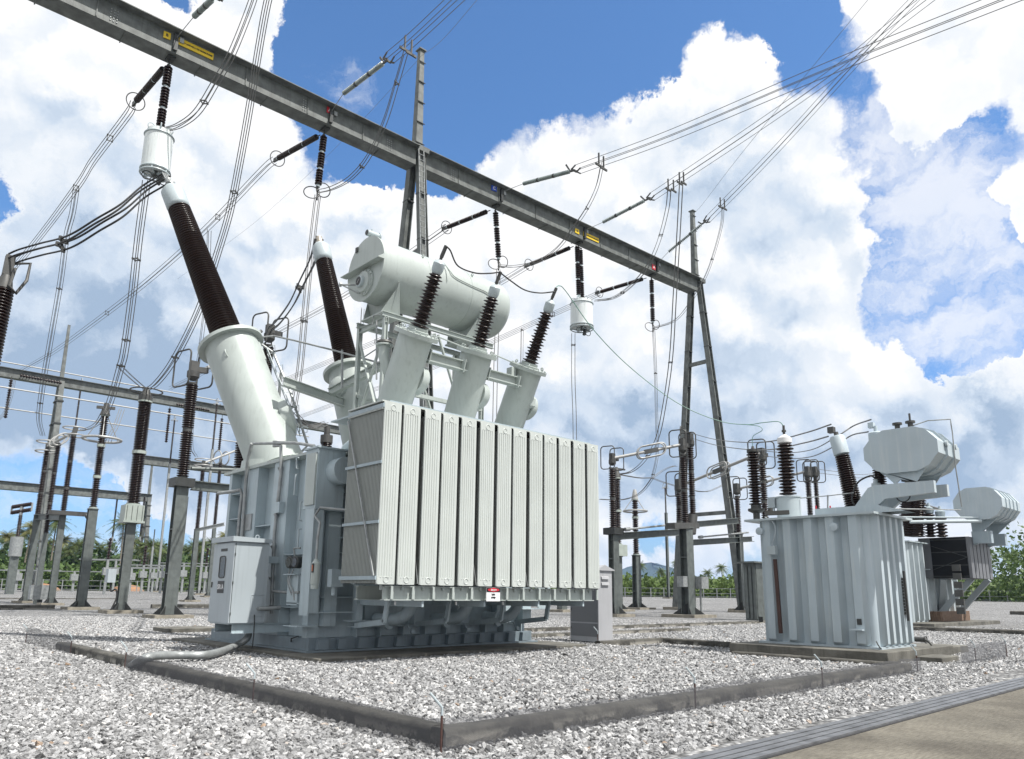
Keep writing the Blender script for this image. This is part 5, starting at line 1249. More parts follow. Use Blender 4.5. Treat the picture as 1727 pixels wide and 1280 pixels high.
a = V((P7.x,P7.y,z7-.1)); b = MB().ibeam(a, at(378, 884, Y=P7.y), .4, .4, .05); one(b, 'frame_beam', M['galv'], 'pale frame beam behind the upper corner of the control cabinet', 'steel beam', loc=a)
# tubular bus supports: slim pale pedestals with slim insulators
GB = 'slim bus support posts'
def bus_post(base, ctop, itop, label, m='galv', w=.34):
    t = thing('bus_support', loc_of(base), label, 'bus support', GB); P, z, col = ped(base, ctop, w, w, t, m, fw=.75); zt = hz(*itop, P); stack(P, z, zt, .10, .17, 3, t, .18, rj=.13, n=12)
    hd = MB().cyl((P.x,P.y,zt), (P.x,P.y,zt+.35), .08, n=8).build('terminal_head', M['alu'], t); b = MB(); b.ring((P.x,P.y,zt-.1), (0,0,1), .55, .045, 24, 6); b.ring((P.x,P.y,zt+.35), (1,0,0), .5, .045, 24, 6, sy=1); b.build('corona_ring', M['alu'], hd); return P, zt+.35
A1, h1 = bus_post((262,1008), (284,782), (293,708), 'pale slim bus support standing just left of the thick dark post')
A2, h2 = bus_post((334,1011), (352,757), (358,680), 'pale slim bus support rising behind the cabinet corner, the tallest there')
A3, h3 = bus_post((88,1007), (120,760), (137,646), 'slim bus support behind the second column from the left, the highest ring')
A4, h4 = bus_post((1128,1018), (1122,865), (1120,822), 'dark slim post standing alone left of the right A-frame legs', 'gpost', .45)
# bus tubes
def bus(xa, ya, xb, yb, Y, label, r=.10):
    a = at(xa, ya, Y=Y); c = at(xb, yb, Y=Y); c.z = a.z; a = V((a.x-6, Y, a.z)); c = V((c.x+12, Y, c.z)); b = MB().cyl(a, c, r, n=10); one(b, 'bus_tube', M['alu'], label, 'bus tube', 'long straight bus tubes on the left', loc=a)
bus(0, 609, 395, 683, A3.y, 'highest straight bus tube crossing the left side')
bus(0, 652, 405, 721, A2.y, 'middle straight bus tube crossing the left side')
bus(0, 687, 409, 749, A1.y, 'lowest of the three straight bus tubes on the left')

# right side posts
def right_post(base, ctop, itop, label, w=.6, head='frame', s=1.0, n=2, rc=.17, rs=.27, e=(1,0,0), m='gpost', name='disconnector_post'):
    t = thing(name, loc_of(base), label, 'disconnector', GP); P, z, col = ped(base, ctop, w, w*.95, t, m, fw=w*1.6); zt = hz(*itop, P); stack(P, z+.0, zt, rc, rs, n, t, .14, n=18)
    if head == 'frame': frame_head(P, zt+.7, t, e, s=s)
    return t, P, z, V((P.x, P.y, zt+.7))
t, Q1, qz1, K1 = right_post((1037,1040), (1025,893), (1021,790), 'disconnector post just right of the radiators, round-cornered rings at its head')
MB().box(Q1.x-.5, Q1.x+.5, Q1.y-.5, Q1.y+.5, qz1-.35, qz1+.1).build('cap_box', M['dark'], t)
t = thing('current_transformer', loc_of((1044,1031)), 'brown porcelain post above a pale box, second post right of the radiators', 'current transformer', GP)
Q2, qz2, col = ped((1044,1031), (1041,938), .58, .58, t, fw=1.0); b = MB().box(Q2.x-.6, Q2.x+.6, Q2.y-.6, Q2.y+.6, qz2, qz2+1.0); b.build('mechanism_box', M['cream'], t); zq2 = hz(1038, 806, Q2); stack(Q2, qz2+1.0, zq2, .22, .34, 2, t, .14, 'cream', rj=.40)
b = MB(); b.lathe((Q2.x,Q2.y,zq2), (0,0,1), [(0,.4),(.3,.35),(.7,.2),(1,.12)], 16); b.bar((Q2.x-1,Q2.y,zq2+.8),(Q2.x+1.2,Q2.y,zq2+.9), .15,.15); b.build('terminal_head', M['fit'], t); MB().box(Q2.x-.75, Q2.x-.31, Q2.y-.3, Q2.y+.3, 2.6, 3.6).build('control_box', M['cubg'], t)
t = thing('insulator_post', loc_of((1075,1028)), 'post with a conical wire frame and flat ring, third post right of the radiators', 'insulator', GP)
Q3, qz3, col = ped((1075,1028), (1072,936), .75, .68, t, fw=1.3); zq3 = hz(1069, 842, Q3); stack(Q3, qz3, zq3, .2, .32, 3, t, .2, 'cream', rj=.34)
b = MB(); zr = hz(1068, 862, Q3); b.ring((Q3.x,Q3.y,zr), (0,0,1), 1.2, .09, 32, 6)
for k in range(3): a_ = k*2.09+.5; b.cyl((Q3.x+1.2*math.cos(a_),Q3.y+1.2*math.sin(a_),zr), (Q3.x,Q3.y,zq3+.4), .04, n=6)
b.lathe((Q3.x,Q3.y,zq3), (0,0,1), [(0,.35),(.6,.25),(1.0,.15)], 12); b.build('corona_ring', M['alu'], t)
t, Q5, qz5, K5 = right_post((1162,1041), (1161,889), (1156,766), 'heavy disconnector post in front of the right A-frame, frames at its head', w=.82, s=1.2)
b = MB(); b.bar((Q5.x-2.4,Q5.y-.4,qz5-.1), (Q5.x+1.4,Q5.y+.2,qz5+.2), .7, .4); b.cyl((Q5.x+.6,Q5.y,qz5-.4), (Q5.x+.9,Q5.y,qz5+.9), .35, n=12); b.build('drive_gear', M['fit'], t)
b = MB(); b.box(Q5.x+.45, Q5.x+1.3, Q5.y-.8, Q5.y-.1, 1.9, 2.7); b.cyl((Q5.x+.9,Q5.y-.4,0), (Q5.x+.9,Q5.y-.4,1.9), .08, n=8); b.box(Q5.x-1.1,Q5.x-.6,Q5.y-.4,Q5.y+.1,2.0,2.7); b.build('control_box', M['galv'], t)
Q5b = V((at(1169, 880, Y=Q5.y).x, Q5.y, qz5+.3)); zz5 = hz(1166, 752, Q5b)
t2_ = thing('insulator_post', (Q5b.x, Q5b.y, qz5), 'second slim insulator beside the heavy post in front of the right A-frame', 'insulator', GP); stack(Q5b, qz5+.3, zz5, .16, .24, 3, t2_, .14); K5b = V((Q5b.x, Q5b.y, zz5+.5)); frame_head(Q5b, zz5+.5, t2_, (0,1,0), s=1.2, both=False)
t, Q6, qz6, K6 = right_post((1253,1033), (1250,900), (1245,836), 'disconnector post beside the left edge of the blue grey tank', s=1.25, n=2)
# posts seen only above the blue grey tank
def hidden_post(xt, yt, xb, yb, Y, label, r=.28, n=3, head=True, s=1.2):
    a = at(xb, yb, Y=Y); t = thing('insulator_post', (a.x, a.y, 0), label, 'insulator', GP); z1_ = hz(xt, yt, a)
    MB().bar((a.x,a.y,0), (a.x,a.y,a.z), .5, .5).build('column', M['gpost'], t); stack(V((a.x,a.y,0)), a.z, z1_, r*.62, r, n, t, .14)
    if head: frame_head(V((a.x,a.y,0)), z1_+.6, t, (1,0,0), s=s)
    return V((a.x, a.y, z1_+.6))
K8 = hidden_post(1364, 806, 1369, 900, 30, 'left of the two slim posts showing above the blue grey tank', .26)
K9 = hidden_post(1376, 806, 1382, 900, 30, 'right of the two slim posts showing above the blue grey tank', .22)
K10 = hidden_post(1283, 780, 1291, 880, 26, 'slim post directly behind the leftmost bushing of the blue grey tank', .26)
K11 = hidden_post(1143, 830, 1147, 905, Q5.y+4, 'slim post behind the heavy one, just left of it', .26)
for xt, yt, xb, yb, Y, l, r in ((414, 744, 407, 800, 44, 'dark porcelain post peeping out just left of the foot of the big leaning turret', .5),):
    hidden_post(xt, yt, xb, yb, Y, l, r, n=1, head=False)
for base, ctop, itop, l in (((225,1004),(243,905),(251,838),'small disconnector post between the thick porcelain post and the pale bus support'), ((300,1003),(311,900),(317,838),'small far disconnector post touching the right side of the thick left post'), ((178,1003),(192,905),(203,835),'small far disconnector post right of the wide ringed post')):
    disc_post(base, ctop, itop, l, w=.4, rc=.14, rs=.24, m='galv')
# blades between right side posts
def blade(p, q, label, ov=.5, R=.9):
    p, q = V(p), V(q); e = u(q-p); b = MB().cyl(p, q, .11, n=10); bl = one(b, 'disconnector_tube', M['alu'], label, 'disconnector blade', loc=p); bl['org'] = tuple(p)
    if ov:
        c = p.lerp(q, ov); up = V((0,0,1)); 
        for o_ in (-.18, .18):
            sd = e.cross(up).normalized()*o_; b = MB().rrect(c+sd, e, up, 2.3*R, .95*R, .42*R, .05, 6); b.build('corona_frame', M['alu'], bl)
        b = MB().bar(c-e*.5, c+e*.5, .25, .3); b.build('contact', M['fit'], bl)
    return bl
blade(K1, K5, 'pale disconnector blade with an oval frame between the radiators and the right A-frame', .55)
blade(K11+V((.5,0,0)), K10+V((-.3,0,0)), 'pale blade with an oval frame crossing behind the right A-frame leg', .5)
blade(K6+V((.4,0,0)), K8, 'pale blade with an oval frame crossing behind the bushings of the blue grey tank', .35)
for (xa, ya, xb, yb, Y, lb) in ((1032, 905, 1152, 897, Q1.y, 'dark frame beam between the posts left of the right A-frame'), (1176, 884, 1245, 878, Q5.y+5, 'upper dark frame beam right of the heavy post'), (1166, 915, 1268, 909, Q6.y, 'lower dark frame beam right of the heavy post')):
    a = at(xa, ya, Y=Y); c = at(xb, yb, Y=Y); one(MB().ibeam(a, c, .5, .5, .05), 'frame_beam', M['gpost'], lb, 'steel beam', loc=a)
for (xa, ya, xb, yb, Y, lb) in ((1054, 893, 1150, 883, Q1.y-.6, 'thin drive rod left of the heavy post'), (1179, 906, 1262, 898, Q6.y-.6, 'thin drive rod right of the heavy post')):
    a = at(xa, ya, Y=Y); c = at(xb, yb, Y=Y); b = MB().cyl(a, c, .07, n=8); b.cyl(a, a+u(c-a)*.5, .14, n=8); one(b, 'drive_rod', M['galv'], lb, 'rod', loc=a)
P = at(948, 1032, Z=0); t = thing('support_column', (P.x,P.y,0), 'short dark column foot seen between the transformer and the cubicle', 'column'); MB().bar((P.x,P.y,.2),(P.x,P.y,8), .6,.6).build('column', M['gpost'], t); MB().box(P.x-1,P.x+1,P.y-1,P.y+1,0,.19).build('footing', M['foot'], t)

# many thin far masts and small background gear on the left
GM = 'far slim lightning masts'
for i, (xb, yb, xt, yt, w) in enumerate([(108,985,128,880,.42),(160,990,177,895,.34),(168,992,186,885,.34),(235,992,253,808,.45),(250,994,268,893,.3),(303,990,313,898,.3),(292,992,296,915,.3),(232,992,222,870,.28),(15,985,36,880,.34),(64,992,94,872,.3),(212,990,218,880,.4),(340,990,351,912,.28)]):
    D = 150+12*(i % 4); P = at(xb, yb, Z=gz(100, 100)-.0)
    e_ = (P-EYE); e_.z = 0; e_.normalize(); P = V((e_.x*D, e_.y*D, gz(e_.x*D, e_.y*D))); z = hz(xt, yt, P)
    t = thing('lightning_mast', tuple(P), ['pale','grey','thin','slim'][i % 4]+' far mast number among the palms', 'mast', GM); t['label'] = 'slim pale steel mast standing among the far left equipment in front of the palms'
    MB().bar(P, (P.x, P.y, P.z+(z-P.z)*.72), w, w).build('lower_section', M['galv'], t); MB().bar((P.x, P.y, P.z+(z-P.z)*.72), (P.x, P.y, z), w*.5, w*.5).build('upper_section', M['beam'], t)
GL = 'small far bay equipment'
rnd = random.Random(11)
for i, xb in enumerate((238, 256, 270, 292, 306, 218, 176, 122, 190, 344, 26, 52)):
    d = at(xb, 995, Z=-50)-EYE; d.z = 0; d.normalize(); D = 118+rnd.random()*25; P = V((d.x*D, d.y*D, 0)); P.z = gz(P.x, P.y)
    t = thing('far_bay_post', tuple(P), 'small grey post with a box and bars in the far left bay', 'far equipment', GL)
    h = 3+rnd.random()*2.2; MB().bar(P, (P.x, P.y, P.z+h), .3, .3).build('column', M['galv'], t); MB().box(P.x-.5, P.x+.5, P.y-.4, P.y+.4, P.z+h*.55, P.z+h*.55+1).build('box', M['galv'], t)
    MB().bar((P.x-3, P.y+2.5, P.z+h), (P.x+3, P.y-2.5, P.z+h), .15, .15).build('crossbar', M['galv'], t)
    if i % 3 == 0: MB().insul((P.x, P.y, P.z+h), (P.x, P.y, P.z+h+3), .12, .24, 10, .4).build('insulator', M['porc'], t)
# live tank breaker at far left
P = at(14, 1010, Z=0); t = thing('circuit_breaker', (P.x, P.y, 0), 'circuit breaker at the far left edge with a twin horizontal brown head', 'circuit breaker')
zc_b = hz(14, 938, P); MB().bar((P.x,P.y,0),(P.x,P.y,zc_b), .9,.9).build('support_frame', M['gpost'], t)
MB().cyl((P.x,P.y,zc_b), (P.x,P.y,hz(16,905,P)), .75, n=16).build('drum', M['galv'], t)
zt_b = hz(26, 868, P); stack(V((P.x,P.y,0)), hz(16,905,P), zt_b, .17, .26, 2, t, .2)
for k in (0, .75): 
    q = V((P.x, P.y, zt_b+.5+k)); e_ = u((.9,-.8,.22)); MB().insul(q-e_*1.25, q+e_*1.25, .19, .27, 14, .22).build('interrupter', M['porc'], t)
b = MB(); q = V((P.x,P.y,zt_b+1)); e_ = u((.9,-.8,.22)); b.bar(q-V((0,0,1)), q+V((0,0,.35)), .35,.35); b.bar(q+e_*1.3-V((0,0,.7)), q+e_*1.3+V((0,0,.4)), .2,.2); b.bar(q-e_*1.3-V((0,0,.7)), q-e_*1.3+V((0,0,.4)), .2,.2); b.build('terminal_head', M['galv'], t)
P = at(26, 1003, Z=0); t = thing('equipment_cabinet', (P.x,P.y,0), 'small pale cabinet standing among the far left columns', 'cabinet'); MB().box(P.x-1,P.x+1,P.y-.9,P.y+.9,0,hz(26,968,P)).build('body', M['white'], t); MB().box(P.x-1.1,P.x+1.1,P.y-1,P.y+1,hz(26,968,P),hz(26,968,P)+.15).build('roof', M['cubg'], t)
# ------------------------------------------------------------------ strings on the girder
def tdir(x, ya, xb): pass
# brown strings going back and down from the girder, with corona rings
STR = [(275, 92, 228, 172, PH[0], 'upper left'), (526, 203, 467, 268, PH[1], ''), (816, 337, 752, 384, PH[2], ''), (953, 402, 891, 447, PH[3], ''), (1076, 459, 1010, 493, PH[4], '')]
lb = ['brown tension string going down left from the girder above the left wave trap', 'brown tension string left of the small red sign on the girder', 'brown tension string below the small blue sign on the girder', 'brown tension string left of the double hanging string', 'brown tension string near the right end of the girder']
ENDS = []
for (xa, ya, xb, yb, X, _), l in zip(STR, lb):
    a = V((X, YG+.7, zb(X)-.15)); 
    e = at(xb, yb, X=X); t = thing('tension_string', tuple(a), l, 'insulator string', 'insulator strings on the girder')
    d = u(e-a); MB().cyl(a, a+d*.4, .04, n=6).build('link', M['fit'], t)
    Lr = (e-a).length; n = 3; Lu = (Lr-.6)/n
    for k in range(n):
        MB().insul(a+d*(.4+Lu*k+.06), a+d*(.4+Lu*(k+1)-.06), .09, .20, 12, .17).build('discs', M['porc'], t)
        MB().cyl(a+d*(.4+Lu*(k+1)-.07), a+d*(.4+Lu*(k+1)+.07), .13, n=12).build('joint', M['white'], t)
    b = MB(); b.ring(e-d*.1, d, .55, .035, 28, 6); b.bar(e-d*.2, e+d*.5, .12, .3); b.build('corona_ring', M['fit'], t); ENDS.append(e+d*.4)
# hanging strings
HS = [(285, 97, 269, 222, PH[0], 1, 'brown hanging string carrying the left wave trap'), (538, 207, 536, 316, PH[1], 1, 'brown hanging string with rings, right of the tall leaning bushing'), (833, 345, 841, 438, PH[2], 1, 'brown hanging string with rings above the small bushings'), (974, 415, 979, 503, PH[3], 2, 'double brown hanging string carrying the right wave trap'), (1093, 467, 1101, 545, PH[4], 1, 'brown hanging string nearest the right A-frame')]
HE = []
for (xa, ya, xb, yb, X, n2, l) in HS:
    a = V((X, YG+.1, zb(X)-.1)); e = at(xb, yb, Y=YG+.1); t = thing('hanging_string', tuple(a), l, 'insulator string', 'insulator strings on the girder')
    d = u(e-a); Lr = (e-a).length; n = 3; Lu = (Lr-.5)/n
    for s_ in ((0,) if n2 == 1 else (-.36, .36)):
        o_ = V((s_*.9, s_*.3, 0))
        for k in range(n):
            MB().insul(a+o_+d*(.4+Lu*k+.06), a+o_+d*(.4+Lu*(k+1)-.06), .10, .235, 14, .17).build('discs', M['porc'], t)
            MB().cyl(a+o_+d*(.4+Lu*(k+1)-.07), a+o_+d*(.4+Lu*(k+1)+.07), .14, n=12).build('joint', M['white'], t)
    b = MB(); b.cyl(a, a+d*.4, .05, n=8); b.bar(a+d*.35+V((-.4 if n2 == 2 else -.1,0,0)), a+d*.35+V((.4 if n2 == 2 else .1,0,0)), .1, .08); b.bar(e-d*.1+V((-.4 if n2 == 2 else -.1,0,0)), e-d*.1+V((.4 if n2 == 2 else .1,0,0)), .1, .08)
    b.build('yoke', M['fit'], t)
    if X not in (PH[0], PH[3]):
        b = MB(); b.ring(e+V((.35,-.1,-.1)), (.2,1,.3), .45, .035, 22, 6); b.ring(e+V((-.35,.1,-.45)), (.5,1,-.3), .50, .035, 22, 6); b.cyl(e, e-V((0,0,.9)), .06, n=8); b.build('corona_ring', M['fit'], t)
    HE.append(e)
# wave traps
def trap(c, rt, zt_, zb_, label):
    t = thing('wave_trap', (c.x, c.y, zb_), label, 'wave trap'); b = MB(); x, y = c.x, c.y
    r0 = rt; b.lathe((x, y, zb_+.15), (0,0,1), [(0, r0), (zt_-zb_-.35, r0*.99), (zt_-zb_-.30, r0*.90), (zt_-zb_-.1, r0*.88)], 48)
    m = mat('stained_white_drum', (.66, .70, .70), .4, var=.05, scale=1, streak=.8, dirt=(.40,.42,.42)); dr = b.build('drum', m, t)
    MB().ring((x,y,zt_-.25), (0,0,1), r0*1.03, .035, 40, 6).build('guard_ring', M['white'], dr)
    b = MB(); b.ring((x,y,zb_-.05), (0,0,1), r0*1.02, .05, 40, 6); b.ring((x,y,zb_+.15), (0,0,1), r0*1.02, .05, 40, 6)
    for k in range(6): a_ = k*1.047; b.bar((x,y,zb_-.05), (x+math.cos(a_)*r0, y+math.sin(a_)*r0, zb_-.05), .06, .08); b.bar((x+math.cos(a_)*r0, y+math.sin(a_)*r0, zb_-.05), (x+math.cos(a_)*r0, y+math.sin(a_)*r0, zb_+.15), .06)
    b.build('spider_frame', M['white'], dr)
    for k in range(6): a_ = k*1.047+.3; MB().ring((x+math.cos(a_)*r0*.7, y+math.sin(a_)*r0*.7, zt_+.1), (math.sin(a_),-math.cos(a_),0), .22, .03, 14, 5).build('lifting_loop', M['white'], dr)
    b = MB(); b.lathe((x,y,zb_-.2), (0,0,1), [(0,.12),(.4,.12)], 12)
    for s_ in (-1,1): b.ring((x+s_*.6*r0, y-.2, zb_-.35), (.3,1,0), .25, .03, 16, 5)
    b.bar((x+.2,y-.1,zb_-.6), (x+.35,y-.1,zb_+.1), .25,.2); b.build('bottom_fitting', M['fit'], dr); return V((x,y,zb_-.4))
TB0 = trap(at(265, 262, Y=YG), .74, at(268, 224, Y=YG).z, at(262, 293, Y=YG).z, 'white drum shaped wave trap with rain streaks hanging at the upper left')
TB3 = trap(at(981, 532, Y=YG), .98, at(981, 509, Y=YG).z, at(980, 553, Y=YG).z, 'white drum shaped wave trap hanging near the centre right under the girder')
# grey strings toward the incoming lines
GSs = [(292, 62, 327, 28, 358, -1, PH[0], 'grey disc string at the top edge above the left yellow sign'), (562, 181, 579, 158, 647, 106, PH[1], 'grey disc string left of the tall mast against the blue sky'), (845, 322, 882, 310, 962, 289, PH[2], 'grey disc string above the middle of the girder against the cloud'), (985, 392, 1016, 375, 1088, 338, PH[3], 'grey disc string above the second yellow sign'), (1106, 440, 1127, 425, 1184, 378, PH[4], 'grey disc string crossing the right hand mast')]
GE = []
for (xa, ya, xb, yb, xc, yc2, X, l) in GSs:
    a = V((X, YG-.6, zb(X)+.9)); p = at(xb, yb, X=X); e = at(xc, yc2, X=X); d = u(e-p)
    t = thing('tension_string', tuple(a), l, 'insulator string', 'insulator strings on the girder'); MB().cyl(a, p, .022, n=6).build('link_rod', M['galv'], t)
    Lr = (e-p).length
    for k in range(3):
        MB().insul(p+d*(Lr*k/3+.05), p+d*(Lr*(k+1)/3-.06), .06, .155, 16, .15).build('discs', M['glass'], t)
        if k < 2: MB().cyl(p+d*(Lr*(k+1)/3-.07), p+d*(Lr*(k+1)/3+.07), .16, n=12).build('joint', M['fit'], t)
    b = MB(); b.bar(e, e+d*.45, .10, .12); s_ = V((1,0,0)); b.bar(e+d*.35-s_*.28, e+d*.35+s_*.28, .09, .12); b.bar(e-V((0,0,.0)), e+V((0,-.15,.6))-d*.6, .05, .12)
    for sx in (-.26, .26):
        for sz in (-.22, .24): b.bar(e+d*.38+s_*sx, e+d*.75+s_*sx+V((0,0,sz)), .06, .10)
    b.build('yoke', M['fit'], t); GE.append((e+d*.75, d))
# ------------------------------------------------------------------ conductor bundles
def bundle(name, pts, label, offs, r=.018, m='wire', cat='conductor', spacers=(), group='overhead conductors', n=8, ends=None):
    P = crom(pts, n); t = thing(name, tuple(P[0]), label, cat, group); off = [V(o) for o in offs]
    for o in off:
        Q = [p+o for p in P]
        if ends and ends[0]: Q = [Q[0].lerp(P[0], .9)]+Q[1:]
        if ends and ends[1]: Q = Q[:-1]+[Q[-1].lerp(P[-1], .9)]
        MB().tube(Q, r, 6).build('conductor', M[m], t)
    if len(off) > 1:
        for s_ in spacers:
            p = P[int(s_*(len(P)-1))]; b = MB()
            for i in range(len(off)): b.bar(p+off[i], p+off[(i+1) % len(off)], r*1.6, r*2.4)
            for o in off: b.cyl(p+o-V((0,0,r*2.2)), p+o+V((0,0,r*2.2)), r*2.0, n=8)
            b.build('spacer', M['fit'], t)
    return t
def pl(pts, X=None, Y=None):
    """points of a line taken from image pixels, on a vertical plane; a pair interpolates along the line"""
    out = []; n = len(pts)
    for i, (x, y) in enumerate(pts):
        t_ = i/(n-1)
        if isinstance(X, tuple): out.append(at(x, y, X=X[0]+(X[1]-X[0])*t_))
        elif X is not None: out.append(at(x, y, X=X))
        elif isinstance(Y, tuple): out.append(at(x, y, Y=Y[0]+(Y[1]-Y[0])*t_))
        else: out.append(at(x, y, Y=Y))
    return out
SQ = [(-.17,0,.20), (.17,0,.20), (.17,0,-.20), (-.17,0,-.20)]      # bundle running along Y
VQ = [(-.20,.0,.0), (.0,.20,0), (.20,.0,.0), (.0,-.20,0)]
VQ3 = [(-.16,-.12,.0), (.05,.16,0), (.20,-.02,.0)]
# incoming lines
for i, (pts, l) in enumerate([
    ([(358,-1),(380,-25)], 'short bundle leaving the top edge above the left yellow sign'),
    ([(655,100),(700,62),(775,-8)], 'four dark conductors leaving upward left of the tall mast'),
    ([(972,284),(1130,229),(1400,115),(1700,-4)], 'uppermost conductor bundle crossing the right half of the sky'),
    ([(1098,331),(1277,214),(1408,122),(1505,44),(1575,-10)], 'middle conductor bundle rising to the top right corner'),
    ([(1192,368),(1300,262),(1428,122),(1503,40),(1555,-14)], 'steepest conductor bundle rising from the right hand mast')]):
    X = PH[i]; P = [GE[i][0]]+pl(pts, X=X)[1:] 
    P.append(P[-1]+(P[-1]-P[-2])*1.2)
    bundle('line_conductors', P, l, [(-.26,0,.24),(.26,0,.24),(.26,0,-.22),(-.26,0,-.22)], .02, group='overhead conductors')
# bundles over the yard toward the far gantry
for i, (pts, l) in enumerate([
    ([(214,195),(157,271),(128,317),(50,420),(-40,525)], 'twin pair conductors running down left from the left wave trap string'),
    ([(440,290),(340,393),(233,487),(137,560),(83,598),(28,629)], 'conductors running down left behind the tall leaning bushing to the far girder'),
    ([(745,390),(640,462),(555,514),(464,563),(380,610),(287,655)], 'conductors running down left behind the second leaning bushing'),
    ([(884,452),(815,492),(700,548),(573,602),(480,641),(395,678)], 'conductors running down left behind the round oil tank'),
    ([(1003,498),(908,541),(815,583),(700,632),(600,668),(500,705)], 'pale conductors running down left past the right small bushing')]):
    X = PH[i]; bundle('yard_conductors', [ENDS[i]]+pl(pts, X=X), l, SQ, .023, spacers=(.3, .6, .85))
# droppers
bundle('dropper', pl([(247,306),(234,400),(223,500),(210,592),(203,620)], Y=(YG, 46.5)), 'four droppers hanging from the left wave trap down to the thick brown post', VQ, .023, spacers=(.35,.7,.98))
bundle('dropper', pl([(204,620),(222,637),(243,655)], Y=(46.5, P2c.y)), 'short branch wires fanning out to the head of the thick brown post', VQ, .016)
bundle('dropper', pl([(203,620),(193,655),(183,685),(176,700)], Y=(46.5, P3.y)), 'branch wires dropping to the slim ringed post', VQ, .023)
bundle('dropper', [HT3]+pl([(165,712),(150,722),(138,725)], Y=(P3.y+1, P4.y)), 'looping wires between the slim ringed post and the ringed blade', VQ3, .025)
bundle('dropper', pl([(470,-60),(452,0),(437,80),(421,180),(405,270),(388,355),(366,430),(342,505),(318,560),(288,615),(262,648),(246,657)], Y=(34, P2c.y)), 'long dark droppers crossing in front of the girder, then sagging to the thick brown post', VQ, .025, spacers=(.43,.8))
bundle('dropper', pl([(277,219),(303,211),(333,188),(363,140),(392,88),(428,-5),(440,-60)], Y=(YG-.3, 35)), 'dark jumper wires curving from the left wave trap up past the girder', VQ, .025, spacers=(.4,))
bundle('dropper', pl([(129,316),(122,360),(112,400),(102,475),(84,580),(72,650),(66,705),(72,735)], Y=(62, P5.y)), 'pale droppers falling at far left to the leftmost ringed post', VQ, .023, spacers=(.45,.8))
bundle('dropper', pl([(536,330),(532,360),(524,430),(515,520),(508,600),(503,640),(494,693)], Y=YG+.2), 'straight droppers hanging right of the tall leaning bushing', VQ, .025, spacers=(.55,.98))
P_ = at(552, 722, Y=43.5); t = thing('insulator_post', (P_.x, P_.y, 0), 'dark insulator head showing low between the leaning turrets', 'insulator'); MB().bar((P_.x,P_.y,0),(P_.x,P_.y,P_.z-6),.5,.5).build('column', M['gpost'], t)
MB().insul((P_.x,P_.y,P_.z-6), (P_.x,P_.y,P_.z-1.0), .22, .38, 20, .14).build('insulator', M['porc'], t); b = MB(); b.lathe((P_.x,P_.y,P_.z-1), (0,0,1), [(0,.4),(.5,.4),(.55,.2),(1.1,.2)], 16); b.build('terminal_head', M['fit'], t)
for k, (pts, l) in enumerate([([(494,693),(505,705),(520,718),(549,712)], 'upper'), ([(494,693),(512,712),(530,722),(549,716)], 'lower')]):
    bundle('dropper', pl(pts, Y=(YG+.2, 43.5)), l+' tangled branch wires between the leaning turrets', VQ3, .023)
bundle('jumper', [HE[1]+V((0,0,-.3))]+pl([(560,317),(590,300),(620,265),(648,205),(668,140),(683,88)], Y=(YG, 34.5)), 'dark jumper loop curving left of the tall mast from the grey string', VQ3, .025, spacers=(.45,.85))
bundle('jumper', pl([(1015,276),(1006,315),(989,351),(966,385),(940,418),(908,440),(870,449)], Y=(33.5, YG+.2))+[HE[2]+V((0,0,-.5))], 'jumper loop passing over the girder left of the second yellow sign', VQ3, .023, spacers=(.3,.75))
bundle('jumper', pl([(1129,318),(1125,354),(1110,410),(1090,452),(1064,482),(1035,502),(1005,507)], Y=(33.5, YG+.1)), 'jumper loop passing over the girder near its right end to the right wave trap', VQ, .023, spacers=(.3,.75))
bundle('dropper', pl([(1149,306),(1144,400),(1138,500),(1132,600),(1121,680),(1108,740),(1087,776),(1065,795),(1043,800)], Y=(33.0, Q2.y)), 'long droppers falling left of the right A-frame to the post heads', VQ, .025, spacers=(.4,.72))
bundle('jumper', pl([(1219,349),(1217,377),(1206,420),(1190,465),(1165,508),(1138,540)], Y=(34.5, YG))+[HE[4]+V((0,0,-.5))], 'jumper loop hanging right of the right hand mast', VQ3, .023, spacers=(.4,))
bundle('dropper', pl([(1102,556),(1105,620),(1107,700),(1108,765),(1100,805)], Y=(YG, Q2.y)), 'straight droppers below the hanging string nearest the right A-frame', VQ3, .023, spacers=(.3,.98))
bundle('dropper', pl([(1100,806),(1080,806),(1060,803),(1043,800)], Y=Q2.y), 'low slack wires joining the droppers to the post with the pale box', VQ3, .025)
bundle('dropper', pl([(1100,806),(1085,826),(1069,837),(1045,843),(1012,842)], Y=(Q2.y, Q3.y)), 'low slack wires passing the conical ringed post', VQ3, .025)
bundle('dropper', pl([(1100,806),(1118,793),(1132,787),(1140,786)], Y=Q2.y), 'wires rising from the dropper clamp to the heavy post', VQ3, .022)
bundle('dropper', pl([(1100,806),(1125,815),(1165,826),(1190,829),(1210,822),(1228,812)], Y=Q2.y-2), 'slack wires sagging behind the heavy post toward the right', VQ3, .022)
bundle('dropper', pl([(967,562),(967,640),(969,700),(970,790)], Y=YG), 'straight droppers hanging from the right wave trap', VQ, .023, spacers=(.1,.9))
bundle('dropper', [HE[2]+V((0,0,-.9))]+pl([(838,560),(836,620),(834,720)], Y=YG), 'droppers falling behind the middle small bushing', VQ, .023)
bundle('dropper', pl([(880,556),(879,620),(877,700)], Y=52), 'short thin droppers left of the right small bushing', VQ3, .023, spacers=(.02,))
bundle('dropper', pl([(611,520),(606,600),(600,690)], Y=60), 'thin pale droppers left of the oil tank valve', VQ3, .023)
bundle('dropper', pl([(352,388),(350,450),(345,520),(338,580),(330,640),(322,745),(330,770)], Y=(60, P7.y)), 'pale droppers half hidden behind the tall leaning bushing', VQ3, .023, spacers=(.5,))
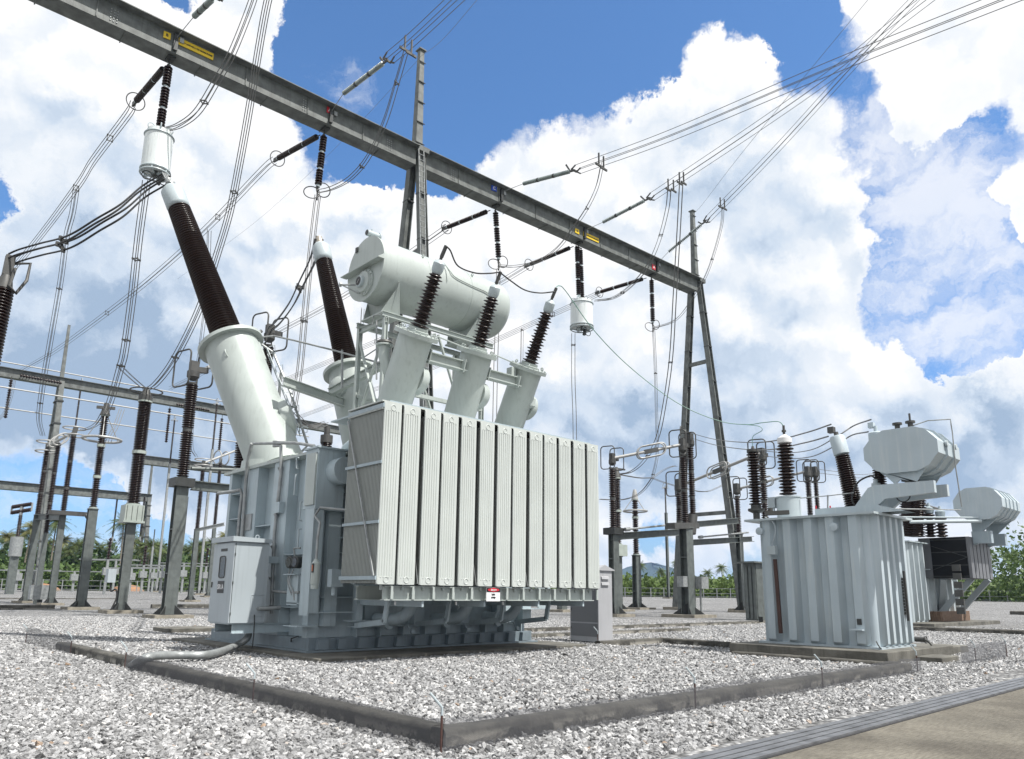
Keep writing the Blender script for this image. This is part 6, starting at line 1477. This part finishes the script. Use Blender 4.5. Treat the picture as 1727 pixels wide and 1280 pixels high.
bundle('dropper', pl([(24,640),(18,670),(8,695),(-5,710)], Y=129), 'wires sagging under the far girder at the left edge', VQ3, .025)
bundle('dropper', pl([(205,690),(196,715),(186,735),(182,745)], Y=(60,58)), 'faint wires behind the slim ringed post', VQ3, .023)
# bushing cables
q = top1+d1*.45
bundle('bushing_cable', [q]+[at(243,321,X=6.0), at(207,352,X=5.3), at(167,376,X=4.8), at(118,405,X=4.3), at(70,418,X=3.9), at(35,428,X=3.5)]+[PL+V((0,0,.05))], 'four thick black cables sagging left from the tall leaning bushing', [(-.05,.08,.16),(.10,-.02,.06),(-.12,.0,-.08),(.06,.05,-.20)], .030, 'black', 'cable', spacers=(.62,), group='black jumper cables')
bundle('bushing_cable', [top2+d2*.2]+[at(528,438,Y=24), at(510,475,Y=27), at(492,512,Y=31), at(470,542,Y=35), at(455,555,Y=P1.y)], 'black cables sagging left from the second leaning bushing to a ringed post head', [(-.05,.1,.12),(.12,-.02,.02),(-.14,.0,-.05),(.06,.05,-.14)], .030, 'black', 'cable', spacers=(.45,), group='black jumper cables')
b = MB(); b.tube(crom([tops[0], tops[0]+V((.15,.0,-.05)), at(772,448,X=10.1), at(800,460,X=10.7), at(825,461,X=11.2), tops[1]], 8), .018, 8); one(b, 'link_cable', M['black'], 'black cable sagging between the left and middle small bushings', 'cable', 'black link cables between the small bushings', loc=tops[0])
b = MB(); b.tube(crom([tops[1], at(862,474,X=11.9), at(885,489,X=12.5), at(910,494,X=13.1), tops[2]+V((-.02,0,-.1))], 8), .018, 8); one(b, 'link_cable', M['black'], 'black cable sagging between the middle and right small bushings', 'cable', 'black link cables between the small bushings', loc=tops[1])
gw = [tops[2], at(943,482,X=13.8), at(955,492,X=14.2), at(1000,555,X=15.2), at(1060,617,X=16.6), at(1140,678,X=17.6), at(1210,709,X=18.4), at(1258,716,X=18.9)]
b = MB(); b.tube(crom(gw+[at(1285,713,X=19.0), at(1312,711,X=19.05), at(1321,718,X=19.07), tp2b], 8), .012, 6); b.tube(crom([gw[-1], at(1280,719,X=18.95), at(1285,726,X=18.97), at(1270,736,X=18.98), tp2a], 8), .009, 6)
one(b, 'link_wire', M['green'], 'thin green wire drooping from the right small bushing to the blue grey transformer', 'wire', loc=tops[2])
def clamps(par_label, pts, X):
    for (x, y), l in zip(pts, par_label):
        c = at(x, y, X=X); t = thing('tee_clamp', tuple(c), l, 'clamp', 'tee clamps on the incoming lines'); b = MB(); b.bar(c+V((0,0,-.35)), c+V((0,0,.65)), .07, .10); b.bar(c+V((-.35,0,-.3)), c+V((.35,0,-.3)), .09, .14); b.build('clamp_body', M['fit'], t)
clamps(['left tee clamp on the bundle above the middle of the girder','right tee clamp on the bundle above the middle of the girder'], [(1010,272),(1018,278)], PH[2])
clamps(['first tee clamp on the middle conductor bundle','second tee clamp on the middle conductor bundle','third tee clamp on the middle conductor bundle','fourth tee clamp on the middle conductor bundle'], [(1127,314),(1136,316),(1146,303),(1153,303)], PH[3])
clamps(['left tee clamp on the bundle of the right hand mast','right tee clamp on the bundle of the right hand mast'], [(1215,344),(1222,347)], PH[4])
clamps(['left tee clamp on the dark bundle left of the tall mast','right tee clamp on the dark bundle left of the tall mast'], [(683,76),(694,84)], PH[1])
# low conductors behind the blue grey transformer
def run(pa, pts, pb_, label, offs=((0,0,.16),(0,.1,-.16))):
    bundle('low_conductors', [pa]+pts+[pb_], label, offs, .022, 'wire', group='low conductors to the blue grey transformer')
run(K5b+V((.3,0,.3)), [at(1205,745,Y=25), at(1250,751,Y=19), at(1300,751,Y=14), at(1360,738,Y=10.6)], tp5, 'upper pair of conductors sagging into the grey capped leaning bushing')
run(K10+V((.3,0,.1)), [at(1330,768,Y=20), at(1370,764,Y=15), at(1410,745,Y=11), at(1440,726,Y=10.3)], tp6, 'second pair of conductors passing behind the grey capped bushing')
run(K9+V((.5,0,.1)), [at(1410,798,Y=30), at(1450,803,Y=30), at(1500,798,Y=30)], at(1560,790,Y=30), 'lowest pair of conductors passing behind the oil tank of the blue grey transformer')
# shield wires
for pts, Y, l in (([(707,97),(745,68),(800,5),(830,-30)], (YG, 20), 'thin shield wire leaving the top of the tall mast'), ([(1161,366),(1180,350),(1230,285),(1290,210),(1480,-20)], (YG, 12), 'thin shield wire leaving the right hand mast'), ([(706,100),(560,255),(430,375),(300,470)], (YG, 120), 'faint shield wire running down left from the tall mast')):
    P = pl(pts, Y=Y); one(MB().tube(crom(P, 6), .012, 5), 'shield_wire', M['wire'], l, 'wire', 'thin shield wires', loc=P[0])

# ------------------------------------------------------------------ fence, trees, hill
def polar(deg, r): 
    """deg: bearing measured from the camera axis, + to the right"""
    f2 = V((FW.x, FW.y, 0)).normalized(); r2 = V((f2.y, -f2.x, 0)); a = math.radians(deg); p = (f2*math.cos(a)+r2*math.sin(a))*r; p.z = gz(p.x, p.y); return p
def fence(a0, a1, r, h, label, step=2.6, solid=False):
    p0 = polar(a0, r); t = thing('perimeter_fence', tuple(p0), label, 'fence', 'perimeter fences'); posts = MB(); rails = MB(); a = a0; prev = None; n = 0
    st = math.degrees(step/r)
    while a <= a1:
        p = polar(a, r); MB().box(p.x-.07, p.x+.07, p.y-.07, p.y+.07, p.z, p.z+h).build('post', M['galv'], t) if n < 96 else posts.box(p.x-.07, p.x+.07, p.y-.07, p.y+.07, p.z, p.z+h)
        if prev is not None:
            for k in (.12, .45, .95): rails.bar(prev+V((0,0,h*k)), p+V((0,0,h*k)), .05, .08)
        prev = p; a += st; n += 1
    rails.build('rail', M['galv'], t)
    if posts.v: q = posts.build('post', M['galv'], t); q['kind'] = 'stuff'
fence(-38, -12, 158, 1.9, 'pale three rail fence along the far left edge of the gravel', 3.0)
fence(1, 40, 158, 1.9, 'low pale three rail fence in front of the bushes on the right', 2.6)
def leafmat(name, c, var=.45, tr=.15):
    m = mat(name, c, .7, var=var, scale=.5); b = m.node_tree.nodes['Principled BSDF']; b.inputs['Transmission Weight'].default_value = 0
    nt = m.node_tree; N = nt.nodes; L = nt.links; tb = N.new('ShaderNodeBsdfTranslucent'); mx = N.new('ShaderNodeMixShader'); mx.inputs[0].default_value = tr
    tb.inputs['Color'].default_value = (c[0]*1.4, c[1]*1.4, c[2], 1); out = N['Material Output']; L.new(b.outputs[0], mx.inputs[1]); L.new(tb.outputs[0], mx.inputs[2]); L.new(mx.outputs[0], out.inputs[0]); return m
M['leafa'] = leafmat('bush_leaves', (.075, .125, .03)); M['leafb'] = leafmat('bright_bush_leaves', (.11, .165, .04)); M['leafc'] = leafmat('dark_bush_leaves', (.045, .085, .022))
M['palm'] = leafmat('palm_fronds', (.085, .115, .03)); M['palmy'] = leafmat('yellowing_palm_fronds', (.17, .17, .055)); M['trunk'] = mat('palm_trunk', (.22, .19, .15), .9, var=.3)
def palm_meshes(seed, H, mt):
    rnd = random.Random(seed); tr = MB(); lean = rnd.uniform(-.6, .6); top = V((lean, rnd.uniform(-.5,.5), H)); pts = arc((0,0,-.3), (lean*.2, 0, H*.55), top, 8)
    for i in range(len(pts)-1): tr.cyl(pts[i], pts[i+1], .20-.012*i, .19-.012*i, n=7)
    fr = MB(); n = 34
    for k in range(n):
        a = k*2.399+rnd.uniform(-.3,.3); el = 1.15-1.75*(k/n)+rnd.uniform(-.15,.15); L_ = rnd.uniform(2.9, 3.9)
        d = V((math.cos(a)*math.cos(el), math.sin(a)*math.cos(el), math.sin(el))); sd = V((-math.sin(a), math.cos(a), 0)); prev = None; dr = rnd.uniform(1.3, 2.4)
        for j in range(10):
            s_ = j/9; p = top+d*(L_*s_)-V((0,0,dr*s_*s_))
            if prev is not None:
                w = .75*math.sin(math.pi*min(1, s_*.92+.08))+.08
                for q in (-1, 1):
                    for z_ in (0, .5):
                        pa = prev.lerp(p, z_); pb_ = prev.lerp(p, z_+.34); tip = pa.lerp(pb_, .5)+sd*(q*w)+d*.25-V((0,0,w*.62)); fr.add([pa, pb_, tip], [(0,1,2)])
            prev = p
    for k in range(5): a = k*1.3; c = top+V((math.cos(a)*.25, math.sin(a)*.25, -.35)); fr.lathe(c-V((0,0,.15)), (0,0,1), [(0,.02),(.08,.13),(.2,.13),(.28,.02)], 6)
    t = bpy.data.objects.new('palm_tree', None); C.objects.link(t); t['org'] = (0,0,0)
    a_ = tr.build('trunk', M['trunk'], t); b_ = fr.build('crown', M[mt], t, smooth=False); return t
protos = [palm_meshes(1, 11, 'palm'), palm_meshes(2, 12.5, 'palmy'), palm_meshes(3, 9.5, 'palm'), palm_meshes(4, 13.5, 'palm')]; usedp = [False]*4
def put_palm(p, k, sc, rz, label, group):
    r = protos[k]
    if usedp[k]:
        r = protos[k].copy(); C.objects.link(r)
        for ch in protos[k].children: c = ch.copy(); C.objects.link(c); c.parent = r
    usedp[k] = True; r.location = p; r.scale = (sc,)*3; r.rotation_euler = (0,0,rz); tag(r, label, 'palm tree', group)
rnd = random.Random(5)
for i in range(64):
    a = -38+i*.43+rnd.uniform(-.25,.25); r = rnd.uniform(172, 215); put_palm(polar(a, r)-V((0,0,.1)), rnd.randrange(4), rnd.uniform(.80, 1.08), rnd.uniform(0,6), 'coconut palm in the dense far row behind the left equipment', 'coconut palms behind the left equipment')
for i, a in enumerate((1.2, 3.5, 6.2, 9.8, 11.2, 12.4, 14.6, 15.6, 29.5, 31.0, 32.2, 33.6, 35.2)):
    put_palm(polar(a, 190+rnd.uniform(-12,20)), [2,0,2,0][i % 4], rnd.uniform(.58, .74) if a < 25 else rnd.uniform(.8,1.0), rnd.uniform(0,6), 'small far coconut palm rising above the bushes in the middle distance' if a < 25 else 'coconut palm above the bushes at the right edge', 'coconut palms above the middle bushes' if a < 25 else 'coconut palms at the right edge')
def foliage(name, a0, a1, r0, r1, h0, h1, n, m, label, size=.45, seed=1):
    """mass of shrubs built from leaf clumps"""
    rnd = random.Random(seed); b = MB()
    for i in range(n):
        a = rnd.uniform(a0, a1); r = rnd.uniform(r0, r1); c = polar(a, r); H = rnd.uniform(h0, h1); R = H*rnd.uniform(.45,.7)
        for k in range(110):
            u_ = rnd.uniform(-1,1); th = rnd.uniform(0,6.283); q = math.sqrt(1-u_*u_); rr = rnd.uniform(.55,1.0)**.5
            lump = 1+.28*math.sin(3*th+i)+.2*math.sin(5*u_*2+i*2)
            p = c+V((math.cos(th)*q*R*rr*lump, math.sin(th)*q*R*rr*lump, H*.5+u_*H*.5*rr*lump)); s_ = size*rnd.uniform(.6,1.5)
            e = V((rnd.uniform(-1,1), rnd.uniform(-1,1), rnd.uniform(-.6,.9))).normalized(); g_ = e.orthogonal().normalized(); g_ = (g_*math.cos(th)+e.cross(g_)*math.sin(th)); f_ = e.cross(g_)
            b.add([p+g_*s_, p+f_*s_*.6, p-g_*s_, p-f_*s_*.6], [(0,1,2,3)])
    o = b.build(name, M[m], None, smooth=False); o['kind'] = 'stuff'; o['label'] = label; o['category'] = 'shrubs'; return o
foliage('shrubs', -38, -11, 166, 185, 2.2, 5.5, 260, 'leafa', 'mass of green shrubs under the far left palms', seed=1)
foliage('shrubs', -38, -11, 185, 225, 6, 10.0, 300, 'leafc', 'dark undergrowth behind the far left palms', .6, seed=2)
foliage('shrubs', 0, 41, 164, 182, 2.0, 4.6, 340, 'leafb', 'bright green shrubs behind the right fence', seed=3)
foliage('shrubs', 0, 41, 182, 205, 2.8, 4.9, 300, 'leafa', 'taller green bushes behind the right fence', seed=4)
foliage('shrubs', 0, 41, 205, 230, 3.6, 5.4, 240, 'leafc', 'dark green tree belt at the back on the right', .6, seed=5)
foliage('shrubs', 33.3, 36.5, 150, 160, 8, 13, 26, 'leafa', 'tall feathery tree mass at the right edge', .35, seed=6)
for a, r in ((-31.5, 162), (-26.6, 163), (-20.5, 162)):
    p = polar(a, r); b = MB().lathe((p.x, p.y, p.z-.2), (0,0,1), [(0,3.2),(.6,2.7),(1.2,1.6),(1.5,0)], 18); one(b, 'earth_mound', M['orange'], {-31.5:'orange earth mound far left behind the fence',-26.6:'orange earth mound in the middle of the left background',-20.5:'orange earth beside the control cabinet in the background'}[a], 'earth mound', loc=p)
# hill far away
M['hill'] = mat('forested_hill', (.02, .04, .04), .95, var=.3, scale=.004)
b = MB(); c = polar(10.4, 3100); c.z = 0; n = 40
rr_ = random.Random(4); f2 = V((FW.x, FW.y, 0)).normalized()
cc = V(c)
for (du, sc_, hh_) in ((0, 1.05, 130), (1, .75, 84)):
    o = cc+V((f2.y, -f2.x, 0))*(du*150)
    b.lathe(o-V((0,0,5)), (0,0,1), [(0, 430*sc_), (hh_*.30, 300*sc_), (hh_*.62, 170*sc_), (hh_*.86, 80*sc_), (hh_*.98, 28*sc_), (hh_, 0)], 48)
for i, p in enumerate(b.v):
    k = .5+.5*math.sin(i*12.9898)*.5; b.v[i] = (p[0]+rr_.uniform(-12,12), p[1]+rr_.uniform(-12,12), p[2]+(rr_.uniform(-4,4) if p[2] > 5 else 0))
hill = struct(b, 'hills', M['hill'])

# ------------------------------------------------------------------ light and sky
SUN_EL, SUN_AZ = math.radians(59), math.atan2(-.96, .28)      # direction to the sun in the yard
sd = V((math.cos(SUN_EL)*math.cos(SUN_AZ), math.cos(SUN_EL)*math.sin(SUN_AZ), math.sin(SUN_EL)))
sl = bpy.data.lights.new('sun', 'SUN'); sl.energy = 5.0; sl.angle = math.radians(.53); sl.color = (1, .965, .91)
so = bpy.data.objects.new('sun', sl); C.objects.link(so); so.rotation_euler = sd.to_track_quat('Z', 'Y').to_euler(); so.location = (0, 0, 60)
w = bpy.data.worlds.new('World'); SC.world = w; w.use_nodes = True; nt = w.node_tree; N = nt.nodes; L = nt.links
bg = N['Background']; bg.inputs['Strength'].default_value = .076
sky = N.new('ShaderNodeTexSky'); sky.sky_type = 'NISHITA'; sky.sun_disc = False; sky.sun_elevation = SUN_EL; sky.sun_rotation = math.pi/2-SUN_AZ
sky.air_density = 1.0; sky.dust_density = .6; sky.ozone_density = 2.2
tc = N.new('ShaderNodeTexCoord')
def dirpx(x, y): return (RT*((x-CX)/FL)-UP*((y-CY)/FL)+FW).normalized()
def vm(op, a, b=None, s=None):
    n = N.new('ShaderNodeVectorMath'); n.operation = op
    for i, q in enumerate((a, b)):
        if q is None: continue
        if isinstance(q, (tuple, Vector)): n.inputs[i].default_value = tuple(q)
        else: L.new(q, n.inputs[i])
    if s is not None: n.inputs['Scale'].default_value = s
    return n.outputs['Value'] if op == 'DOT_PRODUCT' else n.outputs['Vector']
def mt(op, a, b=None, c=None, clamp=False):
    n = N.new('ShaderNodeMath'); n.operation = op; n.use_clamp = clamp
    for i, q in enumerate((a, b, c)):
        if q is None: continue
        if isinstance(q, (int, float)): n.inputs[i].default_value = q
        else: L.new(q, n.inputs[i])
    return n.outputs[0]
def noise(vec, scale, detail, rough=.55, off=(0,0,0), dist=0):
    m_ = N.new('ShaderNodeMapping'); m_.inputs['Location'].default_value = off; L.new(vec, m_.inputs['Vector'])
    n = N.new('ShaderNodeTexNoise'); n.inputs['Scale'].default_value = scale; n.inputs['Detail'].default_value = detail; n.inputs['Roughness'].default_value = rough; n.inputs['Distortion'].default_value = dist
    L.new(m_.outputs[0], n.inputs['Vector']); return n
D0 = tc.outputs['Generated']
w1 = noise(D0, 5, 3, .5); w2 = noise(D0, 18, 6, .68, (3,1,2))
wv = vm('ADD', vm('SCALE', vm('SUBTRACT', w1.outputs['Color'], (.5,.5,.5)), s=.10), vm('SCALE', vm('SUBTRACT', w2.outputs['Color'], (.5,.5,.5)), s=.085))
Dw = vm('NORMALIZE', vm('ADD', D0, wv))
# gaps of blue sky and cloud masses: image pixel position, width in pixels, strength
GAPS = [(640, 60, 110, 0.5), (700, 200, 60, 0.4), (650, 270, 40, 0.35), (780, 90, 150, 0.55), (900, 60, 140, 0.5), (1020, 50, 120, 0.5), (1150, 20, 110, 0.5), (1300, 15, 90, 0.45), (1340, 80, 40, 0.35), (560, 90, 70, 0.45), (590, 200, 55, 0.4), (640, 230, 45, 0.4), (730, 240, 55, 0.4), (510, 30, 50, 0.4), (290, 10, 26, 0.45), (8, 330, 34, 0.55), (0, 350, 30, 0.5), (1450, 190, 60, 0.38), (1490, 260, 55, 0.4), (1560, 330, 60, 0.3), (1620, 310, 60, 0.34), (1600, 390, 70, 0.36), (1590, 450, 60, 0.3), (1660, 460, 60, 0.35), (1560, 500, 50, 0.3), (1700, 570, 60, 0.45), (1600, 570, 60, 0.35), (1580, 440, 60, 0.3), (1650, 250, 50, 0.3), (1430, 100, 40, 0.15), (1720, 20, 30, 0.2), (40, 850, 70, 0.3), (130, 870, 70, 0.3), (230, 895, 60, 0.25), (330, 900, 60, 0.2), (640, 285, 20, 0.3), (1100, 885, 50, 0.28), (1220, 930, 80, 0.25), (30, 960, 120, 0.25), (1700, 900, 80, 0.2)]
CLD = [(950, 250, 130, 0.22), (1180, 150, 90, 0.25), (1250, 350, 200, 0.2), (200, 250, 250, 0.2), (700, 420, 140, 0.1), (420, 430, 150, 0.15), (1560, 150, 90, 0.2), (1680, 370, 45, 0.25), (1560, 270, 35, 0.14), (1450, 650, 200, 0.2), (600, 240, 20, 0.12)]
SHD = [(120, 470, 160, 0.35), (60, 650, 120, 0.45), (180, 760, 140, 0.65), (60, 740, 80, 0.4), (420, 800, 80, 0.4), (250, 420, 120, 0.2), (860, 240, 70, 0.15), (1240, 300, 110, 0.28), (1300, 430, 80, 0.15), (1000, 700, 120, 0.35), (1120, 760, 120, 0.5), (1250, 720, 120, 0.35), (1650, 740, 80, 0.6), (1480, 620, 120, 0.22), (1700, 640, 90, 0.2), (950, 640, 70, 0.25), (1400, 800, 120, 0.3), (300, 700, 120, 0.3), (650, 330, 60, 0.05), (150, 150, 120, -0.15), (1000, 350, 90, -0.2), (1250, 180, 80, -0.25)]
WSP = [(1500, 210, 80, 0.24), (1640, 300, 70, 0.2), (1560, 350, 70, 0.2), (1650, 480, 80, 0.15), (560, 130, 60, 0.12), (600, 210, 50, 0.15), (1650, 520, 120, 0.16), (1480, 540, 60, 0.1), (1440, 190, 60, 0.15), (700, 250, 40, -0.2), (200, 860, 160, 0.12), (850, 100, 200, -0.3), (1150, 40, 150, -0.3)]
def blobs(items):
    acc = None
    for (x, y, rpx, amp) in items:
        c = dirpx(x, y); k = 2*(FL/rpx)**2*.5
        g_ = mt('POWER', math.e, mt('MULTIPLY', mt('SUBTRACT', vm('DOT_PRODUCT', Dw, tuple(c)), 1.0), k*1.4)); g_ = mt('MULTIPLY', g_, amp); acc = g_ if acc is None else mt('ADD', acc, g_)
    return acc
gap = blobs(GAPS); cl = blobs(CLD); shb = blobs(SHD); wsp = blobs(WSP)
def puffs(vec, scale, off):
    """billowing lumps: smooth voronoi cells over fractal noise"""
    m_ = N.new('ShaderNodeMapping'); m_.inputs['Location'].default_value = off; L.new(vec, m_.inputs['Vector'])
    n = N.new('ShaderNodeTexNoise'); n.inputs['Scale'].default_value = scale; n.inputs['Detail'].default_value = 7; n.inputs['Roughness'].default_value = .57; L.new(m_.outputs[0], n.inputs['Vector'])
    v = N.new('ShaderNodeTexVoronoi'); v.feature = 'F1'; v.inputs['Scale'].default_value = scale*2.6; v.inputs['Detail'].default_value = 1; v.inputs['Roughness'].default_value = .5; v.inputs['Randomness'].default_value = 1; L.new(m_.outputs[0], v.inputs['Vector'])
    return mt('SUBTRACT', mt('MULTIPLY', n.outputs['Fac'], 1.0), mt('MULTIPLY', v.outputs['Distance'], .42))
sun_off = tuple(V((sd.x, sd.y, sd.z))*.020+V((0,0,.012)))
pf = puffs(Dw, 4.4, (2,7,4)); pf2 = puffs(vm('ADD', Dw, sun_off), 4.4, (2,7,4))
big = noise(D0, 2.6, 4, .52, (1.3, .2, .7), .3)
dens = mt('ADD', mt('MULTIPLY', big.outputs['Fac'], .50), mt('MULTIPLY', pf, .75))
dens = mt('ADD', dens, .405); dens = mt('SUBTRACT', dens, gap); dens = mt('ADD', dens, cl)
# edges: crisp on the sunlit billows, frayed elsewhere
soft = noise(D0, 3.4, 3, .5, (4,4,9))
ew = N.new('ShaderNodeMapRange'); ew.inputs['From Min'].default_value = .42; ew.inputs['From Max'].default_value = .60; ew.inputs['To Min'].default_value = .055; ew.inputs['To Max'].default_value = .30; L.new(soft.outputs['Fac'], ew.inputs['Value'])
edge = N.new('ShaderNodeMapRange'); edge.interpolation_type = 'SMOOTHSTEP'; edge.inputs['From Min'].default_value = .455; L.new(mt('ADD', ew.outputs[0], .455), edge.inputs['From Max']); L.new(dens, edge.inputs['Value'])
wn = noise(vm('MULTIPLY', Dw, (1,1,2.2)), 11, 6, .66, (8,3,1))
we = N.new('ShaderNodeMapRange'); we.interpolation_type = 'SMOOTHSTEP'; we.inputs['From Min'].default_value = .50; we.inputs['From Max'].default_value = .95; L.new(mt('ADD', wn.outputs['Fac'], wsp), we.inputs['Value'])
cov = mt('MAXIMUM', edge.outputs[0], mt('MULTIPLY', we.outputs[0], .75))
# cloud body: self-shading of the billows plus grey bases
bas = noise(D0, 3.1, 4, .55, (9,2,6)); mid = noise(Dw, 7, 6, .6, (1,8,3))
slf = mt('MULTIPLY', mt('SUBTRACT', pf2, pf), 2.3)
dk = mt('ADD', mt('MULTIPLY', mt('SUBTRACT', bas.outputs['Fac'], .5), 1.2), mt('MULTIPLY', mt('SUBTRACT', mid.outputs['Fac'], .5), .6)); dk = mt('ADD', dk, .14); dk = mt('ADD', dk, mt('MULTIPLY', shb, 1.35)); dk = mt('ADD', dk, slf)
thick = N.new('ShaderNodeMapRange'); thick.inputs['From Min'].default_value = .48; thick.inputs['From Max'].default_value = .72; L.new(dens, thick.inputs['Value'])
dk = mt('MULTIPLY', mt('MULTIPLY', dk, .8), mt('MULTIPLY_ADD', thick.outputs[0], .8, .2), clamp=True)
cr = N.new('ShaderNodeValToRGB'); e = cr.color_ramp.elements; e[0].position = 0; e[0].color = (10.6, 10.6, 10.7, 1); e[1].position = 1; e[1].color = (3.9, 5.1, 6.8, 1)
q = cr.color_ramp.elements.new(.30); q.color = (8.7, 9.2, 9.8, 1); q = cr.color_ramp.elements.new(.62); q.color = (6.6, 7.6, 8.9, 1)
L.new(dk, cr.inputs['Fac'])
mx = N.new('ShaderNodeMix'); mx.data_type = 'RGBA'; L.new(cov, mx.inputs['Factor']); 
sm = N.new('ShaderNodeMix'); sm.data_type = 'RGBA'; sm.blend_type = 'MULTIPLY'; sm.inputs['Factor'].default_value = 1; L.new(sky.outputs[0], sm.inputs['A']); 
zz_ = N.new('ShaderNodeSeparateXYZ'); L.new(D0, zz_.inputs[0]); zr_ = N.new('ShaderNodeMapRange'); zr_.inputs['From Min'].default_value = .05; zr_.inputs['From Max'].default_value = .40; L.new(zz_.outputs[2], zr_.inputs['Value'])
tm_ = N.new('ShaderNodeMix'); tm_.data_type = 'RGBA'; L.new(zr_.outputs[0], tm_.inputs['Factor']); tm_.inputs['A'].default_value = (.85,1.15,1.65,1); tm_.inputs['B'].default_value = (1.15,1.62,2.0,1); L.new(tm_.outputs['Result'], sm.inputs['B'])
L.new(sm.outputs['Result'], mx.inputs['A']); L.new(cr.outputs[0], mx.inputs['B']); L.new(mx.outputs['Result'], bg.inputs['Color'])
hm = bpy.data.materials.new('humid_air'); hm.use_nodes = True; hn = hm.node_tree; hn.nodes.clear(); ho = hn.nodes.new('ShaderNodeOutputMaterial'); hv = hn.nodes.new('ShaderNodeVolumePrincipled')
hv.inputs['Density'].default_value = 1.0e-4; hv.inputs['Color'].default_value = (.42,.62,.98,1); hn.links.new(hv.outputs[0], ho.inputs['Volume'])
struct(MB().box(-5200, 5200, -5200, 5200, -6.5, 150), 'haze', hm, kind='stuff', smooth=False)
SC.view_settings.view_transform = 'Standard'; SC.view_settings.look = 'None'; SC.view_settings.gamma = 1; SC.view_settings.exposure = .40
SC.render.engine = 'CYCLES'; SC.cycles.use_denoising = True; SC.cycles.max_bounces = 6; SC.cycles.transparent_max_bounces = 8; SC.cycles.sample_clamp_indirect = 6
for o in bpy.data.objects:
    if 'org' in o: del o['org']
